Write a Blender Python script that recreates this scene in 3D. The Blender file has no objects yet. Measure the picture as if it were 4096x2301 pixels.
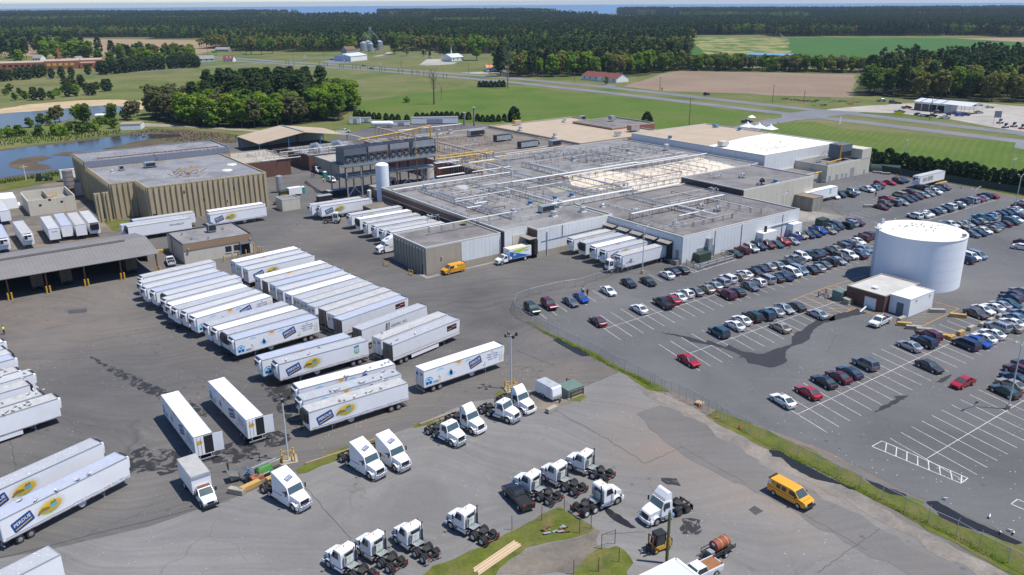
import bpy, math, random
from mathutils import Vector, Matrix
R = math.radians
random.seed(11)
sc = bpy.context.scene
COL = sc.collection
# -- camera (drone, 59 m up)
PITCH, ROLL, CAM_H, FPX = R(19.10), R(0.341), 59.43, 3304.5
cam = bpy.data.cameras.new('camera'); cam.sensor_width = 36.0; cam.lens = 36.0*FPX/4096
cam.clip_start = 0.5; cam.clip_end = 60000
camo = bpy.data.objects.new('camera', cam); COL.objects.link(camo); sc.camera = camo
_r0, _u0, _f0 = Vector((1,0,0)), Vector((0,math.sin(PITCH),math.cos(PITCH))), Vector((0,math.cos(PITCH),-math.sin(PITCH)))
_cr, _sr = math.cos(ROLL), math.sin(ROLL)
_R = _r0*_cr-_u0*_sr; _U = _r0*_sr+_u0*_cr
camo.matrix_world = Matrix(((_R.x,_U.x,-_f0.x,0),(_R.y,_U.y,-_f0.y,0),(_R.z,_U.z,-_f0.z,CAM_H),(0,0,0,1)))
# -- sky and sun
SUN_EL, SUN_AZ = R(65.0), R(-10.5)          # azimuth measured from +X towards +Y
w = bpy.data.worlds.new('World'); sc.world = w; w.use_nodes = True
nt = w.node_tree; bg = nt.nodes['Background']
sky = nt.nodes.new('ShaderNodeTexSky'); sky.sky_type = 'NISHITA'; sky.sun_disc = False
sky.sun_elevation = SUN_EL; sky.sun_rotation = math.pi/2-SUN_AZ
sky.altitude = 60; sky.air_density = 1.0; sky.dust_density = 0.0; sky.ozone_density = 5.0
tint = nt.nodes.new('ShaderNodeMix'); tint.data_type='RGBA'; tint.blend_type='MULTIPLY'; tint.inputs[0].default_value=1.0; tint.inputs[7].default_value=(.80,.92,1.12,1)
nt.links.new(sky.outputs[0], tint.inputs[6]); nt.links.new(tint.outputs[2], bg.inputs[0]); bg.inputs[1].default_value = 0.105
sun = bpy.data.lights.new('sun', 'SUN'); sun.energy = 4.3; sun.angle = R(0.53); sun.color = (1.0,0.955,0.89)
suno = bpy.data.objects.new('sun', sun); COL.objects.link(suno)
_d = Vector((math.cos(SUN_AZ)*math.cos(SUN_EL), math.sin(SUN_AZ)*math.cos(SUN_EL), math.sin(SUN_EL)))
suno.rotation_euler = _d.to_track_quat('Z','Y').to_euler(); suno.location = _d*300
sc.view_settings.view_transform = 'Standard'; sc.view_settings.look = 'None'
sc.view_settings.exposure = 0.3; sc.view_settings.gamma = 1.0; sc.view_settings.use_curve_mapping = False
sc.cycles.use_denoising = True; sc.cycles.max_bounces = 6; sc.cycles.transparent_max_bounces = 12
sc.cycles.diffuse_bounces = 3; sc.cycles.glossy_bounces = 3; sc.cycles.volume_bounces = 0
sc.cycles.caustics_reflective = False; sc.cycles.caustics_refractive = False
# -- survey: photo point -> place on the ground (height z)
def G(px, py, z=0.0):
    a, b = px-2048, 1150.5-py
    u = a*_cr+b*_sr; v = -a*_sr+b*_cr
    cp, sp = math.cos(PITCH), math.sin(PITCH)
    t = (z-CAM_H)/(-FPX*sp+v*cp)
    return Vector((u*t, (FPX*cp+v*sp)*t, z))
K = 2.5156
def g(i, j, x, y, z=0.0): return G(i*1024+x/K, j*575+y/K, z)
TH = R(36.4)                                  # the plant's own grid: u along the docks, v away from the lot
CU, SU = math.cos(TH), math.sin(TH)
def W(u, v, z=0.0): return Vector((u*CU-v*SU, u*SU+v*CU, z))
def SV(p): return (p.x*CU+p.y*SU, -p.x*SU+p.y*CU)
# -- mesh building
class MB:
    def __init__(s): s.v=[]; s.f=[]; s.m=[]; s.sm=[]
    def add(s, vs, fs, mi=0, sm=False):
        o=len(s.v); s.v+= [tuple(p) for p in vs]
        for f in fs: s.f.append(tuple(o+k for k in f)); s.m.append(mi); s.sm.append(sm)
        return s
    def box(s, x0,x1,y0,y1,z0,z1, mi=0, top=None):
        s.add([(x0,y0,z0),(x1,y0,z0),(x1,y1,z0),(x0,y1,z0),(x0,y0,z1),(x1,y0,z1),(x1,y1,z1),(x0,y1,z1)],
              [(0,3,2,1),(0,1,5,4),(1,2,6,5),(2,3,7,6),(3,0,4,7)], mi)
        s.add([(x0,y0,z1),(x1,y0,z1),(x1,y1,z1),(x0,y1,z1)],[(0,1,2,3)], mi if top is None else top); return s
    def bar(s, a, b, w, h=None, mi=0):
        a=Vector(a); b=Vector(b); h=h or w; d=(b-a).normalized()
        up=Vector((0,0,1)) if abs(d.z)<.95 else Vector((1,0,0))
        x=d.cross(up).normalized()*w/2; y=x.cross(d).normalized()*h/2
        p=[a-x-y,a+x-y,a+x+y,a-x+y,b-x-y,b+x-y,b+x+y,b-x+y]
        return s.add(p,[(0,3,2,1),(4,5,6,7),(0,1,5,4),(1,2,6,5),(2,3,7,6),(3,0,4,7)],mi)
    def cyl(s, a, b, r, n=10, r2=None, mi=0, cap=True, sm=True):
        a=Vector(a); b=Vector(b); r2=r if r2 is None else r2; d=(b-a).normalized()
        up=Vector((0,0,1)) if abs(d.z)<.95 else Vector((1,0,0))
        x=d.cross(up).normalized(); y=x.cross(d)
        c=[(math.cos(2*math.pi*k/n),math.sin(2*math.pi*k/n)) for k in range(n)]
        p=[a+x*r*cc+y*r*ss for cc,ss in c]+[b+x*r2*cc+y*r2*ss for cc,ss in c]
        s.add(p,[(k,k+n,(k+1)%n+n,(k+1)%n) for k in range(n)],mi,sm)
        if cap: s.add(p,[tuple(range(n)),tuple(range(2*n-1,n-1,-1))],mi)
        return s
    def tube(s, pts, r, n=6, mi=0):
        for a,b in zip(pts[:-1],pts[1:]): s.cyl(a,b,r,n,mi=mi)
        return s
    def loft(s, secs, mi=0, cap=True, sm=False, closed=True):
        n=len(secs[0]); o=len(s.v); vs=[p for q in secs for p in q]; fs=[]
        for i in range(len(secs)-1):
            for k in range(n if closed else n-1):
                a=i*n+k; b=i*n+(k+1)%n; fs.append((a,b,b+n,a+n))
        s.add(vs,fs,mi,sm)
        if cap: s.add(vs,[tuple(range(n-1,-1,-1)),tuple(range((len(secs)-1)*n,len(secs)*n))],mi)
        return s
    def prism(s, pts, z0, z1, mi=0, top=None):
        n=len(pts); A=sum(pts[k][0]*pts[(k+1)%n][1]-pts[(k+1)%n][0]*pts[k][1] for k in range(n))
        if A<0: pts=pts[::-1]
        vs=[(p[0],p[1],z0) for p in pts]+[(p[0],p[1],z1) for p in pts]
        s.add(vs,[(k,(k+1)%n,(k+1)%n+n,k+n) for k in range(n)],mi)
        s.add(vs,[tuple(range(n,2*n))],mi if top is None else top); s.add(vs,[tuple(range(n-1,-1,-1))],mi); return s
    def poly(s, pts, mi=0): return s.add(pts,[tuple(range(len(pts)))],mi)
    def disc(s, c, r, n=12, mi=0, ax=None, a0=0, a1=2*math.pi):
        p=[(c[0]+r*math.cos(a0+(a1-a0)*k/n), c[1]+r*math.sin(a0+(a1-a0)*k/n), c[2] if len(c)>2 else 0) for k in range(n if a1-a0>6.2 else n+1)]
        return s.poly(p,mi)
    def xf(s, M):
        s.v=[tuple(M@Vector(p)) for p in s.v]; return s
    def join(s, o, M=None):
        return s.add([(M@Vector(p)) if M else p for p in o.v],[],0) if not o.f else s._j(o,M)
    def _j(s,o,M):
        b=len(s.v); s.v+=[tuple(M@Vector(p)) if M else p for p in o.v]
        s.f+=[tuple(b+k for k in f) for f in o.f]; s.m+=o.m; s.sm+=o.sm; return s
    def o(s,name,mats,parent): return ob(name,s.mesh(name,mats),parent)
    def mesh(s, name, mats):
        me=bpy.data.meshes.new(name); me.from_pydata(s.v,[],s.f)
        if not isinstance(mats,(list,tuple)): mats=[mats]
        for m in mats: me.materials.append(m)
        if len(mats)>1: me.polygons.foreach_set('material_index',s.m)
        if any(s.sm): me.polygons.foreach_set('use_smooth',s.sm)
        me.update(); return me
def ob(name, me, parent=None, loc=None, rz=0.0, M=None, sl=None):
    o=bpy.data.objects.new(name, me); COL.objects.link(o)
    if parent: o.parent=parent
    if M is not None: o.matrix_local=M
    else:
        if loc is not None: o.location=loc
        if rz: o.rotation_euler[2]=rz
    if sl:
        for k,m in sl.items():
            o.material_slots[k].link='OBJECT'; o.material_slots[k].material=m
    return o
def tag(o, label=None, cat=None, group=None, kind=None):
    if label: o['label']=label
    if cat: o['category']=cat
    if group: o['group']=group
    if kind: o['kind']=kind
    return o
def thing(name, label, cat, loc=(0,0,0), rz=0.0, group=None):
    o=bpy.data.objects.new(name,None); COL.objects.link(o); o.location=loc; o.rotation_euler[2]=rz
    o.empty_display_size=.3
    return tag(o,label,cat,group)
def struct(name, mb, mat, parent=None):
    o=ob(name, mb.mesh(name,mat), parent)
    if not parent: o['kind']='structure'
    return o
_cache={}
def cached(key, fn):
    if key not in _cache: _cache[key]=fn()
    return _cache[key]
ORD='zeroth first second third fourth fifth sixth seventh eighth ninth tenth eleventh twelfth thirteenth fourteenth fifteenth sixteenth seventeenth eighteenth nineteenth twentieth'.split()
for _a,_b in (('twenty',0),('thirtieth','thirty'),('fortieth','forty'),('fiftieth','fifty'),('sixtieth','sixty')):
    if _b: ORD.append(_a)
    ORD+=[(_b or _a)+'-'+x for x in ORD[1:10]]
# -- materials
def newmat(name):
    m=bpy.data.materials.new(name); m.use_nodes=True
    n=m.node_tree; return m,n,n.nodes['Principled BSDF']
def N(n,t,**kw):
    x=n.nodes.new(t)
    for k,v in kw.items():
        if k=='ins':
            for a,b in v.items():
                if hasattr(b,'is_output') or isinstance(b,bpy.types.NodeSocket): n.links.new(b,x.inputs[a])
                else: x.inputs[a].default_value=b
        else: setattr(x,k,v)
    return x
def c4(c): return (c[0],c[1],c[2],1.0)
def sc3(c,f): return tuple(max(0,min(1,x*f)) for x in c)
def mixc(n,fac,a,b,mode='MIX'):
    x=n.nodes.new('ShaderNodeMix'); x.data_type='RGBA'; x.blend_type=mode
    for k,v in ((0,fac),(6,a),(7,b)):
        if isinstance(v,bpy.types.NodeSocket): n.links.new(v,x.inputs[k])
        elif k==0: x.inputs[0].default_value=v
        else: x.inputs[k].default_value=c4(v)
    return x.outputs[2]
def ramp(n,src,stops):
    x=n.nodes.new('ShaderNodeValToRGB'); n.links.new(src,x.inputs[0])
    e=x.color_ramp.elements
    while len(e)<len(stops): e.new(.5)
    for k,(p,c) in enumerate(stops):
        e[k].position=p; e[k].color=c4(c) if isinstance(c,tuple) else (c,c,c,1)
    return x.outputs[0]
def pos(n, kind='W', scale=(1,1,1), rot=0.0, rnd=False):
    if kind=='W': s=N(n,'ShaderNodeNewGeometry').outputs['Position']
    else: s=N(n,'ShaderNodeTexCoord').outputs['Object']
    if rnd:
        oi=N(n,'ShaderNodeObjectInfo'); a=N(n,'ShaderNodeVectorMath',operation='SCALE',ins={0:(57,31,17),3:oi.outputs['Random']})
        s=N(n,'ShaderNodeVectorMath',operation='ADD',ins={0:s,1:a.outputs[0]}).outputs[0]
    if rot or scale!=(1,1,1):
        m=N(n,'ShaderNodeMapping',ins={0:s,2:(0,0,rot),3:scale}); s=m.outputs[0]
    return s
def noise(n,vec,scale,detail=3,rough=.55,dist=0):
    x=N(n,'ShaderNodeTexNoise',ins={'Vector':vec,'Scale':scale,'Detail':detail,'Roughness':rough,'Distortion':dist}); return x.outputs[0]
def voro(n,vec,scale,feat='F1',rand=1.0):
    x=N(n,'ShaderNodeTexVoronoi',feature=feat,ins={'Vector':vec,'Scale':scale,'Randomness':rand}); return x
def bump(n,b,h,strength=.3,dist=.05):
    x=N(n,'ShaderNodeBump',ins={'Height':h,'Strength':strength,'Distance':dist}); n.links.new(x.outputs[0],b.inputs['Normal'])
def M(name,col,rough=.6,metal=0.0,var=.12,scale=1.5,kind='O',coat=0.0,dirt=0.0,dirtcol=(.12,.10,.08),spec=.5):
    """plain painted / metal / concrete surface with uneven tone and optional grime"""
    if name in _cache: return _cache[name]
    m,n,b=newmat(name)
    p=pos(n,kind,rnd=(kind=='O'))
    c=mixc(n,noise(n,p,scale,4),sc3(col,1-var),sc3(col,1+var))
    if dirt:
        d=ramp(n,noise(n,p,scale*.6,6,.65),((.45,0.0),(.75,dirt)))
        c=mixc(n,d,c,dirtcol)
    n.links.new(c,b.inputs['Base Color'])
    b.inputs['Roughness'].default_value=rough; b.inputs['Metallic'].default_value=metal
    b.inputs['Coat Weight'].default_value=coat; b.inputs['Specular IOR Level'].default_value=spec
    _cache[name]=m; return m
# == ground materials
def blob(n,p,c,r,soft=.5):
    d=N(n,'ShaderNodeVectorMath',operation='DISTANCE',ins={0:p,1:(c[0],c[1],0)}).outputs['Value']
    x=N(n,'ShaderNodeMapRange',ins={0:d,1:r,2:r*(1-soft),3:0.0,4:1.0}); return x.outputs[0]
def mul(n,a,b): return N(n,'ShaderNodeMath',operation='MULTIPLY',ins={0:a,1:b}).outputs[0]
def asphalt(name,dark,light,tint,tintamt,blobs=(),specks=.5,streak=.5,streakrot=0.6,warp=()):
    m,n,b=newmat(name); p=pos(n)
    c=mixc(n,ramp(n,noise(n,p,.035,5,.6,.6),((.32,0.0),(.68,1.0))),dark,light)
    c=mixc(n,mul(n,ramp(n,noise(n,p,.018,4,.6,1.0),((.42,0.0),(.68,1.0))),tintamt),c,tint)
    wv=N(n,'ShaderNodeTexNoise',ins={'Vector':p,'Scale':.022,'Detail':2.0}).outputs['Color']
    wv=N(n,'ShaderNodeVectorMath',operation='MULTIPLY_ADD',ins={0:wv,1:(46,46,0),2:p}).outputs[0]
    def st(rot,sx,sy): return N(n,'ShaderNodeMapping',ins={0:wv,2:(0,0,rot),3:(sx,sy,1)}).outputs[0]
    s1=ramp(n,noise(n,st(streakrot,.035,.8),1.0,5,.65,.5),((.40,1.0),(.58,0.0)))
    s2=ramp(n,noise(n,st(streakrot+.25,.05,1.3),1.0,5,.65,.5),((.38,1.0),(.55,0.0)))
    c=mixc(n,mul(n,s1,.24*streak),c,sc3(dark,.62)); c=mixc(n,mul(n,s2,.14*streak),c,sc3(light,1.25))
    for (cx,cy,r,col,amt,soft) in blobs:
        k=mul(n,blob(n,p,(cx,cy),r,soft),amt)
        k=mul(n,k,ramp(n,noise(n,p,.12,5,.65,.8),((.30,.15),(.62,1.0))))
        c=mixc(n,k,c,col)
    v=voro(n,pos(n,'W',(1,1,0)),.42); k=ramp(n,v.outputs['Distance'],((.0,1.0),(.10,.8),(.17,0.0)))
    k=mul(n,k,ramp(n,noise(n,p,.06,3),((.5,0.0),(.62,.55)))); c=mixc(n,k,c,sc3(dark,.45))
    v=voro(n,pos(n,'W',(1,1,0)),1.1); k=ramp(n,v.outputs['Distance'],((.0,1.0),(.075,1.0),(.10,0.0)))
    k=mul(n,k,ramp(n,noise(n,p,.05,3),((.44,0.0),(.60,specks)))); c=mixc(n,k,c,(.55,.55,.52))
    e=voro(n,N(n,'ShaderNodeMapping',ins={0:N(n,'ShaderNodeVectorMath',operation='MULTIPLY_ADD',ins={0:N(n,'ShaderNodeTexNoise',ins={'Vector':p,'Scale':.25,'Detail':4.0}).outputs['Color'],1:(5,5,0),2:p}).outputs[0],3:(.06,.06,0)}).outputs[0],1.0,'DISTANCE_TO_EDGE',1.0)
    k=ramp(n,e.outputs['Distance'],((.0,.5),(.003,.25),(.006,0.0))); k=mul(n,k,ramp(n,noise(n,p,.03,3),((.48,0.0),(.6,1.0)))); c=mixc(n,k,c,sc3(dark,.6))
    f=noise(n,p,7,3,.7); c=mixc(n,f,sc3((.5,.5,.5),1),c) if False else c
    c=mixc(n,.35,c,mixc(n,f,(.0,.0,.0),(1,1,1)),'SOFT_LIGHT')
    n.links.new(c,b.inputs['Base Color']); b.inputs['Roughness'].default_value=.9
    b.inputs['Specular IOR Level'].default_value=.25; bump(n,b,f,.25,.02); return m
DUST=(.21,.165,.115)
m_yard=asphalt('yard_asphalt',(.088,.085,.081),(.150,.143,.134),(.215,.185,.15),.42,
  [(-95,150,34,(.22,.175,.135),.55,.8),(-45,210,34,(.12,.108,.096),.45,.9),(-60,130,22,(.085,.082,.08),.6,.9),(26,108,30,(.27,.20,.14),.95,.8),(40,88,14,(.24,.19,.14),.7,.8),(2,128,16,(.15,.13,.11),.5,.8)],.75,1.0,.6)
m_pad=asphalt('pad_asphalt',(.150,.147,.141),(.235,.228,.216),(.26,.235,.20),.42,
  [(46,72,16,(.115,.112,.108),.75,.8),(60,52,16,(.115,.112,.108),.75,.8),(-22,84,16,(.125,.122,.117),.6,.9),(0,92,14,(.125,.122,.117),.6,.9),(22,101,12,(.13,.125,.12),.6,.9),(36,96,22,(.245,.198,.158),1.0,.8),(22,106,14,(.235,.19,.155),1.0,.8)],.6,.95,.75)
m_lot=asphalt('lot_asphalt',(.098,.098,.098),(.150,.148,.145),(.18,.17,.16),.3,[],.95,.35,.64)
m_road=asphalt('highway_asphalt',(.15,.155,.165),(.21,.215,.22),(.2,.2,.2),.1,[],.0,.3,2.2)
def earth(name,a,b_,scale=.05,stops=(.35,.65),fine=1.5,rowdir=None,rowscale=.8,rowamt=.3,rough=.95,c3=None,amt3=.5,sc3_=.012):
    m,n,b=newmat(name); p=pos(n)
    c=mixc(n,ramp(n,noise(n,p,scale,6,.6,.5),((stops[0],0.0),(stops[1],1.0))),a,b_)
    if c3: c=mixc(n,mul(n,ramp(n,noise(n,p,sc3_,4,.6,.8),((.45,0.0),(.65,1.0))),amt3),c,c3)
    if rowdir is not None:
        w=N(n,'ShaderNodeTexWave',bands_direction='X',ins={'Vector':pos(n,'W',(1,1,1),rowdir),'Scale':rowscale,'Distortion':2.0,'Detail':3,'Detail Scale':.4})
        c=mixc(n,mul(n,w.outputs[1],rowamt),c,sc3(a,.6))
    f=noise(n,p,fine,4,.7); c=mixc(n,.5,c,mixc(n,f,(.05,.05,.05),(.95,.95,.95)),'SOFT_LIGHT')
    n.links.new(c,b.inputs['Base Color']); b.inputs['Roughness'].default_value=rough
    b.inputs['Specular IOR Level'].default_value=.15; bump(n,b,f,.4,.1); return m
m_meadow=earth('meadow_grass',(.082,.118,.026),(.150,.160,.050),.025,(.34,.66),.35,c3=(.20,.165,.080),amt3=.65,sc3_=.018)
m_lawn=earth('mown_lawn',(.072,.128,.018),(.108,.160,.026),.035,(.3,.7),.5,rowdir=.55,rowscale=.10,rowamt=.25,c3=(.16,.165,.05),amt3=.45,sc3_=.02)
m_verge=earth('verge_grass',(.062,.090,.014),(.135,.150,.026),.35,(.3,.7),2.5,c3=(.17,.135,.06),amt3=.65,sc3_=.25)
m_rough=earth('rough_grass',(.055,.095,.018),(.13,.16,.03),.08,(.3,.7),.8,c3=(.17,.13,.07),amt3=.4,sc3_=.04)
m_plough=earth('ploughed_soil',(.225,.165,.115),(.285,.215,.150),.02,(.3,.7),.4,rowdir=R(-28),rowscale=.16,rowamt=.22)
m_plough2=earth('bare_field_soil',(.27,.19,.115),(.34,.245,.15),.01,(.3,.7),.2,rowdir=.3,rowscale=.1,rowamt=.15)
m_crop=earth('green_crop',(.045,.115,.022),(.065,.145,.030),.02,(.3,.7),.2,rowdir=.2,rowscale=.08,rowamt=.2)
m_crop2=earth('patchy_crop',(.06,.125,.025),(.30,.27,.10),.035,(.44,.52),.15,rowdir=.9,rowscale=.06,rowamt=.25)
m_sand=earth('pond_sand',(.40,.29,.16),(.52,.40,.25),.08,(.3,.7),.6)
m_mud=earth('marsh_mud',(.085,.062,.045),(.135,.10,.07),.1,(.35,.65),.9,c3=(.09,.11,.03),amt3=.5,sc3_=.06)
m_gravel=earth('pale_gravel',(.34,.31,.265),(.44,.41,.355),.06,(.3,.7),.9,c3=(.25,.24,.23),amt3=.6,sc3_=.04)
m_dirt=earth('dirt_track',(.25,.21,.155),(.34,.295,.225),.1,(.3,.7),1.2)
m_dirtyard=earth('yard_dirt',(.15,.13,.105),(.24,.205,.16),.12,(.3,.7),1.6,c3=(.09,.085,.08),amt3=.6,sc3_=.08)
m_conc=earth('old_concrete',(.25,.235,.205),(.34,.32,.285),.2,(.3,.7),2.2,c3=(.17,.16,.14),amt3=.6,sc3_=.12)
m_duff=earth('forest_floor',(.035,.042,.014),(.065,.068,.025),.05,(.3,.7),.4)
def watermat(name,col,rough,bs,bscale):
    m,n,b=newmat(name); b.inputs['Base Color'].default_value=c4(col); b.inputs['Roughness'].default_value=rough
    b.inputs['IOR'].default_value=1.33; bump(n,b,noise(n,pos(n,'W',(1,1,1)),bscale,3,.6),bs,.3); return m
m_pond=watermat('pond_water',(.10,.105,.10),.25,.25,.35)
m_pond2=watermat('marsh_water',(.045,.045,.045),.12,.12,.3)
m_sea=watermat('sea_water',(.10,.20,.34),.35,.6,.02)
m_puddle=watermat('puddle_water',(.022,.022,.021),.16,.06,.6)
m_wet,_n,_b=newmat('wet_asphalt'); _c=mixc(_n,noise(_n,pos(_n),.8,4),(.026,.027,.031),(.045,.045,.047))
_n.links.new(_c,_b.inputs['Base Color']); _b.inputs['Roughness'].default_value=.75; _b.inputs['Specular IOR Level'].default_value=.3
m_paint=M('road_paint_white',(.60,.59,.55),.7,0,.25,1.2,'W',dirt=.75,dirtcol=(.16,.155,.15))
m_ypaint=M('road_paint_yellow',(.52,.30,.04),.7,0,.2,1.2,'W',dirt=.7,dirtcol=(.15,.14,.13))
def natural(pts,amp,step=3.0,seed=1):
    rnd=random.Random(seed); out=[]
    for k in range(len(pts)):
        a=pts[k]; b=pts[(k+1)%len(pts)]; L=(b-a).length; m=max(1,min(40,int(L/step)))
        d=(b-a)/max(L,1e-6); nrm=Vector((-d.y,d.x,0))
        for i in range(m):
            t=i/m; q=a.lerp(b,t); out.append(q+nrm*rnd.uniform(-amp,amp)*(1 if i else .4))
    return out
def sheet(name,pts,z,mat,amp=0,step=3.0,kind='structure',seed=1,parent=None):
    if amp: pts=natural(pts,amp,step,seed)
    mb=MB(); mb.poly([(p.x,p.y,z) for p in pts]); me=mb.mesh(name,mat)
    if me.polygons[0].normal.z<0: me.flip_normals()
    o=ob(name,me,parent)
    if not parent: o['kind']=kind
    return o
def strip(name,pts,wid,z,mat):
    L=[];Rr=[]
    for k,p in enumerate(pts):
        a=pts[max(0,k-1)]; b=pts[min(len(pts)-1,k+1)]; d=(b-a).normalized(); nn=Vector((-d.y,d.x,0))*wid/2
        L.append(p+nn); Rr.append(p-nn)
    mb=MB()
    for k in range(len(pts)-1):
        mb.poly([(q.x,q.y,z) for q in (L[k],Rr[k],Rr[k+1],L[k+1])])
    o=ob(name,mb.mesh(name,mat)); o['kind']='structure'; return o
def T0(i,j,*pts): return [g(i,j,x,y) for x,y in pts]
# == ground
mb=MB(); mb.poly([(-9000,-200,0),(9000,-200,0),(9000,7200,0),(-9000,7200,0)]); struct('ground',mb,m_meadow)
mb=MB(); nseg=96
ring=[(15000*math.cos(math.pi*2*k/nseg),15000*math.sin(math.pi*2*k/nseg),-.6) for k in range(nseg)]
mb.poly(ring); struct('sea',mb,m_sea)
sea_in=[Vector(p) for p in ((-9500,5600,0),(-6500,5300,0),(-3000,5050,0),(-1200,4700,0),(-600,4350,0),(0,4150,0),(500,4250,0),(1200,4450,0),(2600,4350,0),(3800,4500,0),(5000,4700,0),(9500,4800,0),(9500,9000,0),(-9500,9000,0))]
sheet('sea',sea_in,.4,m_sea,60,300)
for k,(x0,x1,y) in enumerate(((-900,600,5500),(700,2300,5150),(2300,3900,5250),(-3600,-1600,6300))):
    sheet('sandbar',[Vector((x0,y,0)),Vector(((x0+x1)/2,y-70,0)),Vector((x1,y,0)),Vector((x1-100,y+90,0)),Vector((x0+100,y+90,0))],1.2,m_sand,20,150,seed=k)
sheet('lawn',T0(1,0,(830,1070),(905,1030),(1200,1000),(1500,955),(1850,915),(2230,882))+T0(2,0,(100,872),(700,940),(1400,1003),(2000,1078),(2470,1165),(2200,1240),(1800,1300),(1000,1330))+T0(1,0,(2500,1300),(1500,1260),(1100,1190)),.03,m_lawn,.8,6)
sheet('lawn',T0(3,0,(-150,1330),(0,1292),(270,1240),(450,1225),(700,1290),(1300,1362))+T0(3,1,(2576,-10),(3600,140),(3600,700),(2576,470),(1800,330),(980,120),(900,20),(300,-60)),.03,m_lawn,.6,6,seed=2)
sheet('ploughed_field',T0(2,0,(1120,872),(1560,732),(1700,715))+T0(3,0,(890,752),(850,985),(0,962))+T0(2,0,(2400,945),(1500,917)),.03,m_plough,1.5,15)
sheet('crop_field',T0(2,0,(1450,372))+T0(3,0,(0,377),(1830,384),(2576,432),(3200,470),(3000,700),(200,640))+T0(2,0,(1900,640)),.03,m_crop)
sheet('crop_field',T0(2,0,(1760,378),(2500,380))+T0(3,0,(195,384),(215,450),(190,600))+T0(2,0,(2000,600)),.07,m_crop2,4,30)
sheet('bare_field',T0(3,0,(1880,388),(3200,378),(3200,455)),.06,m_plough2)
sheet('bare_field',T0(0,0,(-300,402),(1000,392),(2490,415),(2420,470),(2000,545),(800,575),(-300,560)),.05,m_plough2,4,40)
sheet('sand_bank',T0(0,0,(-500,1120),(0,1098),(300,1050),(830,1010),(1200,1003),(1430,1018),(1520,1060),(1400,1110),(1000,1110),(400,1160),(-500,1200)),.03,m_sand,.7,4)
pond=T0(0,0,(-600,1185),(0,1145),(500,1108),(800,1080),(1060,1060),(1200,1068),(1370,1085),(1400,1112),(1200,1142),(800,1190),(300,1275),(0,1305),(-600,1345))
sheet('pond_water',pond,.06,m_pond,.6,5)
sheet('marsh_mud',T0(0,1,(-300,100),(0,60),(300,20))+T0(0,0,(650,1425),(1270,1345),(1500,1300),(2000,1310),(2500,1370))+T0(0,1,(2300,40),(1100,130),(900,270),(650,280),(400,320),(0,370),(-300,400)),.03,m_mud,.8,5)
sheet('pond_water',T0(0,1,(-300,130),(0,78),(300,32))+T0(0,0,(700,1440),(1250,1362),(1400,1352),(1800,1352),(1840,1375),(1500,1400))+T0(0,1,(1150,30),(1050,62),(1000,80),(880,120),(850,225),(650,250),(400,290),(0,345),(-300,385)),.06,m_pond2,.8,5,seed=3)
sheet('mud_bank',T0(0,1,(80,212),(180,155),(400,125),(535,140),(350,195),(470,215),(530,245),(420,268),(250,275),(120,245)),.10,m_mud,.5,3)
sheet('mud_bank',T0(0,1,(510,120),(640,85),(800,80),(900,95),(700,128)),.10,m_mud,.5,3,seed=4)
sheet('mud_bank',T0(0,1,(1030,52),(1200,25),(1500,5),(1560,30),(1200,60)),.10,m_mud,.5,3,seed=5)
sheet('dirt_track',T0(0,0,(1420,1240),(1800,1256),(2300,1290),(2576,1310))+T0(1,0,(300,1330),(250,1345))+T0(0,0,(2576,1330),(2300,1310),(1800,1278),(1420,1275)),.05,m_dirt,.4,4)
yard=[g(0,3,-2500,1000),Vector((-110,30,0)),Vector((120,30,0)),Vector((230,80,0)),g(3,2,3600,0),g(3,1,3600,820),g(3,1,2576,560),g(3,1,1830,390),g(3,1,980,255),g(3,0,740,1446),g(2,0,2400,1340),g(2,0,2150,1292),g(2,0,1450,1300),g(1,0,2500,1260),g(1,0,2050,1240),g(1,0,1450,1250),g(1,0,1100,1290),g(1,0,700,1420),g(0,1,2100,0),g(0,1,900,320),g(0,1,590,378),g(0,1,0,492),g(0,1,-900,640),g(0,2,-2500,400)]
sheet('yard_pavement',yard,.05,m_yard)
sheet('lot_pavement',[g(2,2,60,235),g(2,2,870,20),g(2,1,860,1430),g(2,1,1230,1290),g(2,1,1740,1240),g(2,1,2576,1010),g(3,1,300,910),g(3,1,350,780),g(3,1,800,740),g(3,1,440,560),g(3,1,520,430),g(3,1,980,260),g(3,1,1830,395),g(3,1,2576,565),g(3,1,3600,830),Vector((250,150,0)),Vector((190,60,0)),g(3,3,2576,1100),g(3,3,1450,640),g(3,3,600,200),g(2,2,2050,1235),g(2,2,1250,880),g(2,2,560,540)],.07,m_lot)
sheet('truck_pad_pavement',[g(0,3,-900,1560),g(0,3,0,1290),g(0,3,800,1125),g(0,3,1500,965),g(0,3,2330,690),g(1,3,500,350),g(1,3,1290,60),g(1,2,2150,1160),g(2,2,380,1010),g(2,2,760,980),g(2,2,1080,850),g(2,2,1580,1070),g(2,2,1960,1290),g(2,3,2240,10),g(3,3,420,400),g(3,3,1000,700),g(3,3,2200,1350),g(3,3,2900,1700),Vector((75,30,0)),Vector((-100,30,0))],.065,m_pad,.5,4)
sheet('verge',T0(2,2,(160,352),(350,478),(560,572),(700,645),(830,722),(1000,805),(1150,885),(1300,990),(1400,1045),(1590,1060),(1560,1030),(1250,885),(1050,790),(800,640),(560,540),(350,448),(180,352)),.09,m_verge,.25,1.2)
sheet('verge',T0(2,2,(1940,1300),(2150,1420))+T0(3,3,(0,185),(300,305),(560,425),(800,565),(1000,655),(1300,805),(1600,1005),(1900,1135),(2200,1305),(2900,1700),(3100,1500),(2576,1170),(2400,1120),(2200,1040),(2100,1030),(1900,935),(1700,850),(1560,760),(1570,715),(1400,655),(1250,640),(1000,520),(900,440),(650,320),(400,170),(130,70),(0,0))+T0(2,2,(2300,1330),(2060,1235)),.09,m_verge,.25,1.2,seed=2)
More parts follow.
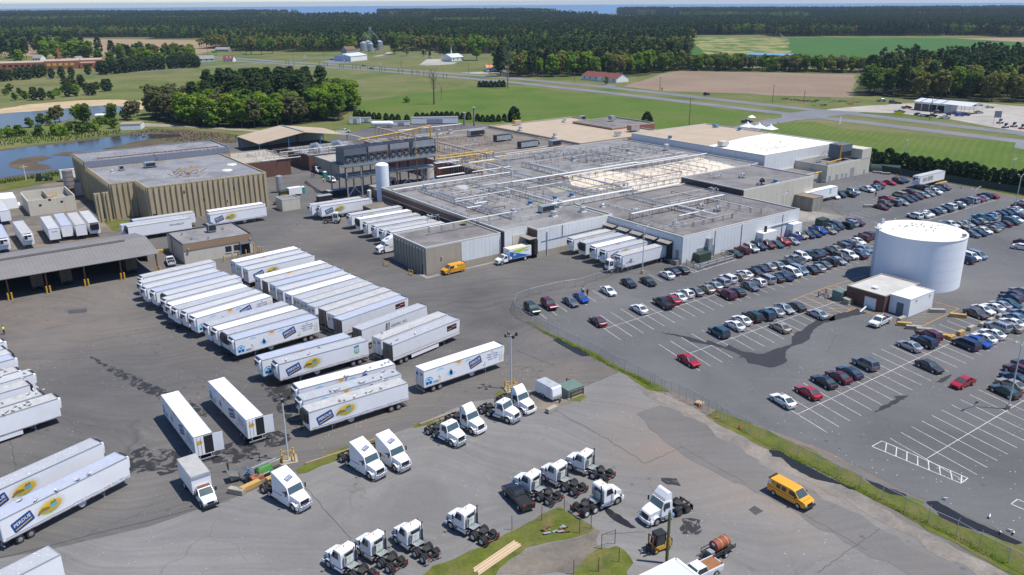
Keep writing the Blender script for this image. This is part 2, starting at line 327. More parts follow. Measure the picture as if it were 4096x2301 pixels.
sheet('verge',T0(1,3,(400,400),(420,440),(520,420),(870,260),(900,190),(1260,100),(1280,55),(1100,100),(800,190),(500,330)),.09,m_verge,.2,1,seed=3)
sheet('verge',T0(1,3,(1600,1500),(1780,1360),(2250,1180),(2576,1005))+T0(2,3,(160,920),(480,765),(620,850),(830,980),(700,1060),(350,1130),(150,1180),(-20,1290),(-230,1500)),.09,m_verge,.25,1,seed=4)
sheet('verge',T0(2,3,(620,1446),(720,1310),(880,1180),(1050,1160),(1180,1260),(1215,1330),(1160,1420),(1180,1500),(620,1520)),.09,m_verge,.25,1,seed=5)
sheet('verge',T0(1,2,(1570,1420),(1600,1380),(1950,1320),(2150,1215),(2140,1240),(1960,1340)),.09,m_verge,.15,1,seed=6)
sheet('verge',T0(2,2,(560,1140),(600,1100),(700,1085),(740,1110),(690,1155)),.09,m_verge,.15,.6,seed=7)
sheet('verge',T0(1,2,(2400,1095),(2440,1050),(2576,1030),(2576,1075)),.09,m_verge,.15,.6,seed=8)
sheet('dirt_apron',T0(2,3,(-200,1446),(-50,1290),(150,1190),(350,1140),(700,1070),(850,990),(900,1010),(860,1180),(720,1310),(620,1446)),.085,m_dirtyard,.4,1.5)
sheet('dirt_apron',T0(2,2,(190,1040),(300,1000),(720,1010),(760,1110),(560,1180),(240,1240),(120,1290)),.075,m_dirtyard,.3,1.5,seed=3)
sheet('dirt_apron',T0(0,1,(60,800),(380,730),(760,680),(900,600),(1050,780),(1230,900),(1060,960),(300,1060),(60,1080)),.075,m_dirtyard,.4,2,seed=4)
sheet('dirt_apron',T0(0,1,(0,500),(590,385),(870,340),(900,560),(700,640),(0,760)),.075,m_dirtyard,.4,2,seed=5)
sheet('concrete_apron',T0(1,1,(1360,1150),(1400,1140),(1720,1340),(2450,1175),(2450,1190),(1715,1365)),.09,m_conc,.1,1)
sheet('concrete_apron',T0(3,1,(300,660),(800,735),(700,760),(290,800)),.09,m_conc,.1,1,seed=2)
sheet('rough_grass',T0(0,1,(0,480),(590,370),(860,310),(640,290),(400,330),(0,390)),.08,m_verge,.3,2,seed=9)
sheet('rough_grass',T0(0,1,(1040,790),(1110,770),(1300,770),(1330,790),(1210,850),(1230,890),(1140,880)),.09,m_verge,.2,1,seed=10)
m_shoulder=earth('dusty_shoulder',(.20,.175,.145),(.29,.255,.215),.25,(.3,.7),1.8,c3=(.15,.14,.13),amt3=.7,sc3_=.12)
sheet('dusty_shoulder',T0(2,2,(1250,985),(1590,1075),(1960,1295))+T0(2,3,(2240,20))+T0(3,3,(0,190),(560,450),(1000,680),(1600,1020),(2200,1320),(2700,1600),(2450,1620),(1800,1290),(1300,1000),(900,760),(500,560),(0,345))+T0(2,3,(2150,110))+T0(2,2,(1800,1290),(1400,1120)),.0835,m_shoulder,.7,1.6)
m_lane=asphalt('lane_asphalt',(.132,.126,.118),(.178,.168,.155),(.20,.17,.14),.5,[],.2,.6,2.2)
sheet('fence_road_pavement',T0(2,2,(1500,1190),(2100,1440))+T0(3,3,(100,440),(700,740),(1300,1070),(2000,1460),(1500,1500),(900,1190),(300,840),(0,660))+T0(2,3,(2000,400),(1500,90))+T0(2,2,(1250,1280)),.0825,m_lane,.5,1.5)
for k,(i,j,pp) in enumerate(((2,2,((415,530),(470,515),(560,580),(690,625),(790,690),(700,695),(640,665),(570,625),(500,590))),
 (3,3,((10,190),(120,210),(250,290),(480,400),(560,450),(900,600),(820,590),(740,545),(560,510),(420,470),(240,370),(130,270),(40,260))),
 (3,3,((960,480),(1180,560),(1380,640),(1400,665),(1230,640),(1080,560))),
 (3,3,((1590,720),(1700,710),(2000,880),(2300,1010),(2560,1130),(2480,1150),(2200,1030),(2090,1000),(1900,950),(1720,860),(1690,800))),
 (2,3,((930,770),(1000,800),(1120,880),(1250,975),(1200,985),(1100,940),(1010,890),(960,840))))):
    sheet('puddle',T0(i,j,*pp),.11,m_puddle,.12,.6,'stuff',seed=20+k)
wet=[(2640,1100,2.08,((5,478),(45,488),(120,495),(250,520),(330,548),(380,562),(400,545),(470,575),(540,605),(570,583),(640,620),(700,645),(770,648),(800,660),(870,660),(930,630),(1030,600),(1080,588),(1100,570),(1095,520),(1130,480),(1190,465),(1230,425),(1270,400),(1300,380),(1350,385),(1370,370),(1456,340),(1456,380),(1370,400),(1310,435),(1270,470),(1240,540),(1180,575),(1090,600),(1050,640),(1040,690),(1060,720),(1020,745),(960,770),(910,775),(850,760),(780,745),(740,740),(700,690),(650,690),(680,675),(600,640),(520,610),(440,590),(350,575),(260,560),(200,530),(120,505),(40,492)))]
for x0,y0,s_,pp in wet: sheet('wet_stain',[G(x0+x/s_,y0+y/s_) for x,y in pp],.10,m_wet,.12,.7,'stuff',seed=31)
for k,(i,j,pp) in enumerate(((3,2,((1070,1270),(1120,1215),(1200,1180),(1290,1120),(1265,1100),(1390,1095),(1440,1080),(1380,1115),(1300,1165),(1180,1225))),
 (3,2,((1680,955),(1760,915),(1840,880),(1850,885),(1800,930),(1755,965))),
 (3,2,((590,330),(700,265),(800,250),(890,215),(990,265),(880,285),(720,320),(640,345))),
(1,1,((500,370),(560,420),(640,470),(660,490),(610,500),(570,450),(480,400))))):
    sheet('wet_stain',T0(i,j,*pp),.10,m_wet if k<3 else m_puddle if False else m_wet,.15,.6,'stuff',seed=40+k)
# -- highway, side roads, lots
strip('highway',[g(1,0,-900,560),g(1,0,150,640),g(1,0,1300,720),g(1,0,2576,830),g(2,0,1000,940),g(2,0,2576,1125),g(3,0,1000,1240),g(3,0,2576,1430),g(3,1,1800+800,40),g(3,1,3600,230)],11,.10,m_road)
strip('highway',[g(1,0,-900,540),g(1,0,150,615),g(1,0,1300,690),g(1,0,2576,790),g(2,0,1000,885),g(2,0,2576,1060),g(3,0,1000,1165),g(3,0,2576,1350),g(3,1,3600,130)],11,.10,m_road)
sheet('road_crossing',T0(3,0,(385,1118),(560,1112),(900,1125),(960,1150),(600,1172),(560,1190),(280,1215),(0,1265))+T0(2,0,(2430,1345),(2150,1295),(2576,1200))+T0(3,0,(60,1200),(140,1185),(130,1150)),.09,m_road,.2,3)
sheet('forecourt',T0(3,0,(560,1110),(760,1085),(1100,1060),(1460,1040),(2100,1035),(2576,1075),(3200,1160),(3200,1420),(2300,1290),(1850,1205),(1300,1142),(920,1128)),.08,m_gravel,.6,5)
sheet('forecourt',T0(1,0,(640,620),(850,600),(1080,600),(900,640),(730,640)),.08,m_road,.5,4)
sheet('forecourt',T0(1,0,(1640,655),(1720,596),(1870,594),(1880,625),(2030,630),(1980,648),(1720,662)),.08,m_gravel,.5,4)
sheet('forecourt',T0(1,0,(2050,735),(2320,722),(2540,722),(2520,745),(2200,745)),.08,m_gravel,.5,4)
sheet('forecourt',T0(2,0,(880,868),(960,850),(1040,862),(1040,885)),.08,m_road,.4,3)
strip('side_road',[g(0,0,500,790),g(0,0,900,758),g(0,0,1400,725),g(0,0,2000,680),g(0,0,2576,640),g(1,0,200,625)],7,.09,m_road)
strip('side_road',[g(1,0,330,605),g(1,0,560,590),g(1,0,1100,580),g(1,0,1500,575),g(1,0,2576,575)],7,.09,m_road)
strip('side_road',[g(1,0,1200,570),g(1,0,1320,545),g(1,0,1350,525)],7,.09,m_gravel)
# == parking lot paint
def row_lines(name,c0,c1,n0,n1,pitch,half_up,half_dn,centre=True,w=.10,mat=None):
    """stall lines both sides of a centre line running c0->c1 along the plant grid; stalls lean 13 degrees"""
    u0,v0=SV(c0); u1,v1=SV(c1); sl=(v1-v0)/(u1-u0); mb=MB()
    dx,dy=math.cos(R(-102.9)),math.sin(R(-102.9))
    def seg(a,b):
        d=Vector((b[0]-a[0],b[1]-a[1],0)).normalized(); q=Vector((-d.y,d.x,0))*w/2
        mb.poly([W(a[0]-q.x,a[1]-q.y,.082),W(b[0]-q.x,b[1]-q.y,.082),W(b[0]+q.x,b[1]+q.y,.082),W(a[0]+q.x,a[1]+q.y,.082)])
    for k in range(n0,n1):
        u=u0+k*pitch; v=v0+(u-u0)*sl
        seg((u-dx*half_up,v-dy*half_up),(u+dx*half_dn,v+dy*half_dn))
    if centre:
        a=u0+n0*pitch; b=u0+(n1-1)*pitch
        for k in range(n0,n1-1):
            ua=u0+k*pitch; seg((ua+.06,v0+(ua-u0)*sl),(ua+pitch-.06,v0+(ua+pitch-u0)*sl))
    o=ob(name,mb.mesh(name,mat or m_paint)); o['kind']='structure'; return o
row_lines('parking_marking',g(3,2,295,1280),g(3,2,1825,570),0,34,2.88,6.2,6.2)
row_lines('parking_marking',g(2,2,1790,665),g(2,2,2540,400),-1,19,2.88,6.2,6.2)
row_lines('parking_marking',g(2,2,930,420),g(2,2,2050,75),0,34,2.88,6.2,6.2)
row_lines('parking_marking',g(3,3,1590,285),g(3,2,2400,1245),0,14,2.88,6.2,6.2)
row_lines('parking_marking',g(2,2,230,230),g(2,2,860,20),0,8,2.88,.2,5.6,False)
row_lines('parking_marking',g(2,1,1380,1320),g(2,1,1740,1230),0,6,2.88,.2,5.6,False)
row_lines('parking_marking',g(3,1,-380,1000),g(3,1,700,740),0,24,2.88,.2,5.6,False)
row_lines('parking_marking',g(3,1,1600,775),g(3,1,2320,560),0,16,2.88,5.8,.1)
row_lines('parking_marking',g(3,1,1950,880),g(3,1,2576,690),0,16,2.88,5.8,5.8)
row_lines('parking_marking',g(3,1,1060,620),g(3,1,1850,420),0,15,2.88,5.4,5.4,False)
row_lines('parking_marking',g(3,1,1850,1240),g(3,1,2100,1160),0,5,2.88,5.4,.2,False)
def pline(name,pts,w,z,mat,closed=False):
    mb=MB()
    for a,b in (zip(pts,pts[1:]+pts[:1]) if closed else zip(pts[:-1],pts[1:])):
        d=(b-a).normalized(); q=Vector((-d.y,d.x,0))*w/2
        mb.poly([(p.x,p.y,z) for p in (a-q,b-q,b+q,a+q)])
    o=ob(name,mb.mesh(name,mat)); o['kind']='structure'; return o
box_=T0(3,3,(1045,158),(1145,103),(2010,478),(1940,530))
pline('hatched_marking',box_,.14,.084,m_paint,True)
mb=MB()
for k in range(8):
    t=.06+k*.125; a=box_[1].lerp(box_[2],t); b=box_[0].lerp(box_[3],min(1,t+.10)); d=(b-a).normalized(); q=Vector((-d.y,d.x,0))*.07
    mb.poly([(p.x,p.y,.087) for p in (a-q,b-q,b+q,a+q)])
o=ob('hatched_marking',mb.mesh('hatch_bars',m_paint)); o['kind']='structure'
pline('hatched_marking',T0(3,3,(2445,738),(2510,690),(2900,860),(2840,910)),.14,.084,m_paint,True)
pline('hatched_marking',T0(3,2,(215,140),(590,0))+[g(3,1,590,1446),g(3,1,980,1330)],.14,.084,m_ypaint)
pline('hatched_marking',T0(3,2,(625,315),(880,215),(830,200)),.14,.084,m_ypaint)
pline('hatched_marking',T0(3,2,(880,215),(1340,360)),.14,.084,m_ypaint)
pline('hatched_marking',T0(3,2,(1670,145),(1925,218),(1545,395),(1240,330)),.14,.084,m_ypaint)
mb=MB()
def hseg(a,b,w=.10):
    d=(b-a).normalized(); q=Vector((-d.y,d.x,0))*w/2; mb.poly([(p.x,p.y,.087) for p in (a-q,b-q,b+q,a+q)])
for (x0,y0,x1,y1) in ((230,132,520,128),(300,105,480,100),(350,155,660,157),(350,180,730,185),(370,200,850,213),(420,225,870,215),(470,255,800,240),(540,285,720,270),(400,80,500,75),(500,40,800,45),(560,15,790,20),(600,0,800,-15),(900,222,1140,238),(960,245,1200,265),(1060,275,1240,296),(1590,225,1900,222),(1560,250,1880,243),(1530,270,1830,265),(1500,295,1780,290),(1450,310,1720,312),(1400,325,1670,335),(1390,345,1620,358),(1690,165,1740,170),(1690,190,1830,195)):
    hseg(g(3,2,x0,y0),g(3,2,x1,y1))
o=ob('hatched_marking',mb.mesh('yellow_hatch',m_ypaint)); o['kind']='structure'
pline('hatched_marking',T0(2,1,(1690,1225),(1830,1300),(2260,1170)),.15,.084,m_paint)
mb=MB()
for (x0,y0,x1,y1) in ((2480,860,2510,895),(2435,900,2460,945),):
    pass
m_seam=M('pavement_seam',(.055,.052,.048),.9,0,.3,1.0,'W')
for k,(a,b) in enumerate((((2,3,800,0),(2,3,985,100)),((2,3,985,100),(2,3,1335,330)),((2,3,1335,330),(2,3,1710,165)),((2,3,1690,150),(2,3,1990,325)),((2,3,1990,325),(2,3,2370,540)),((1,3,500,580),(1,3,960,1090)),((2,2,440,1240),(2,3,800,0)),((2,3,900,1050),(2,3,1340,1020)),((0,3,0,1280),(0,3,2330,700)),((3,3,500,1430),(3,3,880,1160)),((3,3,880,1160),(3,3,1130,990)),((1,2,1800,200),(1,2,2576,0)),((0,2,450,420),(0,2,1000,330)),((0,3,100,100),(0,3,160,420)),((2,2,60,640),(2,2,420,790)),((3,3,0,640),(3,3,1000,1210)),((2,2,720,1000),(2,2,1070,860)))):
    pa,pb=g(*a),g(*b); L=[pa.lerp(pb,q/10)+Vector((random.uniform(-.18,.18),random.uniform(-.18,.18),0))*(0 if q in(0,10) else 1) for q in range(11)]
    pline('pavement_seam',L,.055,.0885+.0003*k,m_seam)
sheet('patch',T0(2,3,(2380,795),(2440,755),(2530,810),(2450,850)),.089,M('patch_asphalt',(.07,.068,.066),.9,0,.15,1.0,'W'))
sheet('patch',T0(0,2,(680,235),(870,215),(880,250),(690,270)),.089,M('patch_asphalt',(.07,.068,.066),.9,0,.15,1.0,'W'))
m_wetp=bpy.data.materials.new('wet_patchy'); m_wetp.use_nodes=True; _n=m_wetp.node_tree; _b=_n.nodes['Principled BSDF']; _b.inputs['Base Color'].default_value=(.03,.029,.028,1); _b.inputs['Roughness'].default_value=.6
_k=ramp(_n,noise(_n,pos(_n),.55,6,.65,1.5),((.46,0.0),(.53,.85))); _n.links.new(_k,_b.inputs['Alpha'])
for k,(i,j,pp) in enumerate([(0,3,((1290,260),(1400,150),(1500,190),(1720,190),(1830,300),(1840,430),(1620,450),(1480,400),(1320,450),(1230,380))),(0,3,((2000,260),(2200,150),(2576,60),(2576,240),(2400,330),(2150,330))),(1,3,((0,10),(240,0),(360,70),(300,140),(100,160),(0,120))),(0,2,((1640,350),(1750,350),(1850,420),(1780,450),(1680,420))),(0,2,((2230,640),(2420,700),(2400,760),(2250,730))),(1,2,((0,900),(420,960),(700,1400),(430,1446),(200,1200))),(2,3,((1500,470),(1660,480),(1700,560),(1520,540))),(2,3,((1700,880),(1900,900),(1880,1050),(1720,1040))),(0,2,((900,700),(1600,1000),(2200,1300),(2000,1300),(1300,980)))]):
    sheet('wet_stain',T0(i,j,*pp),.098,m_wetp,.4,1.0,'stuff',seed=60+k)
# == building materials
def roofmat(name,a,b_,stain,amt=.5,seam=1.0,specks=.3):
    m,n,b=newmat(name); p=pos(n); q=pos(n,'W',(1,1,1),-TH)
    c=mixc(n,ramp(n,noise(n,p,.12,5,.6,.6),((.3,0.0),(.7,1.0))),a,b_)
    c=mixc(n,mul(n,ramp(n,noise(n,p,.07,6,.65,1.2),((.48,0.0),(.72,1.0))),amt),c,stain)
    br=N(n,'ShaderNodeTexBrick',offset=.37,ins={'Vector':q,'Scale':1.0,'Mortar Size':.028,'Brick Width':9.0,'Row Height':1.0,'Color1':(1,1,1,1),'Color2':(.86,.86,.86,1),'Mortar':(.45,.45,.45,1)})
    c=mixc(n,.75*seam,c,br.outputs[0],'MULTIPLY')
    v=voro(n,pos(n,'W',(1,1,0)),.8); k=ramp(n,v.outputs['Distance'],((.0,1.0),(.12,1.0),(.16,0.0))); c=mixc(n,mul(n,k,specks*.6),c,(.62,.62,.6))
    f=noise(n,p,3,4,.7); c=mixc(n,.4,c,mixc(n,f,(.1,.1,.1),(.9,.9,.9)),'SOFT_LIGHT')
    n.links.new(c,b.inputs['Base Color']); b.inputs['Roughness'].default_value=.85; b.inputs['Specular IOR Level'].default_value=.3; bump(n,b,f,.2,.03); return m
r_grey=roofmat('felt_roof_grey',(.19,.185,.178),(.31,.30,.285),(.085,.078,.07),.75)
r_warm=roofmat('felt_roof_warm',(.165,.152,.145),(.26,.245,.23),(.08,.072,.066),.65)
r_brown=roofmat('gravel_roof_brown',(.17,.145,.115),(.24,.205,.165),(.09,.075,.06),.5,.3)
r_cream=roofmat('coated_roof_cream',(.60,.52,.40),(.72,.65,.53),(.34,.24,.14),.55,.35,.1)
r_tan=roofmat('gravel_roof_tan',(.40,.315,.225),(.46,.37,.27),(.33,.26,.19),.35,.15,.05)
r_pale=roofmat('old_roof_pale',(.34,.30,.245),(.44,.40,.33),(.18,.15,.11),.6,.3,.2)
r_white=roofmat('membrane_roof_white',(.78,.76,.70),(.85,.83,.77),(.62,.57,.48),.35,.12,.05)
r_blue=roofmat('felt_roof_bluegrey',(.19,.192,.205),(.30,.30,.305),(.10,.098,.095),.7,.6,.8)
def wallmat(name,col,var=.08,streak=.25,streakcol=(.22,.18,.13),scale=.5,rough=.75):
    m,n,b=newmat(name); p=pos(n)
    c=mixc(n,noise(n,p,scale,4),sc3(col,1-var),sc3(col,1+var))
    q=pos(n,'W',(1.6,1.6,.10)); k=mul(n,ramp(n,noise(n,q,.9,4,.6),((.50,0.0),(.78,1.0))),streak)
    c=mixc(n,k,c,streakcol); f=noise(n,p,6,3,.7); c=mixc(n,.2,c,mixc(n,f,(.2,.2,.2),(.8,.8,.8)),'SOFT_LIGHT')
    n.links.new(c,b.inputs['Base Color']); b.inputs['Roughness'].default_value=rough; return m
w_white=wallmat('wall_panel_white',(.66,.67,.66),.05,.22,(.36,.33,.28))
w_cream=wallmat('wall_panel_cream',(.56,.52,.42),.06,.3)
w_conc=wallmat('wall_concrete',(.36,.32,.25),.08,.35)
w_tan=wallmat('wall_precast_tan',(.43,.35,.215),.08,.5,(.17,.13,.085))
w_brick=wallmat('wall_brick_brown',(.13,.062,.042),.15,.3,(.05,.035,.03))
w_redbrick=wallmat('wall_brick_red',(.30,.10,.062),.12,.2,(.12,.05,.04))
w_brown=wallmat('fascia_brown',(.32,.20,.115),.05,.12)
w_block=wallmat('painted_block_cream',(.55,.50,.41),.05,.2)
w_siding=wallmat('siding_white',(.74,.74,.72),.04,.08)
w_steel=wallmat('weathered_steel',(.30,.27,.23),.15,.7,(.10,.08,.06))
m_coping=M('coping_metal',(.52,.51,.48),.5,.0,.1,.6)
m_dark=M('dark_rubber',(.018,.018,.019),.8)
m_void=M('dark_opening',(.012,.012,.013),.9,0,.05)
m_galv=M('galvanised_steel',(.46,.48,.50),.45,.55,.15,.8,dirt=.25,dirtcol=(.2,.17,.14))
m_alu=M('aluminium',(.62,.63,.64),.38,.7,.1,1.0)
m_rust=M('rusty_steel',(.17,.075,.04),.8,.1,.35,1.2)
m_ysteel=M('yellow_steel',(.62,.36,.03),.5,0,.12,1.0,dirt=.3)
m_ypipe=M('yellow_pipe',(.62,.40,.06),.5,0,.15,1.0,dirt=.3)
m_wpipe=M('white_pipe',(.66,.66,.63),.5,0,.1,.5,dirt=.35,dirtcol=(.3,.27,.22))
m_bluest=M('blue_steel',(.05,.14,.30),.5,0,.2,1.0,dirt=.3)
m_dgreen=M('dark_green_enamel',(.035,.055,.04),.5,0,.15,1.0)
m_sage=M('sage_green_enamel',(.13,.19,.155),.5,0,.1,1.0,dirt=.25)
m_bgrey=M('blue_grey_enamel',(.20,.26,.28),.5,0,.1,1.0,dirt=.25)
m_blackp=M('black_paint',(.022,.022,.024),.5,0,.2)
m_greyp=M('grey_paint',(.30,.31,.32),.5,0,.1)
m_glassd=M('dark_glass',(.02,.024,.03),.08,0,.1,spec=.7)
m_wood=M('weathered_wood',(.33,.25,.16),.85,0,.2,2.0)
m_newwood=M('new_lumber',(.55,.41,.25),.8,0,.12,2.0)
m_concblk=M('concrete_block',(.36,.32,.26),.9,0,.15,1.0,dirt=.3)
m_yblk=M('yellow_painted_block',(.50,.30,.075),.85,0,.2,1.2,dirt=.45,dirtcol=(.3,.27,.22))
m_ribroof=M('metal_roof_grey',(.20,.188,.175),.7,0,.12,.4,dirt=.25,dirtcol=(.3,.29,.28))
m_solar=M('black_panel',(.012,.014,.02),.35)
def local(u,v,label,name,cat,group=None,rz=None): return thing(name,label,cat,W(u,v,0.05),TH if rz is None else rz,group)
def panels(root,face,L,H,z0,w,mat,proud=.06,gap=.05,start=0.0,name='wall_panel',off=0.0):
    """row of separate wall panels on a face of a block whose own frame is x=u, y=v"""
    n=max(1,int(round(L/w))); pw=L/n
    me=cached(('pan',round(pw,3),round(H,2),mat.name,face,round(proud,3)),lambda: (MB().box(gap/2,pw-gap/2,-proud,.0,0,H) if face=='s' else MB().box(-proud,.0,gap/2,pw-gap/2,0,H) if face=='w' else MB().box(0,proud,gap/2,pw-gap/2,0,H)).mesh('panel',mat))
    for k in range(n):
        ob(name,me,root,(start+k*pw,off,z0) if face=='s' else (off,start+k*pw,z0))
def shell(root,pts,z0,z1,wall,roof,rim=.35,rimmat=None,drop=.3,bottom=True):
    """walls, recessed roof deck and coping over a polygon in the block's own frame"""
    mb=MB(); n=len(pts)
    for k in range(n):
        a,b=pts[k],pts[(k+1)%n]; mb.poly([(a[0],a[1],z0),(b[0],b[1],z0),(b[0],b[1],z1-.02),(a[0],a[1],z1-.02)])
    ob('wall',mb.mesh('wall',wall),root)
    cx=sum(p[0] for p in pts)/n; cy=sum(p[1] for p in pts)/n
    mb=MB(); mb.poly([(p[0]+(.05 if p[0]<cx else -.05),p[1]+(.05 if p[1]<cy else -.05),z1-drop) for p in pts]); ob('roof',mb.mesh('roof',roof),root)
    for k in range(n):
        a,b=Vector((*pts[k],z1)),Vector((*pts[(k+1)%n],z1)); d=(b-a).normalized(); q=Vector((d.y,-d.x,0))
        a2=a-q*(rim/2-.04)+d*.02*0; b2=b-q*(rim/2-.04)
        MB().bar(a2+Vector((0,0,-drop/2+.02+.003*k)),b2+Vector((0,0,-drop/2+.02+.003*k)),rim,drop+.06).o('coping',rimmat or m_coping,root)
def P4(a,b): return [(0,0),(a,0),(a,b),(0,b)]
# -- main plant
t=local(91.4,157.1,'low corner block with beige ribbed concrete west side and white panelled front','loading_block','building')
shell(t,P4(21.2,15.3),0,6.5,w_conc,r_warm)
panels(t,'s',9.6,6.1,.05,9.6,w_conc,.05,.04,0,'wall_panel')
panels(t,'s',11.5,4.7,1.4,1.15,w_white,.12,.03,9.65)
MB().box(9.6,21.2,-.16,0,0,1.38).o('plinth',w_conc,t)
fin=MB().loft([[(-.42,0,0),(-.42,.28,0),(0,.42,0),(0,-.14,0)],[(-.42,0,5.9),(-.42,.28,5.9),(0,.42,5.9),(0,-.14,5.9)]]).mesh('fin',w_conc)
for k in range(11): ob('fin',fin,t,(0,.4+k*1.38,.0))
MB().box(4,4.4,-.35,-.05,3.4,3.7).o('downlight',m_galv,t)
MB().box(-.06,0,1.3,2.4,0,2.3).o('doorway',m_void,t)
t=local(112.8,152.5,'main processing hall with grey felt roof covered in white pipe runs','processing_hall','building')
hall=[(0,3.6),(7.2,3.6),(7.2,0),(32.2,0),(32.2,14.6),(76,14.6),(120,22),(120,88),(38,88),(38,66),(0,66)]
shell(t,hall,0,7.1,w_brick,r_grey)
panels(t,'s',7.1,4.9,1.9,2.36,w_white,.10,.05,.05,off=3.6)
MB().box(2.4,6.0,3.42,3.5,1.0,5.6).o('sliding_door',w_cream,t)
panels(t,'s',24.9,5.5,1.5,1.25,w_white,.12,.03,7.3)
MB().box(7.2,32.1,-.16,0,0,1.48).o('plinth',w_conc,t)
MB().box(0.02,7.1,3.45,3.59,0,1.0).o('plinth',w_conc,t)
MB().box(6.1,7.15,-.5,2.6,1.0,4.6).o('dock_shelter',m_dark,t)
MB().box(4.6,7.1,-.4,3.4,4.9,5.1).o('dock_awning',w_steel,t)
MB().cyl((10.3,-.3,0),(10.3,-.3,6.2),.12).o('downpipe',m_wpipe,t)
MB().cyl((15.2,-.25,4),(15.2,-.25,7),.08).o('downpipe',m_greyp,t)
MB().bar((8.5,-.2,3.9),(31,-.2,4.3),.09).o('conduit',m_greyp,t)
MB().box(-.06,0,15.6,65.9,4.6,4.95).o('band_course',w_conc,t)
MB().box(-.10,0,15.6,65.9,6.35,6.75).o('fascia',w_conc,t)
for k,v in enumerate((20.2,24.4,28.6,32.8,37.0,41.2)):
    MB().box(-.7,-.02,v-1.7,v+1.7,.9,4.45).o('dock_shelter',m_dark,t)
roofz=6.83
def roofsheet(pts,mat,parent,z=roofz,name='roof_coating'):
    base=W(112.8,152.5); mb=MB(); out=[]
    for p in pts:
        q=SV(p); out.append((q[0]-112.8,q[1]-152.5,z))
    mb.poly(out); me=mb.mesh(name,mat)
    if me.polygons[0].normal.z<0: me.flip_normals()
    return ob(name,me,parent)
hallo=t
roofsheet([g(2,1,x,y,6.85) for x,y in ((560,330),(860,265),(1100,290),(1880,140),(2260,235),(1700,420),(1280,480),(1160,440),(840,470),(600,420))],r_cream,t)
roofsheet([g(1,1,x,y,6.85) for x,y in ((1990,430),(2110,400),(2190,440),(2110,470))],M('roof_patch_pale',(.42,.41,.39),.8,0,.1),t,6.84,'roof_patch')
roofsheet([g(2,1,x,y,6.85) for x,y in ((340,440),(520,420),(620,470),(430,500))],M('roof_patch_mossy',(.30,.30,.24),.8,0,.15),t,6.84,'roof_patch')
m_moss=M('roof_moss',(.16,.17,.03),.9,0,.3,1.0)
for k,(i,j,pp) in enumerate(((1,1,((2115,445),(2150,425),(2210,440),(2150,452))),(2,1,((225,625),(260,605),(300,610),(280,635))),(2,1,((600,608),(650,598),(740,625),(700,632))),(2,1,((880,725),(920,690),(990,705),(960,722))),(1,1,((2050,790),(2110,780),(2130,800),(2080,805))))):
    roofsheet([g(i,j,x,y,6.85) for x,y in pp],m_moss,t,6.86,'moss_patch')
t=local(143.4,126.8,'south wing with white panel walls and five truck docks on its west face','south_wing','building')
shell(t,P4(45.2,41),0,6.9,w_white,r_warm)
panels(t,'w',25.4,5.2,1.4,1.27,w_white,.10,.03,.1)
panels(t,'s',44.9,6.1,.5,1.25,w_white,.10,.03,.1)
MB().box(-.15,45.2,-.15,-.11,0,.5).o('plinth',w_conc,t)
for k in range(5):
    v=4.6+k*4.75
    MB().box(-.75,-.12,v-1.75,v+1.75,.9,4.75).o('dock_shelter',m_dark,t)
    MB().loft([[(-1.9,v-1.9,4.72),(-1.9,v-1.9,4.86),(-1.9,v+1.9,4.86),(-1.9,v+1.9,4.72)],[(-.12,v-1.9,5.1),(-.12,v-1.9,5.3),(-.12,v+1.9,5.3),(-.12,v+1.9,5.1)]]).o('dock_awning',w_steel,t)
MB().box(-.18,-.10,.8,1.8,1.2,3.4).o('door',w_steel,t)
MB().box(-1.4,-.2,.3,2.2,.0,1.15).o('stair',m_conc,t)
for x,z in ((8.3,3.0),):
    MB().box(x,x+1.4,-1.0,-.12,2.4,5.2).o('wall_cabinet',m_greyp,t)
for x in (11.5,21.5,38.0): MB().cyl((x,-.22,.3),(x,-.22,6.6),.10).o('downpipe',m_wpipe,t)
MB().tube([(30,-.3,4.2),(44,-.3,4.2)],.10).o('wall_pipe',m_wpipe,t)
for x0,x1,d,h,nm in ((27.6,33.2,2.2,3.5,'entrance_lobby'),(40.2,44.0,2.0,3.8,'entrance_lobby')):
    ob(nm,MB().box(x0,x1,-d,-.12,0,h).mesh(nm,w_siding),t)
    MB().box(x0-.04,x0,-d+.4,-d+1.5,0,2.1).o('lobby_door',m_greyp,t)
MB().box(29.2,29.7,-1.6,-1.1,3.5,5.0).o('lobby_vent',m_blackp,t)
t=local(188.9,145.6,'raised block with grey roof and black band along its west wall','raised_block','building')
shell(t,P4(33,23.5),0,8.7,w_white,r_warm)
panels(t,'s',32.9,8.1,.4,2.5,w_cream,.10,.05,.05)
MB().box(-.16,-.02,.1,23.4,6.95,8.45).o('black_band',m_solar,t)
panels(t,'e',23.3,8.1,.4,2.3,w_cream,.10,.05,.05,off=33)
t=local(212.9,144.5,'weathered corrugated steel lean-to against the raised block','steel_leanto','shed')
shell(t,[(0,-5.5),(5,-5.5),(5,.9),(0,.9)],0,4.1,w_steel,M('rust_roof',(.24,.18,.12),.8,0,.2),.12,w_steel,.12)
for k in range(9): MB().box(-.05,0,-5.4+k*.68,-5.05+k*.68,.1,3.95).o('corrugation',w_steel,t)
t=local(234.6,173.5,'tall white cold store with bright roof and tan gravel rear roof','cold_store','building')
shell(t,P4(44,64),0,9.6,w_white,r_white)
MB().poly([(.3,26,9.34),(30,31,9.34),(43.6,31,9.34),(43.6,63.6,9.34),(.3,63.6,9.34)]).o('roof_gravel',r_tan,t)
panels(t,'s',43.9,8.9,.4,1.9,w_white,.10,.04,.05)
panels(t,'w',63.8,8.9,.4,1.9,w_white,.10,.04,.05)
t=local(252,160.6,'cream annex with roof plant and doors at the east end of the cold store','plant_annex','building')
shell(t,P4(26,12.7),0,6.0,w_cream,r_warm)
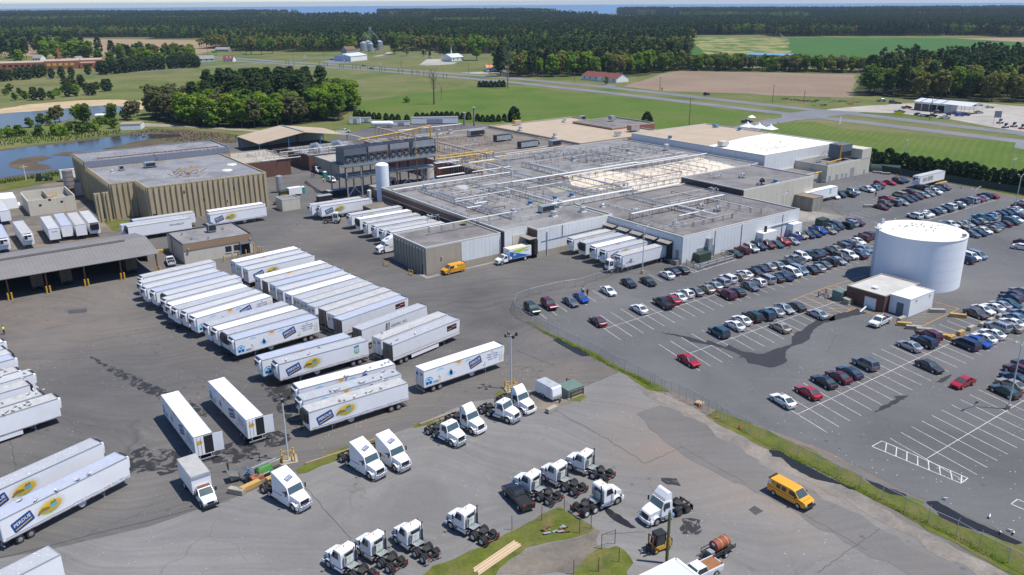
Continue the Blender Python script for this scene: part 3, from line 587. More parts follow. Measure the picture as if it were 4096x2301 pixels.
panels(t,'s',25.9,5.5,.2,2.6,w_cream,.10,.04,.05)
for x,w_,h in ((1.3,1.4,2.3),(5.6,1.4,2.3),(8.8,1.0,2.3),(11.4,1.0,2.0),(14.2,2.4,3.6),(22.5,.9,2.0)): MB().box(x,x+w_,-.16,-.11,0.05,h).o('door',m_greyp,t)
MB().box(20.2,26.02,-.14,12.6,6.0,9.4).o('end_wall',w_cream,t)
t=local(243,163,'low flat-roofed link block beside the cream annex','link_block','building')
shell(t,P4(8.9,10.3),0,3.6,w_cream,r_brown)
t=local(211.2,241.5,'wide tan-roofed brick office building behind the processing hall','office_building','building')
shell(t,P4(48.5,62),0,7.4,w_redbrick,r_tan,.5,w_conc,.5)
panels(t,'s',25,6.6,.3,2.5,w_cream,.10,.05,.1)
t=local(247,262,'small grey-roofed brick wing behind the tan roof','office_wing','building')
shell(t,P4(26,26),0,7.9,w_redbrick,r_warm,.5,w_conc,.5)
t=local(150.8,240.6,'rear plant wing with brown gravel roof and roof units','rear_wing','building')
shell(t,P4(60.2,64),0,6.6,w_redbrick,r_brown)
# -- ribbed precast building
t=local(46,245.5,'ribbed tan precast concrete building with blue-grey roof and seagulls','precast_building','building')
shell(t,[(0,11.8),(7.2,11.8),(7.2,0),(42,0),(42,46.5),(0,46.5)],0,10.5,w_tan,r_blue,.3,w_tan,.35)
def tee(H): return MB().loft([[(-.09,-.50,z),(.09,-.50,z),(.20,0,z),(-.20,0,z)] if z else [(-.07,-.32,0),(.07,-.32,0),(.20,0,0),(-.20,0,0)] for z in (0,H*.85,H)]).mesh('rib',w_tan)
rib=tee(10.4)
for k in range(23): ob('rib',rib,t,(7.7+k*1.52,0,0))
for k in range(5): ob('rib',rib,t,(.6+k*1.5,11.8,0))
for k in range(8): ob('rib',rib,t,M=Matrix.Translation((7.2,.7+k*1.5,0))@Matrix.Rotation(-math.pi/2,4,'Z'))
for k in range(23): ob('rib',rib,t,M=Matrix.Translation((0,12.6+k*1.5,0))@Matrix.Rotation(-math.pi/2,4,'Z'))
MB().box(7.9,9.3,-.04,.0,0,2.6).o('doorway',m_void,t)
for x,z,w_ in ((22.4,4.4,.7),(29.0,3.0,.5),(31.5,6.5,.4),(17,7.4,.5)): MB().box(x,x+w_,-.03,0,z,z+.7).o('wall_opening',m_void,t)
t2=local(45.4,288,'taller rear part of the precast building with pipe along its edge','precast_annex','building')
shell(t2,P4(46,20),0,12.4,w_tan,r_blue,.3,r_blue,.35)
for k in range(12): ob('rib',tee(12.3) if k==0 else cached('rib12',lambda: tee(12.3)),t2,M=Matrix.Translation((0,.9+k*1.6,0))@Matrix.Rotation(-math.pi/2,4,'Z'))
ob('step_wall',MB().box(.3,45.8,-.06,0,10.5,12.3).mesh('step_wall',M('step_wall_bluegrey',(.19,.205,.25),.8)),t2)
t=thing('stair_tower','narrow freestanding precast slab pair left of the dark doorway','wall',W(41.2,255.5,.05),TH)
for x in (0,2.2): MB().box(x,x+1.7,0,.3,0,8.6).o('slab',w_tan,t)
for x in (.3,1.1,2.5,3.3): ob('rib',cached('rib86',lambda: tee(8.5)),t,(x,0,0))
t=local(26.8,276.5,'roofless yellowed concrete ruin with broken walls','concrete_ruin','ruin')
for nm,b in (('front_wall',(0,12.6,0,.3,0,4.6)),('side_wall',(0,.3,.31,16,0,4.4)),('side_wall',(12.3,12.6,.31,16,0,4.8)),('back_wall',(.31,12.29,15.7,16,0,4.6)),('inner_wall',(6.0,6.25,.31,15.6,0,4.3))):
    ob(nm,MB().box(*b).mesh(nm,w_cream if nm!='inner_wall' else w_conc),t)
MB().box(.32,12.2,.32,15.6,2.4,2.6).o('floor_slab',m_conc,t)
for x,z in ((2.7,2.6),(8.5,2.9),(5.4,3.9)): MB().box(x,x+.7,-.03,0,z,z+.6).o('opening',m_void,t)
MB().bar((5.2,1,4.6),(8,1,5.2),.3).bar((5.2,1,4.6),(5.2,1,6),.1).bar((8,1,4.8),(8,1,6),.1).bar((5.2,1,6),(8,1,6),.1).o('stair_frame',m_ysteel,t)
t=local(44.6,296,'corroded cylindrical metal silo on red legs','metal_silo','silo')
ob('drum',MB().cyl((-3.4,0,3.4),(-3.4,0,9.2),1.55,18).mesh('drum',M('silo_steel',(.36,.33,.30),.55,.4,.2,.8,dirt=.4)),t)
for z in (4.2,5.6,7.0,8.4): MB().cyl((-3.4,0,z),(-3.4,0,z+.12),1.6,18).o('hoop',m_rust,t)
MB().cyl((-3.4,0,2.0),(-3.4,0,3.4),.4,18,1.55).o('cone',m_rust,t)
for a in (.8,2.4,3.9,5.5): ob('leg',MB().bar((-3.4+1.5*math.cos(a),1.5*math.sin(a),0),(-3.4+1.5*math.cos(a),1.5*math.sin(a),3.5),.2).mesh('leg',M('red_leg',(.25,.045,.035),.7,0,.2)),t)
t=local(41.5,299,'small whitewashed hut beside the metal silo','block_hut','hut'); shell(t,P4(4.2,6),0,4.2,w_siding,r_warm,.2)
# -- dispatch office
t=local(49.4,199.4,'single-storey cream office with brown fascia and rooftop cooling unit','dispatch_office','building')
shell(t,P4(16.7,14.1),0,4.9,w_block,r_grey,.25,m_blackp,.2)
MB().box(-.05,16.75,-.14,-.01,3.35,4.88).o('fascia',w_brown,t)
for x in (9.9,12.0):
    wn=MB().box(x,x+1.5,-.05,-.01,1.2,2.7).o('window',m_glassd,t)
    MB().box(x-.1,x+1.6,-.14,-.06,1.05,1.18).o('sill',w_siding,wn)
MB().box(13.8,16.0,-.06,-.01,.05,2.6).o('doorway',m_void,t)
aw=MB().loft([[(13.5,-1.1,2.75),(16.2,-1.1,2.75),(16.2,-1.1,2.85),(13.5,-1.1,2.85)],[(13.5,-.15,3.3),(16.2,-.15,3.3),(16.2,-.15,3.4),(13.5,-.15,3.4)]]).o('awning',m_blackp,t)
for k in range(7): MB().bar((13.6+k*.42,-1.1,2.88),(13.6+k*.42,-.16,3.43),.06).o('batten',m_greyp,aw)
for x in (.9,15.9): MB().box(x,x+.5,-.5,-.15,3.5,3.9).o('floodlight',m_galv,t)
MB().bar((-.25,9,0),(-.25,9,5.5),.07).bar((-.25,9.6,0),(-.25,9.6,5.5),.07).o('ladder',m_blackp,t)
u=MB().box(8.6,10.6,7.6,9.4,5.0,6.9).o('cooling_unit',m_greyp,t)
MB().box(8.75,10.45,7.54,7.59,5.3,6.6).o('intake',m_blackp,u); MB().box(8.54,8.59,7.8,9.2,5.3,6.6).o('intake',m_blackp,u)
MB().cyl((9.6,8.5,6.9),(9.6,8.5,6.98),.55,14).o('fan',m_blackp,u)
for x,y in ((3.4,4.0),(6.8,2.2),(12.5,8.6),(2.6,9.6)): MB().cyl((x,y,4.6),(x,y,5.3),.18,8).cyl((x,y,5.3),(x,y,5.4),.3,8).o('roof_vent',m_galv,t)
# -- holding shed
t=local(-30,195.4,'long open-fronted holding shed with ribbed grey metal roof','holding_shed','shed')
Ls=73
def slope(y0,z0,y1,z1,nm):
    ob(nm,MB().add([(0,y0,z0),(Ls,y0,z0),(Ls,y1,z1),(0,y1,z1),(0,y0,z0-.12),(Ls,y0,z0-.12),(Ls,y1,z1-.12),(0,y1,z1-.12)],[(0,1,2,3),(7,6,5,4),(0,4,5,1),(1,5,6,2),(2,6,7,3),(3,7,4,0)]).mesh(nm,m_ribroof),t)
slope(0,5.0,11,6.55,'roof_slope'); slope(11.02,6.55,22.2,5.0,'roof_slope')
rr=MB().bar((0,0.02,5.01),(0,10.9,6.55),.05,.035).mesh('roof_rib',m_ribroof); rr2=MB().bar((0,11.1,6.55),(0,22.1,5.01),.05,.035).mesh('roof_rib',m_ribroof)
for k in range(90): ob('roof_rib',rr,t,(.4+k*.81,0,0))
for k in range(90): ob('roof_rib',rr2,t,(.4+k*.81,0,0))
MB().box(2,68,9.9,11.6,6.5,6.95).o('ridge_vent',m_ribroof,t)
for u_ in (5,12.4,19.9,27.3,34.8,42.3,49.6,57.2,64.7,72.5):
    MB().box(u_-.15,u_+.15,1.3,1.6,0,5.1).o('post',m_rust,t)
    MB().box(u_-.15,u_+.15,20.6,20.9,0,5.1).o('post',m_rust,t)
    for d in (-.35,.35): MB().cyl((u_+d,.9,0),(u_+d,.9,1.6),.17,10).o('bollard',m_ysteel,t)
MB().box(0,Ls,21.4,21.5,0,4.9).o('back_wall',w_steel,t)
MB().box(Ls-.15,Ls-.05,12,21.3,0,5.2).o('end_wall',w_conc,t)
for k in range(11): MB().bar((.2,1.0+k*2.0,4.85+min(k*2+1,22-k*2-1)*.14),(Ls-.2,1.0+k*2.0,4.85+min(k*2+1,22-k*2-1)*.14),.12).o('purlin',m_bluest,t)
# -- gabled hall at the back
t=local(117.5,333,'tan low-gabled open hall roof behind the plant','gabled_hall','building')
for s_,nm in ((1,'roof_slope'),(-1,'roof_slope')):
    x0,x1=(0,20) if s_==1 else (40,20)
    ob(nm,MB().add([(x0,0,5),(x1,0,8),(x1,26,8),(x0,26,5),(x0,0,4.8),(x1,0,7.8),(x1,26,7.8),(x0,26,4.8)],[(0,1,2,3),(7,6,5,4),(0,4,5,1),(1,5,6,2),(2,6,7,3),(3,7,4,0)]).mesh(nm,r_tan),t)
MB().box(19.6,20.4,1,25,8.0,8.25).o('ridge_cap',m_bgrey,t)
for x in (.4,13,27,39.6):
    for y in (.5,25.5): MB().box(x-.15,x+.15,y-.15,y+.15,0,4.8+min(x,40-x)*.15).o('post',m_bluest,t)
MB().box(.2,39.8,25.7,25.8,0,4.9).o('back_wall',w_cream,t)
t=local(96,289,'flat beige-roofed brick block with white pipes behind the precast building','boiler_block','building'); shell(t,P4(17,24),0,6.0,w_brick,r_pale,.3,w_conc)
t=local(121,291,'flat-roofed brick block with large duct outlets','duct_block','building'); shell(t,P4(26,20),0,6.0,w_brick,r_grey,.3)
for k in range(2): MB().tube([(4+k*9,6,6.3),(4+k*9,6,8.3),(5+k*9,3.5,8.9),(5.4+k*9,1.5,8.2),(5.4+k*9,1,6.6)],.8,10).o('duct',m_alu,t)
t=local(122.5,268,'plain cream windowless block beside the alley','plain_block','building'); shell(t,P4(17,21),0,5.6,w_conc,r_pale,.2)
t=local(104.8,206.8,'small flat-roofed brick pump room beside the docked trailers','brick_pump_room','building'); shell(t,P4(7.8,8.4),0,3.5,w_brick,r_brown,.2,w_conc)
# -- tank and pump house
tc=Vector((90.0,175.2,.07))
m_tank=wallmat('tank_white',(.80,.81,.82),.03,.14,(.45,.45,.42)); m_tankroof=M('tank_roof_white',(.80,.78,.72),.7,0,.05,.3,dirt=.2,dirtcol=(.55,.5,.42))
t=thing('storage_tank','large round white storage tank standing in the car park','tank',tc)
MB().cyl((0,0,0),(0,0,11.4),9.1,72,cap=False).o('shell_plate',m_tank,t)
for k in range(16):
    a0,a1=2*math.pi*k/16+.003,2*math.pi*(k+1)/16-.003
    p=[(9.16*math.cos(a0+(a1-a0)*i/6),9.16*math.sin(a0+(a1-a0)*i/6),11.42) for i in range(7)]
    MB().poly([(.05*math.cos((a0+a1)/2),.05*math.sin((a0+a1)/2),12.05)]+p).o('roof_plate',m_tankroof,t)
MB().cyl((0,0,11.22),(0,0,11.40),9.19,72).o('roof_rim',m_tank,t)
for z in (2.4,4.8,7.2,9.4): MB().cyl((0,0,z),(0,0,z+.05),9.125,72,cap=False).o('weld_seam',m_tank,t)
lad=MB().bar((-9.2,1.2,0),(-9.2,1.2,12.6),.08).bar((-9.2,1.8,0),(-9.2,1.8,12.6),.08).o('ladder',m_galv,t)
for k in range(13): MB().tube([(-9.2,1.1,2.4+k*.75),(-9.9,1.1,2.4+k*.75),(-9.9,1.9,2.4+k*.75),(-9.2,1.9,2.4+k*.75)],.03,4).o('cage_hoop',m_galv,lad)
MB().box(-9.6,-8.2,.8,2.2,11.6,11.7).bar((-9.6,.8,11.7),(-9.6,.8,12.8),.06).bar((-9.6,2.2,11.7),(-9.6,2.2,12.8),.06).bar((-9.6,.8,12.8),(-9.6,2.2,12.8),.06).o('platform',m_siding if False else m_wpipe,t)
MB().box(-6.3,-5.6,6.0,6.7,11.6,12.4).o('vent',m_galv,t); MB().box(5.6,6.3,-6.6,-6.0,11.7,12.3).o('floodlight',m_greyp,t)
t=local(153.1,76,'white concrete pump house annex with grey door at the foot of the tank','pump_house','building')
shell(t,[(0,0),(9,0),(9,4.2),(0,4.2)],0,3.7,w_siding,M('pump_roof_white',(.68,.67,.63),.8,0,.06,dirt=.2),.15,w_siding,.1)
ob('door',MB().box(-.05,0,1.2,2.6,.1,2.5).mesh('door',M('blue_grey_door',(.11,.13,.16),.5)),t)
for x in (2.2,7.2): MB().box(x,x+.4,-.15,0,3.0,3.2).o('wall_light',m_greyp,t)
t=local(151.6,80.4,'brown brick pump house with pale roof and red-framed roller door','brick_pump_house','building')
shell(t,[(0,0),(13,0),(13,8.4),(0,8.4)],0,3.5,w_brick,M('pump_roof_pale',(.50,.48,.44),.8,0,.15,.4,dirt=.3),.2,w_conc,.15)
MB().box(-.06,0,1.7,4.2,.05,2.4).o('roller_door',w_siding,t); ob('door_frame',MB().box(-.04,0,1.5,1.68,.05,2.5).box(-.04,0,4.22,4.4,.05,2.5).box(-.04,0,1.5,4.4,2.42,2.55).mesh('door_frame',M('red_paint',(.30,.03,.025),.5)),t)
ob('fire_pipe',MB().tube([(-.3,6.2,0),(-.3,6.2,2.0),(-.3,7.6,2.0)],.09).mesh('fire_pipe',M('red_paint',(.30,.03,.025),.5)),t)
MB().box(2.6,3.8,3.6,4.6,3.5,3.75).o('skylight',w_siding,t)
MB().cyl((-4.0,2.6,.25),(-.1,3.4,.6),.18).o('outlet_pipe',m_wpipe,t)
# -- far houses and farm buildings
m_redroof=M('red_shingle',(.19,.055,.045),.8,0,.15,.6); m_orroof=M('orange_roof',(.62,.26,.12),.8,0,.1,.5)
m_greyroof=M('grey_shingle',(.24,.23,.22),.8,0,.15,.5); m_whroof=M('white_metal_roof',(.72,.74,.76),.4,.2,.05)
m_brroof=M('brown_shingle',(.17,.09,.06),.8,0,.15); m_bwall=M('pale_blue_siding',(.42,.50,.58),.7,0,.05)
def gable(label,cat,p0,p1,depth,h,rh,wall,roof,name='house',windows=4,over=.4,ends=None):
    d=(p1-p0); L=d.length; rz=math.atan2(d.y,d.x); t=thing(name,label,cat,p0+Vector((0,0,.1)),rz)
    MB().box(0,L,0,depth,0,h).o('wall',wall,t)
    for x in (0.001,L-.001): MB().prism([(0,0)],0,0).mesh('gable_end',wall) if False else MB().add([(x,0,h),(x,depth,h),(x,depth/2,h+rh)],[(0,1,2)]).o('gable_end',wall,t)
    k=rh/(depth/2)
    for s_ in (0,1):
        y0=-over if s_==0 else depth+over; z0=h-over*k
        MB().add([(-over,y0,z0),(L+over,y0,z0),(L+over,depth/2,h+rh+.06),(-over,depth/2,h+rh+.06)],[(0,1,2,3) if s_==0 else (3,2,1,0)]).o('roof',roof,t)
    for i in range(windows):
        x=L*(i+.5)/windows; MB().box(x-.6,x+.6,-.05,-.01,h*.35,h*.75).o('window',m_glassd,t)
    return t
gable('long white building with dark red shingle roof beside the highway','house',g(2,0,700,800),g(2,0,1050,835),13,3.2,3.0,w_siding,m_redroof,'roadside_building',6)
gable('small white shop with orange roof by the gravel forecourt','shop',g(1,0,2320,720),g(1,0,2540,715),10,3.2,2.0,w_siding,m_orroof,'roadside_shop',3)
t=gable('white metal warehouse with pale blue end wall and low roof','warehouse',g(1,0,955,622),g(1,0,1120,605),22,5.4,2.4,w_siding,m_whroof,'metal_warehouse',0)
MB().box(-.05,0,.2,21.8,0,5.3).o('end_panel',m_bwall,t)
t=gable('small white church with slender white steeple','church',g(1,0,1970,620),g(1,0,2090,612),18,4,3.2,w_siding,m_whroof,'church',3)
MB().cyl((7,9,6),(7,9,9),.8,8).cyl((7,9,9),(7,9,15),.6,8,.05).o('steeple',w_siding,t)
gable('grey ranch house standing alone on the far field','house',g(0,0,2165,520),g(0,0,2300,520),10,2.6,2.6,w_bwall if False else m_greyp,m_greyroof,'ranch_house',4)
gable('pale blue house with grey roof behind the row of pines','house',g(0,0,2000,628),g(0,0,2160,622),10,3.4,3,m_bwall,m_greyroof,'village_house',3)
t=gable('cream cottage with red roof and two dormers','house',g(0,0,2245,625),g(0,0,2345,625),8,3,3.5,w_siding,m_redroof,'cottage',3)
for x in (3,7): MB().box(x,x+1.6,.8,2.4,3.6,5.2).o('dormer',w_siding,t)
gable('white farmhouse among trees behind the school','house',g(0,0,330,625),g(0,0,410,625),10,4.2,3,w_siding,m_greyroof,'farmhouse',3)
gable('small grey-roofed bungalow right of the school','house',g(0,0,940,650),g(0,0,1050,645),10,3,2.6,w_siding,m_greyroof,'bungalow',3)
gable('white gabled house close behind the school annex','house',g(0,0,790,635),g(0,0,850,630),8,3.6,3,w_siding,m_greyroof,'white_house',2)
gable('weathered barn with brown gambrel roof beside the silos','barn',g(1,0,912,540),g(1,0,1008,535),12,4.5,3.5,m_greyp,m_brroof,'barn',0)
gable('white utility shed on the pond bank','shed',g(0,0,1215,1315),g(0,0,1420,1308),9,3.0,.25,w_siding,m_wood,'utility_shed',0,.2)
gable('white box shed among bushes by the pond','shed',g(0,0,965,1225),g(0,0,1055,1222),5,3.2,.5,w_siding,w_siding,'storage_shed',0,.1)
a=g(0,0,100,712); b=g(0,0,930,685); d=(b-a); t=thing('brick_school','long red brick school with flat roof and tall chimney','school',a+Vector((0,0,.1)),math.atan2(d.y,d.x))
Lq=d.length
for k,(x0,x1,y0,y1,h) in enumerate(((-14,30,4,34,6.5),(29.5,60,-2,30,7.5),(40,80,10,44,7),(60.2,Lq+6,-3,16,5.2))):
    wl=MB().box(x0,x1,y0,y1,0,h).o('wall',w_redbrick,t); MB().box(x0+.4,x1-.4,y0+.4,y1-.4,h,h+.12).o('roof',r_tan,t)
    for x in range(int(x0)+3,int(x1)-3,5):
        MB().box(x,x+3.2,y0-.08,y0-.01,h*.42,h*.74).o('window',m_ypipe if k==1 else m_glassd,wl)
MB().loft([[(41.5-s2,26-s2,z),(41.5+s2,26-s2,z),(41.5+s2,26+s2,z),(41.5-s2,26+s2,z)] for z,s2 in ((0,1.3),(17,1.0),(18.5,1.15))]).o('chimney',w_redbrick,t)
for k,(x,y,r,h,lb) in enumerate(((1085,516,4.6,10,'grain bin at the near end of the elevator group'),(1130,500,4.2,10,'grain bin half hidden behind the elevator tower'),(1160,522,4.4,9.5,'grain bin in front of the elevator tower'),(1245,506,4.6,10.5,'grain bin standing apart behind the conifer'))):
    t=thing('grain_bin','corrugated grey '+lb,'grain bin',g(1,0,x,y));
    MB().cyl((0,0,0),(0,0,h),r,24,cap=False).o('drum',m_galv,t); MB().cyl((0,0,h),(0,0,h+r*.5),r+.2,24,.6).o('cone_roof',m_alu,t)
t=thing('grain_elevator','tall lattice grain elevator leg with sloping spouts','elevator',g(1,0,1158,505))
MB().bar((-.8,0,0),(-.8,0,27),.4).bar((.9,0,0),(.9,0,27),.4).o('leg_tower',m_galv,t)
for k in range(13): MB().bar((-.8,0,k*2+1),(.9,0,k*2+2.6),.22).o('brace',m_galv,t)
MB().box(-1.3,1.3,-1,1,26,29).o('head',m_galv,t)
for p in ((-15,3,13),(-6,1,12),(10,6,14)): MB().cyl((0,0,26),p,.25,6).o('spout',m_alu,t)
a=g(3,0,1465,1108); b=g(3,0,1770,1140); d=b-a
t=thing('repair_garage','white repair garage with four open bays and long canopy','garage',a+Vector((0,0,.1)),math.atan2(d.y,d.x)); Lg=d.length
MB().box(0,Lg,0,14,0,4.8).o('wall',w_siding,t)
MB().add([(-.5,-.5,4.85),(Lg+14,-.5,4.85),(Lg+14,7,6.2),(-.5,7,6.2)],[(0,1,2,3)]).add([(-.5,7,6.2),(Lg+14,7,6.2),(Lg+14,14.5,4.85),(-.5,14.5,4.85)],[(0,1,2,3)]).o('roof',m_whroof,t)
for k in range(3): MB().add([(3+k*6,-.5,4.9),(4.1+k*6,-.5,4.9),(4.1+k*6,7,6.25),(3+k*6,7,6.25)],[(0,1,2,3)]).o('roof_seam',m_greyp,t)
for k in range(4):
    x=Lg*(k+.5)/4; MB().box(x-2.0,x+2.0,-.06,-.01,.05,3.8).o('bay_door',m_glassd if k<2 else m_void,t)
for x in (Lg+4,Lg+9,Lg+13.5):
    for y in (.3,13.5): MB().bar((x,y,0),(x,y,4.9),.2).o('canopy_post',m_wpipe,t)
a=g(2,0,2360,572); b=g(3,0,250,585); d=b-a
t=thing('poultry_house','long low poultry house with light blue roof behind the trees','poultry house',a,math.atan2(d.y,d.x))
MB().box(0,d.length,0,14,0,2.4).o('wall',w_siding,t)
ob('roof',MB().add([(0,-.5,2.4),(d.length,-.5,2.4),(d.length,7,4.2),(0,7,4.2)],[(0,1,2,3)]).add([(0,7,4.2),(d.length,7,4.2),(d.length,14.5,2.4),(0,14.5,2.4)],[(0,1,2,3)]).mesh('roof',M('blue_roof',(.16,.30,.46),.5)),t)
# == lettering
def txt(s,size,bold=.0,shear=0.0,align='CENTER',mi=0):
    def mk():
        cu=bpy.data.curves.new('t','FONT'); cu.body=s; cu.size=1.0; cu.align_x=align; cu.align_y='CENTER'; cu.offset=bold; cu.shear=shear; cu.resolution_u=2
        o=bpy.data.objects.new('t',cu); COL.objects.link(o); dg=bpy.context.evaluated_depsgraph_get(); dg.update()
        me=bpy.data.meshes.new_from_object(o.evaluated_get(dg)); vs=[tuple(v.co) for v in me.vertices]; fs=[tuple(p.vertices) for p in me.polygons]
        bpy.data.objects.remove(o); bpy.data.meshes.remove(me); return vs,fs
    vs,fs=cached(('txt',s,bold,shear,align),mk)
    return MB().add([(x*size,y*size,z) for x,y,z in vs],fs,mi)
def T2(x,y,a=0.0,z=0.0,s=1.0): return Matrix.Translation((x,y,z))@Matrix.Rotation(a,4,'Z')@Matrix.Scale(s,4)
# == vehicle materials
m_twhite=M('trailer_white',(.81,.81,.81),.45,0,.04,.5,dirt=.20,dirtcol=(.45,.43,.40))
def ribwhite():
    m,n,b=newmat('trailer_white_ribbed'); p=pos(n,'O')
    w_=N(n,'ShaderNodeTexWave',bands_direction='Z',ins={'Vector':p,'Scale':1.9,'Distortion':0,'Detail':0})
    c=mixc(n,w_.outputs[1],(.60,.60,.60),(.82,.82,.82)); c=mixc(n,mul(n,ramp(n,noise(n,pos(n,'O',rnd=True),.6,5),((.5,0.0),(.8,1.0))),.3),c,(.45,.42,.38))
    n.links.new(c,b.inputs['Base Color']); b.inputs['Roughness'].default_value=.45; bump(n,b,w_.outputs[1],.5,.03); return m
m_trib=ribwhite()
def troof(name,col,specks,grime):
    m,n,b=newmat(name); p=pos(n,'O',rnd=True)
    c=mixc(n,noise(n,p,.5,5,.6),sc3(col,.85),sc3(col,1.12))
    c=mixc(n,mul(n,ramp(n,noise(n,p,.9,6,.7,.8),((.45,0.0),(.75,1.0))),grime),c,(.22,.21,.18))
    k=ramp(n,voro(n,p,2.6).outputs['Distance'],((.0,1.0),(.17,1.0),(.21,0.0)))
    k=mul(n,k,ramp(n,noise(n,p,.8,3),((.38,0.0),(.55,specks)))); c=mixc(n,k,c,(.80,.80,.78))
    n.links.new(c,b.inputs['Base Color']); b.inputs['Roughness'].default_value=.5; return m
TR={'w':M('trailer_roof_white',(.84,.83,.80),.5,0,.03,.4),'g':troof('trailer_roof_grey',(.52,.52,.51),.5,.2),'s':troof('trailer_roof_speckled',(.42,.43,.44),1.0,.15),'b':troof('trailer_roof_bluegrey',(.42,.45,.52),.6,.08),'d':troof('trailer_roof_dirty',(.50,.49,.46),.6,.5)}
m_tyre=M('tyre_rubber',(.020,.020,.021),.85,0,.2,3.0); m_rim=M('wheel_rim',(.50,.51,.52),.35,.7,.1)
m_rimw=M('wheel_rim_white',(.62,.62,.60),.45,.1,.1); m_rimd=M('wheel_hub_dark',(.10,.09,.085),.6,.3,.2)
m_frame=M('chassis_black',(.030,.029,.028),.65,.1,.3,1.5,dirt=.35,dirtcol=(.13,.11,.09))
m_truckw=M('truck_white',(.78,.78,.77),.28,0,.03,.6,coat=.4,dirt=.12,dirtcol=(.5,.48,.44)); m_grille=M('grille_black',(.015,.015,.016),.4,.2,.2)
m_chrome=M('chrome',(.72,.72,.72),.16,1.0,.04); m_glass=M('vehicle_glass',(.025,.032,.038),.06,0,.1,spec=.8)
m_wglass=M('windscreen_glass',(.055,.085,.085),.05,0,.2,spec=.9); m_lens=M('headlamp_lens',(.62,.64,.66),.12,.3,.05); m_red=M('tail_lamp_red',(.42,.015,.012),.25)
m_amber=M('amber_lamp',(.65,.22,.02),.3); m_pblue=M('logo_blue',(.015,.07,.235),.45,0,.03); m_porange=M('logo_orange',(.80,.36,.03),.5,0,.03)
m_pyel=M('logo_yellow',(.80,.50,.06),.5,0,.03); m_pwhite=M('logo_white',(.85,.85,.85),.5,0,.02); m_lblue=M('print_light_blue',(.36,.66,.86),.5,0,.03)
m_pgreen=M('print_green',(.20,.40,.07),.5,0,.05); m_pblack=M('print_black',(.015,.015,.016),.5); m_pred=M('print_red',(.55,.02,.02),.5); m_pgrey=M('print_grey',(.18,.20,.23),.5)
m_peach=M('print_peach',(.80,.50,.25),.5); m_house=M('print_house_blue',(.12,.40,.52),.5,0,.1); m_pbrown=M('print_brown',(.30,.19,.04),.5,0,.2)
m_brdoor=M('trailer_door_steel',(.17,.145,.12),.5,.5,.25,.8,dirt=.4); m_redrefl=M('reflector_red',(.30,.03,.03),.4)
def farmmat():
    m,n,b=newmat('print_farm_scene'); t=N(n,'ShaderNodeTexCoord').outputs['Object']; s=N(n,'ShaderNodeSeparateXYZ',ins={0:t})
    h=N(n,'ShaderNodeMapRange',ins={0:s.outputs[1],1:-1.1,2:1.1}).outputs[0]; h2=N(n,'ShaderNodeMath',operation='ADD',ins={0:h,1:mul(n,noise(n,t,1.5,3),.35)}).outputs[0]
    c=ramp(n,h2,((.28,(.17,.27,.04)),(.42,(.42,.40,.05)),(.55,(.66,.36,.03)),(.75,(.70,.42,.03)),(1.0,(.72,.58,.10))))
    d=N(n,'ShaderNodeVectorMath',operation='LENGTH',ins={0:N(n,'ShaderNodeMapping',ins={0:t,3:(.53,.93,1)}).outputs[0]}).outputs['Value']
    k=ramp(n,N(n,'ShaderNodeMath',operation='ADD',ins={0:d,1:mul(n,noise(n,t,2.5,3),.25)}).outputs[0],((.78,0.0),(1.06,1.0)))
    c=mixc(n,k,c,(.72,.72,.70)); n.links.new(c,b.inputs['Base Color']); b.inputs['Roughness'].default_value=.45; return m
m_farm=farmmat()
# == printed designs, drawn in (s along, h up); layers 4 mm apart
def rrect(w,h,mi,z=0.0,cut=.12):
    x,y=w/2,h/2; return MB().poly([(-x+cut,-y,z),(x-cut,-y,z),(x,-y+cut,z),(x,y-cut,z),(x-cut,y,z),(-x+cut,y,z),(-x,y-cut,z),(-x,-y+cut,z)],mi)
def logo():                                   # 2.4 m wide tilted panel
    mb=MB(); mb._j(rrect(2.55,1.42,0),None)
    mb._j(txt('PERDUE',.60,.010,.12,mi=1),Matrix.Translation((0,.17,.004)))
    mb.poly([(-1.05,-.46,.004),(1.05,-.36,.004),(1.05,-.24,.004),(-1.05,-.34,.004)],2); return mb.mesh('logo',[m_pblue,m_pwhite,m_pyel])
ME_logo=logo()
def ellipse(a,b,n,mi,z=0,cx=0,cy=0): return MB().poly([(cx+a*math.cos(2*math.pi*k/n),cy+b*math.sin(2*math.pi*k/n),z) for k in range(n)],mi)
ME_farm=ellipse(1.95,1.16,32,0).mesh('farm',m_farm)
def farmhouse():
    mb=MB(); mb.poly([(.15,-.35,0),(.95,-.2,0),(.95,.25,0),(.15,.15,0)],0); mb.poly([(.1,.15,.004),(1.0,.25,.004),(.8,.62,.004),(.55,.45,.004),(.35,.6,.004)],1)
    for x,y,r in ((-1.1,-.1,.22),(-.75,.0,.28),(-.4,-.05,.26),(-.1,-.1,.2),(-1.35,-.3,.18)): mb._j(ellipse(r,r*.9,9,2,.004,x,y),None)
    mb.poly([(-1.2,-.42,.006),(-.2,-.30,.006),(-.2,-.24,.006),(-1.2,-.35,.006)],0); return mb.mesh('farmhouse',[m_house,m_pbrown,m_pgreen if False else m_pbrown])
ME_farmhouse=farmhouse()
ME_slogan=txt('A Family Commitment to Quality Since 1920',.37,.004,.25).mesh('slogan',m_pblue)
ME_stripe=MB().poly([(0,0,0),(8.2,0,0),(8.2,.07,0),(0,.07,0)]).poly([(15.0,0,0),(15.9,0,0),(15.9,.07,0),(15.0,.07,0)]).mesh('stripe',m_pblue)
ME_fresh=(lambda mb: mb.mesh('fresh',m_pblue))(MB()._j(txt('FRESH FROM',.38,.012),T2(0,.42))._j(txt('FAMILY FARMS',.38,.012),T2(0,0))._j(txt('SINCE 1920',.38,.012),T2(0,-.42))._j(ellipse(.10,.13,8,0),T2(0,.82)))
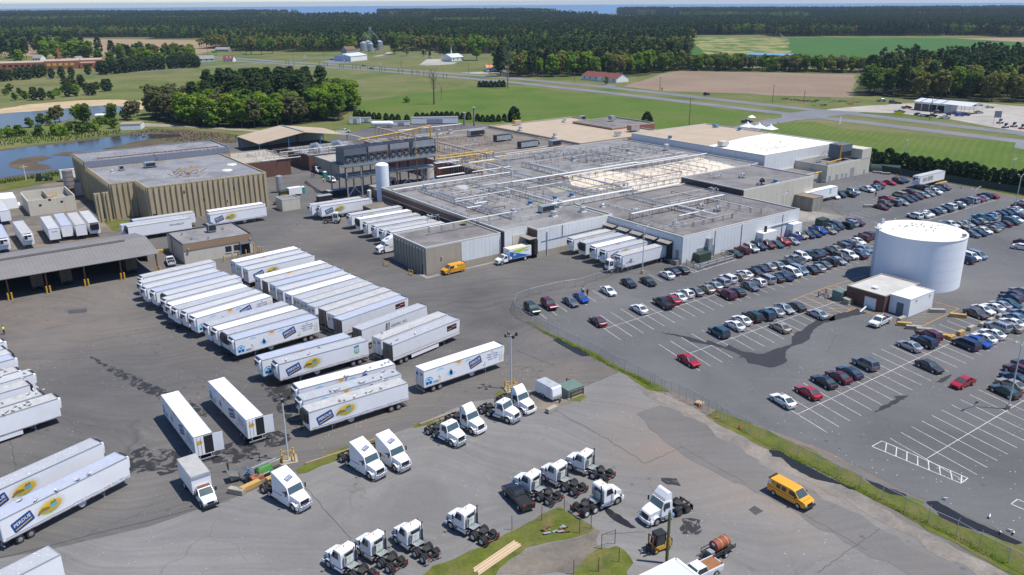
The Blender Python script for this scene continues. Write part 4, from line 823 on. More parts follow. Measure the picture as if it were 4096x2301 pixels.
def barn():
    mb=MB(); mb.poly([(0,0,0),(1.5,0,0),(1.5,.85,0),(1.15,1.2,0),(.75,1.32,0),(.35,1.2,0),(0,.85,0)],0)
    o=[(0,.85),(.35,1.2),(.75,1.32),(1.15,1.2),(1.5,.85)]
    for a,b in zip(o[:-1],o[1:]): mb.poly([(a[0],a[1],.004),(b[0],b[1],.004),(b[0],b[1]+.1,.004),(a[0],a[1]+.1,.004)],1)
    for x0,x1,y0,y1 in ((.2,.68,.15,.62),(.8,1.28,.15,.62),(.55,.95,.82,1.02)): mb.poly([(x0,y0,.004),(x1,y0,.004),(x1,y1,.004),(x0,y1,.004)],1)
    for k in range(5): mb.poly([(1.62+k*.22,.0,.004),(1.68+k*.22,.0,.004),(1.68+k*.22,.5,.004),(1.62+k*.22,.5,.004)],1)
    for y in (.15,.34): mb.poly([(1.58,y,.006),(2.6,y,.006),(2.6,y+.05,.006),(1.58,y+.05,.006)],1)
    for x,y,r in ((2.75,.95,.16),(2.95,.75,.11)): mb._j(ellipse(r,r,9,2,.004,x,y),None); mb.poly([(x-.02,0,.002),(x+.02,0,.002),(x+.02,y,.002),(x-.02,y,.002)],3)
    return mb.mesh('barn',[m_lblue,m_pblue,m_porange,m_pgreen])
ME_barn=barn()
def birdy():
    mb=MB(); mb._j(ellipse(.55,.45,16,0,0,-.05,.6),None); mb.poly([(.3,.5,0),(.85,.45,0),(.6,.2,0),(0,.15,0)],0)
    mb._j(ellipse(.32,.36,16,1,.004,.12,.62),None); mb.poly([(-.17,.72,.004),(.41,.72,.004),(.10,1.35,.004)],1)
    mb.poly([(.82,.42,.004),(1.05,.5,.004),(.85,.56,.004)],1)
    for x in (-.05,.2): mb.poly([(x,-.15,0),(x+.03,-.15,0),(x+.03,.2,0),(x,.2,0)],0)
    return mb.mesh('bird_print',[m_lblue,m_pblue])
ME_bird=birdy()
def sunp():
    mb=MB(); mb._j(MB().disc((0,0,0),.50,14,0,None,math.pi,2*math.pi),None)
    for k in range(9):
        a=math.pi+math.pi*(k+.5)/9; c,s_=math.cos(a),math.sin(a); mb.poly([(c*.62-s_*.025,s_*.62+c*.025,0),(c*.62+s_*.025,s_*.62-c*.025,0),(c*.9+s_*.025,s_*.9-c*.025,0),(c*.9-s_*.025,s_*.9+c*.025,0)],0)
    return mb.mesh('sun_print',m_porange)
ME_sun=sunp()
ME_cloud=MB().poly([(-.75,-.12,0),(.75,-.12,0),(.62,.08,0),(.35,.1,0),(.1,.26,0),(-.2,.24,0),(-.35,.08,0),(-.6,.05,0)]).mesh('cloud_print',m_lblue)
def wheat():
    mb=MB()
    for x,h in ((0,0),(.42,.18)):
        mb.poly([(x-.015,0,0),(x+.015,0,0),(x+.015,1.2+h,0),(x-.015,1.2+h,0)],0); mb._j(ellipse(.10,.26,8,1,.002,x,1.42+h),None)
        for k in range(3):
            y=.15+k*.36+h*.5
            mb.poly([(x,y,.002),(x+.17,y+.3,.002),(x+.15,y+.12,.002)],0); mb.poly([(x,y,.002),(x-.15,y+.12,.002),(x-.17,y+.3,.002)],0)
    return mb.mesh('wheat_print',[m_pgreen,m_peach])
ME_wheat=wheat()
ME_sprig=MB().poly([(-.02,0,0),(.02,0,0),(.12,.7,0),(.08,.7,0)]).poly([(0,.1,.002),(-.34,.3,.002),(-.15,.42,.002)]).poly([(.05,.3,.002),(.34,.5,.002),(.2,.15,.002)]).poly([(.06,.5,.002),(0,.85,.002),(.2,.8,.002)]).mesh('sprig_print',m_pgreen)
def stevens():
    mb=MB(); mb._j(rrect(2.5,1.05,3,-.002,.02),None); mb._j(rrect(2.4,.95,0,0,.02),None)
    mb._j(txt('Stevens',.30,.0,.5,mi=1),T2(-.62,-.16,0,.004)); mb._j(txt('Transport',.30,.0,.5,mi=1),T2(.62,.08,0,.004))
    mb.poly([(-.1,-.3,.006),(.12,-.05,.006),(.05,.38,.006),(-.12,.1,.006)],2); return mb.mesh('carrier_sign',[m_pblack,m_pwhite,m_pred,m_pred])
ME_stevens=stevens()
def lessors():
    mb=MB()
    for k,mi in enumerate((0,1,1)): mb.poly([(k*.36,0,0),(.26+k*.36,0,0),(.55+k*.36,1.9,0),(.29+k*.36,1.9,0)],mi)
    mb._j(txt('LESSORS,  INC.',.62,.012,.2,'LEFT'),T2(1.45,1.02)); mb.poly([(1.0,.42,0),(5.6,.42,0),(5.6,.52,0),(1.05,.52,0)],0); mb.poly([(1.0,.25,0),(5.0,.25,0),(5.0,.31,0),(1.02,.31,0)],0)
    return mb.mesh('carrier_lettering',[m_pblack,m_pgrey])
ME_lessors=lessors()
ME_hirsch=txt('Hirschbach',.85,.006,.35).mesh('carrier_lettering',m_pblack)
ME_storage=txt('STORAGE ONLY',.34,.008,.2).mesh('lettering',m_pred)
ME_volume=txt('VOLUME',.30,.03,.1).mesh('lettering',m_pblue)
def badge100():
    mb=MB(); mb.poly([(-.5,.35,0),(.5,.35,0),(.5,-.55,0),(0,-.9,0),(-.5,-.55,0)],0); mb.poly([(-.46,-.05,.003),(.46,-.05,.003),(.46,-.52,.003),(0,-.85,.003),(-.46,-.52,.003)],1)
    mb._j(txt('100',.48,.02,mi=2),T2(0,-.30,0,.006)); mb._j(rrect(.95,.36,3,.004,.04),T2(0,.52,.15)); mb._j(txt('PERDUE',.22,.01,.1,mi=2),T2(0,.53,.15,.008)); return mb.mesh('anniversary_badge',[m_lblue,m_pgreen,m_pwhite,m_pblue])
ME_badge=badge100()
def designs(kind):
    tl=.28
    if kind=='old': return [('logo',ME_logo,2.4,2.55,tl,0),('farm_picture',ME_farm,5.75,2.75,.10,0),('farmhouse_print',ME_farmhouse,5.6,2.75,.05,.006),('slogan',ME_slogan,11.75,1.50,0,0),('stripe',ME_stripe,.25,1.40,0,0)]
    if kind=='old100': return designs('old')+[('badge',ME_badge,13.9,3.0,0,0)]
    if kind=='new': return [('barn_print',ME_barn,.15,1.42,0,0),('bird_print',ME_bird,5.1,1.72,0,0),('sun_print',ME_sun,6.85,4.0,0,0),('cloud_print',ME_cloud,3.2,3.55,.05,0),('cloud_print',ME_cloud,8.65,3.55,.05,0),('logo',ME_logo,10.15,2.75,tl,0),('sprig_print',ME_sprig,12.0,1.45,0,0),('slogan',ME_fresh,13.75,2.8,0,0),('wheat_print',ME_wheat,15.3,1.45,0,0)]
    if kind=='stevens': return [('carrier_sign',ME_stevens,14.2,3.05,0,0)]
    if kind=='lessors': return [('carrier_lettering',ME_lessors,5.4,1.75,0,0)]
    if kind=='hirsch': return [('carrier_lettering',ME_hirsch,12.2,2.95,0,0)]
    if kind=='storage': return [('lettering',ME_storage,2.9,2.05,0,0)]
    return []
# == semi-trailers
LT=16.15
def dualwheel(r,w):
    mb=MB(); mb.cyl((0,-w/2,0),(0,-.03,0),r,18); mb.cyl((0,.03,0),(0,w/2,0),r,18); return mb.mesh('tyre',m_tyre)
ME_dual=dualwheel(.51,.62)
def rimmesh(r,d,mat): return MB().cyl((0,-d,0),(0,d,0),r,14).cyl((0,-d-.05,0),(0,d+.05,0),r*.35,8).mesh('rim',mat)
ME_drim=rimmesh(.29,.325,m_rim); ME_drimw=rimmesh(.29,.325,m_rimw)
ME_tbox={k:MB().box(0,LT,-1.295,1.295,1.15,4.03).mesh('box_body',m) for k,m in (('s',m_twhite),('r',m_trib))}
ME_troof={k:MB().box(.03,LT-.03,-1.27,1.27,4.031,4.085).mesh('roof_sheet',m) for k,m in TR.items()}
ME_rail=MB().box(-.01,LT+.01,-.04,.04,-.07,.07).mesh('top_rail',m_alu)
ME_endrail=MB().box(-.05,.05,-1.24,1.24,-.07,.07).mesh('end_rail',m_alu)
ME_sill=MB().box(0,LT,-.02,.02,0,.16).mesh('side_sill',m_alu)
ME_tdoor={k:MB().box(-.05,0,.03,1.26,0,2.75).mesh('rear_door',m) for k,m in (('w',m_twhite),('b',m_brdoor))}
ME_rod=MB().cyl((-.08,.42,.05),(-.08,.42,2.7),.025,5).cyl((-.08,.88,.05),(-.08,.88,2.7),.025,5).mesh('lock_rod',m_galv)
ME_tframe=MB().box(.3,LT-.4,-.45,-.33,.85,1.14).box(.3,LT-.4,.33,.45,.85,1.14).mesh('chassis',m_frame)
for x in (1,3,5,7,9,11,13): pass
ME_bumper=MB().box(-.1,.05,-1.2,1.2,.5,.62).box(-.05,.0,-.8,-.7,.62,1.15).box(-.05,.0,.7,.8,.62,1.15).mesh('rear_bumper',m_galv)
ME_lgear=MB().bar((0,0,0),(0,0,1.14),.14).bar((-.15,-.15,.02),(.15,.15,.02),.22,.05).bar((0,0,.35),(-1.0,0,1.12),.07).mesh('landing_leg',m_greyp)
ME_axle=MB().cyl((0,-.95,0),(0,.95,0),.08,8).mesh('axle',m_frame)
ME_spare=MB().cyl((0,-.12,0),(0,.12,0),.48,16).mesh('spare_wheel',m_rimw)
def reefer():
    mb=MB(); sec=[]
    for z,d,w_ in ((2.05,.10,.85),(2.35,.42,1.0),(3.1,.50,1.03),(3.75,.50,1.02),(3.95,.36,.96),(4.02,.05,.9)):
        sec.append([(0,-w_,z),(d*.8,-w_,z),(d,-w_*.82,z),(d,w_*.82,z),(d*.8,w_,z),(0,w_,z)])
    return mb.loft(sec,0,True,False)
ME_reef=reefer().mesh('reefer_unit',m_truckw); ME_reefd=reefer().mesh('reefer_unit',m_blackp)
ME_rgrille=MB().box(.44,.525,-.80,-.12,2.75,3.72).box(.44,.52,-.05,.80,3.25,3.68).mesh('grille',m_grille)
ME_rgrille2=MB().box(.44,.53,-.86,.86,2.8,3.72).mesh('grille',m_grille)
ME_rtop=MB().box(.02,.34,-.8,.8,4.0,4.06).mesh('top_vent',m_blackp)
ME_refl=MB().box(0,.45,-.012,.012,0,.05).mesh('reflector',m_redrefl)
ME_skirt=MB().box(4.2,10.8,-.02,.02,.38,1.14).mesh('side_skirt',m_twhite); ME_doorlogo=MB()._j(rrect(.75,.38,0,0,.04),None)._j(txt('PERDUE',.2,.01,.1,mi=1),T2(0,.02,0,.004)).mesh('door_logo',[m_pblue,m_pwhite])
ME_doorpic=ellipse(.42,.34,12,0).mesh('door_picture',m_farm); ME_doorpatch=MB()._j(rrect(.7,.5,0,0,.04),None).mesh('door_notice',m_pblue)
def trailer(pc,head,front_left,roof,design,label,group,body='s',reef='w',door='w',z=4.05,tilt=0,open_door=False,skirt=False,grd=.07,legs=True,near='auto'):
    """pc: where the near lower-left top corner of the box stands (world, at roof height); head: heading of the near edge left to right (radians).
    front_left: reefer end is the left end seen from the yard"""
    d=Vector((math.cos(head),math.sin(head),0)); nrm=Vector((-d.y,d.x,0))
    if front_left: org=pc+d*LT+nrm*1.295; rz=head+math.pi
    else: org=pc+nrm*1.295; rz=head
    t=thing('semi_trailer',label,'trailer',(org.x,org.y,grd),rz,group)
    side=1 if front_left else -1           # local y of the side seen
    ob('box_body',ME_tbox[body],t); ob('roof_sheet',ME_troof[roof],t)
    for y in (-1.27,1.27): ob('top_rail',ME_rail,t,(0,y,4.04))
    for x in (.05,LT-.05): ob('end_rail',ME_endrail,t,(x,0,4.045))
    ob('side_sill',ME_sill,t,(0,side*1.31,1.13))
    for k,sg in enumerate((1,-1)):
        Mx=Matrix.Translation((0,0,1.22))@(Matrix.Identity(4) if sg==1 else Matrix.Scale(-1,4,(0,1,0)))
        if open_door and sg==-side*open_door: Mx=Matrix.Translation((0,sg*1.3,1.22))@Matrix.Rotation(sg*-2.95,4,'Z')@Matrix.Translation((0,-sg*1.26,0))@(Matrix.Identity(4) if sg==1 else Matrix.Scale(-1,4,(0,1,0)))
        dr=ob('rear_door',ME_tdoor[door],t,M=Mx); ob('lock_rod',ME_rod,dr)
        if not front_left and door=='w' and design in ('old','new','old100','none') :
            Dm=Matrix(((0,0,-1,-.055),(-1,0,0,.62),(0,1,0,0),(0,0,0,1)))
            if k==1: ob('door_logo',ME_doorlogo if True else None,dr,M=Matrix.Translation((0,0,2.1))@(Matrix.Scale(-1,4,(0,1,0)) if sg==-1 else Matrix.Identity(4))@Matrix.Translation((0,-.62*0,0))@(Matrix.Translation((0,-1.24,0)) if sg==-1 else Matrix.Identity(4))@Dm)
            else: ob('door_picture',ME_doorpic if design!='new' else ME_doorpatch,dr,M=Matrix.Translation((0,0,1.9))@Dm)
    if open_door: ob('cargo_bay',cached('cargo',lambda: MB().box(-.012,-.006,-1.2,1.2,1.28,3.9).mesh('cargo_bay',m_void)),t)
    ob('chassis',ME_tframe,t); ob('rear_bumper',ME_bumper,t)
    for y in (-.8,.8): ob('landing_leg',ME_lgear,t,(12.6,y,0))
    for x in (1.75,3.0):
        ob('axle',ME_axle,t,(x,0,.51))
        for y in (-.97,.97):
            wl=ob('wheel',ME_dual,t,(x,y,.51)); ob('rim',ME_drim,wl)
    if reef:
        rf=ob('reefer_unit',ME_reef if reef=='w' else ME_reefd,t,(LT,0,0)); ob('grille',ME_rgrille if reef=='w' else ME_rgrille2,rf); ob('top_vent',ME_rtop,rf)
    for k in range(7): ob('reflector',ME_refl,t,(.6+k*2.45,side*1.34,1.18))
    if skirt: ob('side_skirt',ME_skirt,t,(0,side*1.25,0))
    if design in ('old','new','old100'): ob('spare_wheel',ME_spare,t,(9.6,side*.95,.85))
    Ms=Matrix(((1,0,0,0),(0,0,-1,-1.300),(0,1,0,0),(0,0,0,1))) if side==-1 else Matrix(((-1,0,0,LT),(0,0,1,1.300),(0,1,0,0),(0,0,0,1)))
    lg=None
    for nm,me,s_,h,a,zz in designs(design): ob(nm,me,t,M=Ms@T2(s_,h,a,zz+.003))
    if design=='stevens': ob('pinstripe',cached('pins',lambda: MB().poly([(0,1.62,0),(LT,1.62,0),(LT,1.70,0),(0,1.70,0)]).mesh('pinstripe',m_pbrown)),t,M=Ms)
    return t
def Z(x0,y0,s_,x,y,z=4.08): return G(x0+x/s_,y0+y/s_,z)
za=(530,1030,4.2933); zb=(900,960,4.2933); zc=(1280,1080,4.2933)
RC={'w':'clean white','g':'grey','s':'speckled grey','b':'blue-grey','d':'grimy'}
LA='trailers in the yard row with fridge units facing left'
LR=[(Z(*za,190,355),44.6,'d','none','w'),(Z(*za,180,455),45.9,'g','none','w'),(Z(*za,250,545),46.2,'g','none','w'),(Z(*za,405,605),46.4,'b','none','w'),(Z(*za,590,660),45.5,'g','none','d'),(Z(*za,600,750),46,'g','none','w'),(Z(*za,685,845),46.3,'w','none','w'),(Z(*za,790,910),47.5,'s','none','w'),(Z(*za,950,970),48.5,'g','none','w'),(Z(*za,1100,1055),48.5,'w','new','w'),(Z(*za,1335,1190),45,'s','none','w'),(Z(*za,1475,1270),43.5,'w','none','w'),(Z(*za,1630,1340),42.5,'s','none','d'),(Z(900,1170,6.2925,250,1215),41.4,'b','new','w')]
dsc={'new':' and barn artwork on its side','old':' and farm picture on its side','none':'','old100':' and farm picture with badge','stevens':' and black and red carrier sign','lessors':' and striped carrier lettering','hirsch':' and script lettering','storage':' and small red lettering'}
for k,(p,h,rf,ds,re_) in enumerate(LR):
    trailer(p,R(h),True,rf,ds,'%s-roofed trailer%s, %s from office in left yard row'%(RC[rf],dsc[ds],ORD[k+1]),LA,reef=re_)
for p,h,rf,ds,re_,lb in ((g(1,2,60,740,4.08),37.8,'b','new','w','white trailer with blue-grey roof behind the farm-picture trailer with the round badge'),(g(1,2,230,780,4.08),37.6,'s','old100','w','white trailer with farm picture, slogan and anniversary badge'),
   (g(1,2,430,1030,4.08),34.0,'w','new','w','white-roofed trailer at the back of the three near the tall light pole'),(g(1,2,475,1150,4.08),35.2,'s','new','w','speckled trailer in the middle of three near the tall light pole'),(g(1,2,530,1265,4.08),36.4,'d','old','d','nearest of three trailers by the light pole, large blue logo and farm picture')):
    trailer(p,R(h),True,rf,ds,lb,LA,reef=re_)
RA='trailers in the yard row with rear doors facing left'
RR=[(zb,180,395,43.6,'w','new','w','s','w'),(zb,280,465,43.8,'g','old','w','s','w'),(zb,395,530,43.0,'g','old','w','s','w'),(zb,610,670,43.8,'w','new','w','s','w'),(zb,735,740,43.8,'d','none','b','s','w'),(zb,870,805,43.9,'b','old','w','s','w'),(zb,995,885,45,'g','old','w','s','w'),(zb,1145,965,46.4,'w','new','w','s','w'),(zb,1290,1035,46.5,'s','old','w','s','w'),(zb,1420,1095,47,'d','old','w','s','d'),(zb,1545,1170,47.5,'s','old','w','s','w'),(zb,1740,1230,48,'d','none','b','s','d'),(zb,1895,1315,48.5,'d','old','w','s','d'),(zb,2005,1395,48.8,'b','stevens','b','r','w'),(zc,715,1045,49.4,'s','lessors','b','r','d'),(zc,1055,1210,49,'d','old','w','s','w'),(zc,1245,1305,48.8,'s','stevens','b','r','w')]
for k,(zz,x,y,h,rf,ds,dr,bd,re_) in enumerate(RR):
    trailer(Z(*zz,x,y),R(h),False,rf,ds,'%s-roofed trailer%s, %s from office in right yard row'%(RC[rf],dsc[ds],ORD[k+1]),RA,body=bd,reef=re_,door=dr,skirt=(k==16))
trailer(G(1695,1487.9,4.08),R(39.1),False,'w','new','white trailer with barn and sun artwork standing alone beside a light pole',RA)
# two opened trailers standing end-on in the yard
for p,q,lb,rf in ((g(0,3,1945,75,4.08),g(0,2,1610,1080,4.08),'left of two white trailers with open rear doors in the middle of the yard','w'),(g(0,2,2475,1345,4.08),g(0,2,2080,940,4.08),'right of two white trailers with open rear doors in the middle of the yard','w')):
    d=q-p; h=math.atan2(d.y,d.x); n_=Vector((d.y,-d.x,0)).normalized(); t=thing('x','','',p); bpy.data.objects.remove(t)
    # rear at p, front at q; near-left edge is p->q and the box lies to its right
    pc=p+n_*2.59; tt=trailer(pc,h,False,rf,'none',lb,'opened trailers',open_door=-1)
    Mo=Matrix(((-1,0,0,LT),(0,0,1,1.300),(0,1,0,0),(0,0,0,1)))
    for nm,me,s_,hh,a,z_ in designs('new'): ob(nm,me,tt,M=Mo@T2(s_,hh,a,z_+.003))
z9=(0,1250,2.7833)
for k,(x,y,rf,ds,re_) in enumerate(((645,962,'d','none','w'),(475,920,'d','none','d'),(330,810,'d','none','d'),(370,690,'g','none','w'),(210,655,'d','none','w'),(165,515,'b','none','w'),(125,460,'g','none','d'),(50,410,'d','none','d'),(45,330,'w','none','w'))):
    fr=Z(*z9,x,y); h=R(47); trailer(fr-Vector((math.cos(h),math.sin(h),0))*LT,h,False,rf,ds,'%s-roofed trailer at the left picture edge, %s counting upwards'%(RC[rf],ORD[k+1]),'trailers along the left edge',reef=re_,skirt=(k==0))
fr=g(0,3,1280,268,4.08); h=R(58.2); trailer(fr-Vector((math.cos(h),math.sin(h),0))*LT,h,False,'b','old','nearest trailer at the left edge with big blue logo, farm picture and slogan','trailers at the lower left edge')
fr=g(0,3,1025,125,4.08); h=R(57.0); trailer(fr-Vector((math.cos(h),math.sin(h),0))*LT,h,False,'s','old','speckled trailer with farm picture just behind the nearest left trailer','trailers at the lower left edge')
fr=g(0,3,610,1245,4.08); h=R(54); trailer(fr-Vector((math.cos(h),math.sin(h),0))*LT,h,False,'s','none','plain trailer cut off by the bottom left corner','trailers at the lower left edge',reef=None)
def dock(i,j,x,y,h,rf,ds,re_,lb,gr,**kw): return trailer(g(i,j,x,y,4.08),R(h),True,rf,ds,lb,gr,reef=re_,**kw)
for k,(x,y,rf,ds) in enumerate(((960,725,'g','old'),(1045,768,'w','old'),(1125,808,'d','old'),(1212,842,'g','old'),(1292,880,'d','old'),(1372,900,'g','old'))):
    dock(1,1,x,y,37.0,rf,ds,'w' if k!=1 else 'd','%s-roofed docked trailer, %s from the upright tank on the hall side'%(RC[rf],ORD[k+1]),'trailers docked on the west side of the hall')
dock(1,1,560,625,36,'d','old','w','rear of two trailers parked behind the yard tractor','parked pair beside the upright tank'); dock(1,1,655,640,36,'g','old','w','front of two trailers parked behind the yard tractor, farm picture showing','parked pair beside the upright tank')
for k,(x,y,rf,ds,re_,bd) in enumerate(((625,968,'d','old','w','s'),(745,1010,'s','none','d','r'),(858,1050,'w','new','w','s'),(962,1088,'s','old','w','s'),(1115,1135,'d','storage','w','r'))):
    dock(2,1,x,y,37.6,rf,ds,re_,'%s-roofed trailer at the %s south wing dock from the inner corner'%(RC[rf],ORD[k+1]),'trailers at the south wing docks',body=bd)
trailer(g(0,1,2100,690,4.08),R(37.5),False,'w','old','white-roofed rear trailer of the pair below the ribbed wall','pair below the ribbed precast wall',reef='w')
trailer(g(0,1,2112,722,4.08),R(38),False,'d','old','front trailer of the pair below the ribbed wall, logo and farm picture showing','pair below the ribbed precast wall',reef=None)
trailer(g(0,1,1340,782,4.08),R(36),True,'d','none','rear trailer of three parked behind the dispatch office','trailers behind the dispatch office',reef='d')
trailer(g(0,1,1222,832,4.08),R(36.5),True,'b','none','middle trailer of three parked behind the dispatch office','trailers behind the dispatch office',reef=None)
trailer(g(0,1,1285,845,4.08),R(36.5),True,'d','hirsch','trailer with black script lettering parked behind the dispatch office','trailers behind the dispatch office',reef='d')
for k,(xl,yl,xr,yr,xb,yb,rf,re_,lb) in enumerate(((480,865,600,850,395,735,'g',None,'volume-lettered trailer leftmost of four backed to the concrete ruin'),(615,835,725,820,535,712,'b',None,'blue-grey-roofed trailer second of four backed to the ruin'),(760,825,860,810,665,690,'d',None,'grimy-roofed trailer third of four backed to the ruin'),(905,805,985,790,795,672,'g','d','trailer with dark fridge unit rightmost of four backed to the ruin'),(225,915,320,900,130,785,'d','w','single trailer with white fridge unit left of the group of four'),(-20,960,80,945,-100,800,'b','w','trailer with white fridge unit at the left edge behind the shed'),(-40,690,130,670,-100,590,'g',None,'trailer with open frame end at the far left edge'))):
    a=g(0,1,xl,yl,4.08); b=g(0,1,xr,yr,4.08); c=g(0,1,xb,yb,4.08); d=a-c; h=math.atan2(d.y,d.x)
    dd=Vector((math.cos(h),math.sin(h),0)); nn=Vector((-dd.y,dd.x,0)); mid=(a+b)/2; t=trailer(mid-dd*LT-nn*1.295,h,False,rf,'none',lb,'trailers backed to the concrete ruin',reef=re_)
    if k==0: ob('lettering',ME_volume,t,M=Matrix(((0,0,1,LT+.012),(1,0,0,0),(0,1,0,3.2),(0,0,0,1))))
t=trailer(g(3,1,1535,335,4.08),R(36.5),True,'d','none','tan-patched white trailer at the car park edge by the hedge','car park trailer',reef='w')
ob('side_patch',MB()._j(rrect(2.6,1.3,0,0,.2),T2(3.1,2.7))._j(rrect(3.6,1.5,0,0,.2),T2(6.6,2.75)).mesh('side_patch',M('tan_patch',(.40,.36,.30),.7,0,.15)),t,M=Matrix(((-1,0,0,LT),(0,0,1,1.304),(0,1,0,0),(0,0,0,1))))
a=g(3,1,580,460,4.08); t=trailer(a-W(9.5,0),R(36.4),False,'w','none','white trailer end with badge poking out beside the raised block','docked trailer beside raised block',reef='w')
ob('badge',ME_badge,t,M=Matrix(((1,0,0,12.2),(0,0,-1,-1.304),(0,1,0,3.0),(0,0,0,1))))
trailer(g(0,1,600,275,4.08),R(37),False,'g','none','white trailer parked by the marsh behind the silo','trailer by the marsh',reef=None)
# == bodies from a side profile (x, z, half width)
def prof(pts,mi=0,mb=None,sm=False):
    mb=mb or MB(); n=len(pts); vs=[(x,-w,z) for x,z,w in pts]+[(x,w,z) for x,z,w in pts]
    mb.add(vs,[tuple(range(n)),tuple(range(2*n-1,n-1,-1))],mi); mb.add(vs,[(k+n,(k+1)%n+n,(k+1)%n,k) for k in range(n)],mi,sm); return mb
def wheelmesh(r,w): return MB().cyl((0,-w/2,0),(0,w/2,0),r,16).mesh('tyre',m_tyre)
def hub(r,w,mat): return MB().cyl((0,-w/2-.012,0),(0,w/2+.012,0),r,12).mesh('rim',mat)
# -- tractor units
ME_swheel=wheelmesh(.51,.30); ME_shub=hub(.30,.30,m_rim); ME_dhub=hub(.29,.62,m_rimw); ME_dhubd=hub(.29,.62,m_rimd)
def tractor_meshes(kind):
    S=1.35 if kind=='sleeper' else 0.0; bx=3.5 if kind!='sleeper' else 3.15; fx=5.15+S; nose=6.72+S; P={}
    if kind=='sleeper':
        P['cab']=prof([(bx,1.0,1.24),(bx,2.6,1.24),(bx-.12,3.92,1.16),(bx-.02,4.06,1.12),(bx+.35,3.92,1.10),(bx+1.3,3.62,1.12),(fx-.85,3.12,1.10),(fx-.38,2.86,1.10),(fx,1.98,1.18),(fx,1.0,1.2)])
    else:
        P['cab']=prof([(bx,1.0,1.20),(bx,2.70,1.14),(bx+.12,2.86,1.08),(fx-.6,2.92,1.04),(fx-.38,2.84,1.06),(fx,1.98,1.18),(fx,1.0,1.2)])
    P['hood']=prof([(fx+.01,1.0,1.02),(fx+.01,1.98,1.0),(fx+.7,1.86,.94),(nose-.12,1.64,.80),(nose,1.48,.74),(nose+.04,.92,.74),(nose-.1,.82,.72)])
    f=MB(); ax=nose-.97
    for sg in (-1,1):
        arc=[]
        for k in range(9):
            a=math.pi*(k/8)*1.05-.08; arc.append((ax+.66*math.cos(a),.51+.66*math.sin(a)))
        outer=[[(x,sg*.74,z),(x,sg*1.2,z),(x,sg*1.2,z+.07),(x,sg*.74,z+.09)] for x,z in arc]; f.loft(outer,0,True)
        f.add([(nose-.32,sg*.70,1.40),(nose-.02,sg*.74,1.02),(nose-.02,sg*1.16,.80),(nose-.30,sg*1.18,1.10)],[(0,1,2,3)],0)
    P['fender']=f
    P['bumper']=MB().loft([[(nose+.02,-1.0,.45),(nose+.22,-1.0,.45),(nose+.22,-1.0,.84),(nose+.02,-1.0,.84)],[(nose+.16,0,.45),(nose+.36,0,.45),(nose+.36,0,.84),(nose+.16,0,.84)],[(nose+.02,1.0,.45),(nose+.22,1.0,.45),(nose+.22,1.0,.84),(nose+.02,1.0,.84)]]).box(nose-.35,nose+.02,-1.2,-1.0,.48,.84).box(nose-.35,nose+.02,1.0,1.2,.48,.84)
    P['grille']=MB().add([(nose+.055,-.62,.95),(nose+.055,.62,.95),(nose+.015,.62,1.50),(nose+.015,-.62,1.50)],[(0,1,2,3)])
    P['windshield']=MB().add([(fx+.012,-1.06,2.02),(fx+.012,1.06,2.02),(fx-.345,.98,2.80),(fx-.345,-.98,2.80)],[(0,1,2,3)])
    P['rear_window']=MB().add([(bx-.015,-.62,2.1),(bx-.015,.62,2.1),(bx-.015,.62,2.55),(bx-.015,-.62,2.55)],[(3,2,1,0)])
    x0=fx-1.25
    for sg in (-1,1): P['side_window' if sg<0 else 'side_window#']=MB().add([(x0,sg*1.225,1.98),(fx-.14,sg*1.205,1.98),(fx-.40,sg*1.12,2.68),(x0+.05,sg*1.15,2.70)],[(0,1,2,3)])
    P['frame_rail']=MB().box(0,nose-.3,-.47,-.38,.72,1.0).box(0,nose-.3,.38,.47,.72,1.0)
    cm=MB()
    for x in (.05,1.5,2.9): cm.box(x,x+.1,-.38,.38,.75,.95)
    P['cross_member']=cm
    P['fifth_wheel']=MB().cyl((1.5,0,1.08),(1.5,0,1.16),.48,16).box(1.0,1.45,-.42,-.1,1.06,1.14).box(1.0,1.45,.1,.42,1.06,1.14)
    P['deck_plate']=MB().box(2.55,bx-.15,-.6,.6,1.02,1.06)
    P['axle']=MB().cyl((.85,-.9,.51),(.85,.9,.51),.12,8).cyl((2.2,-.9,.51),(2.2,.9,.51),.12,8).box(.6,2.4,-.7,-.55,.6,.75).box(.6,2.4,.55,.7,.6,.75)
    P['fuel_tank']=MB().cyl((bx-.35,1.0,.62),(bx+1.1,1.0,.62),.30,14).cyl((bx-.35,-1.0,.62),(bx+1.1,-1.0,.62),.30,14)
    P['step']=MB().box(bx+1.12,fx-.12,.78,1.2,.42,.5).box(bx+1.12,fx-.12,-1.2,-.78,.42,.5).box(bx+1.12,fx-.12,.85,1.2,.78,.84).box(bx+1.12,fx-.12,-1.2,-.85,.78,.84)
    P['mudflap']=MB().box(.06,.09,-1.2,-.62,.2,.9).box(.06,.09,.62,1.2,.2,.9)
    P['rear_light']=MB().box(-.03,.0,-.9,-.5,.72,.86).box(-.03,0,.5,.9,.72,.86)
    if kind!='sleeper':
        P['exhaust_stack']=MB().cyl((bx-.2,-.85,.95),(bx-.2,-.85,2.3),.12,10).cyl((bx-.2,-.85,2.3),(bx-.2,-.85,3.25),.07,8).cyl((bx-.2,-.85,3.25),(bx-.34,-.85,3.42),.07,8)
        P['air_cleaner']=MB().cyl((bx-.22,.72,1.2),(bx-.22,.72,2.35),.17,10)
    hs=MB()
    for k in range(3): hs.tube([(bx-.02,-.15+k*.15,1.9),(bx-.35,-.2+k*.2,1.5),(bx-.5,-.1+k*.1,1.12)],.02,4)
    P['air_hose']=hs
    if kind=='fairing':
        P['roof_fairing']=prof([(bx+.05,2.86,1.06),(bx+.02,3.75,1.0),(bx+.2,3.86,.96),(bx+.55,3.78,.95),(fx-.62,3.2,1.0),(fx-.50,2.93,1.0)])
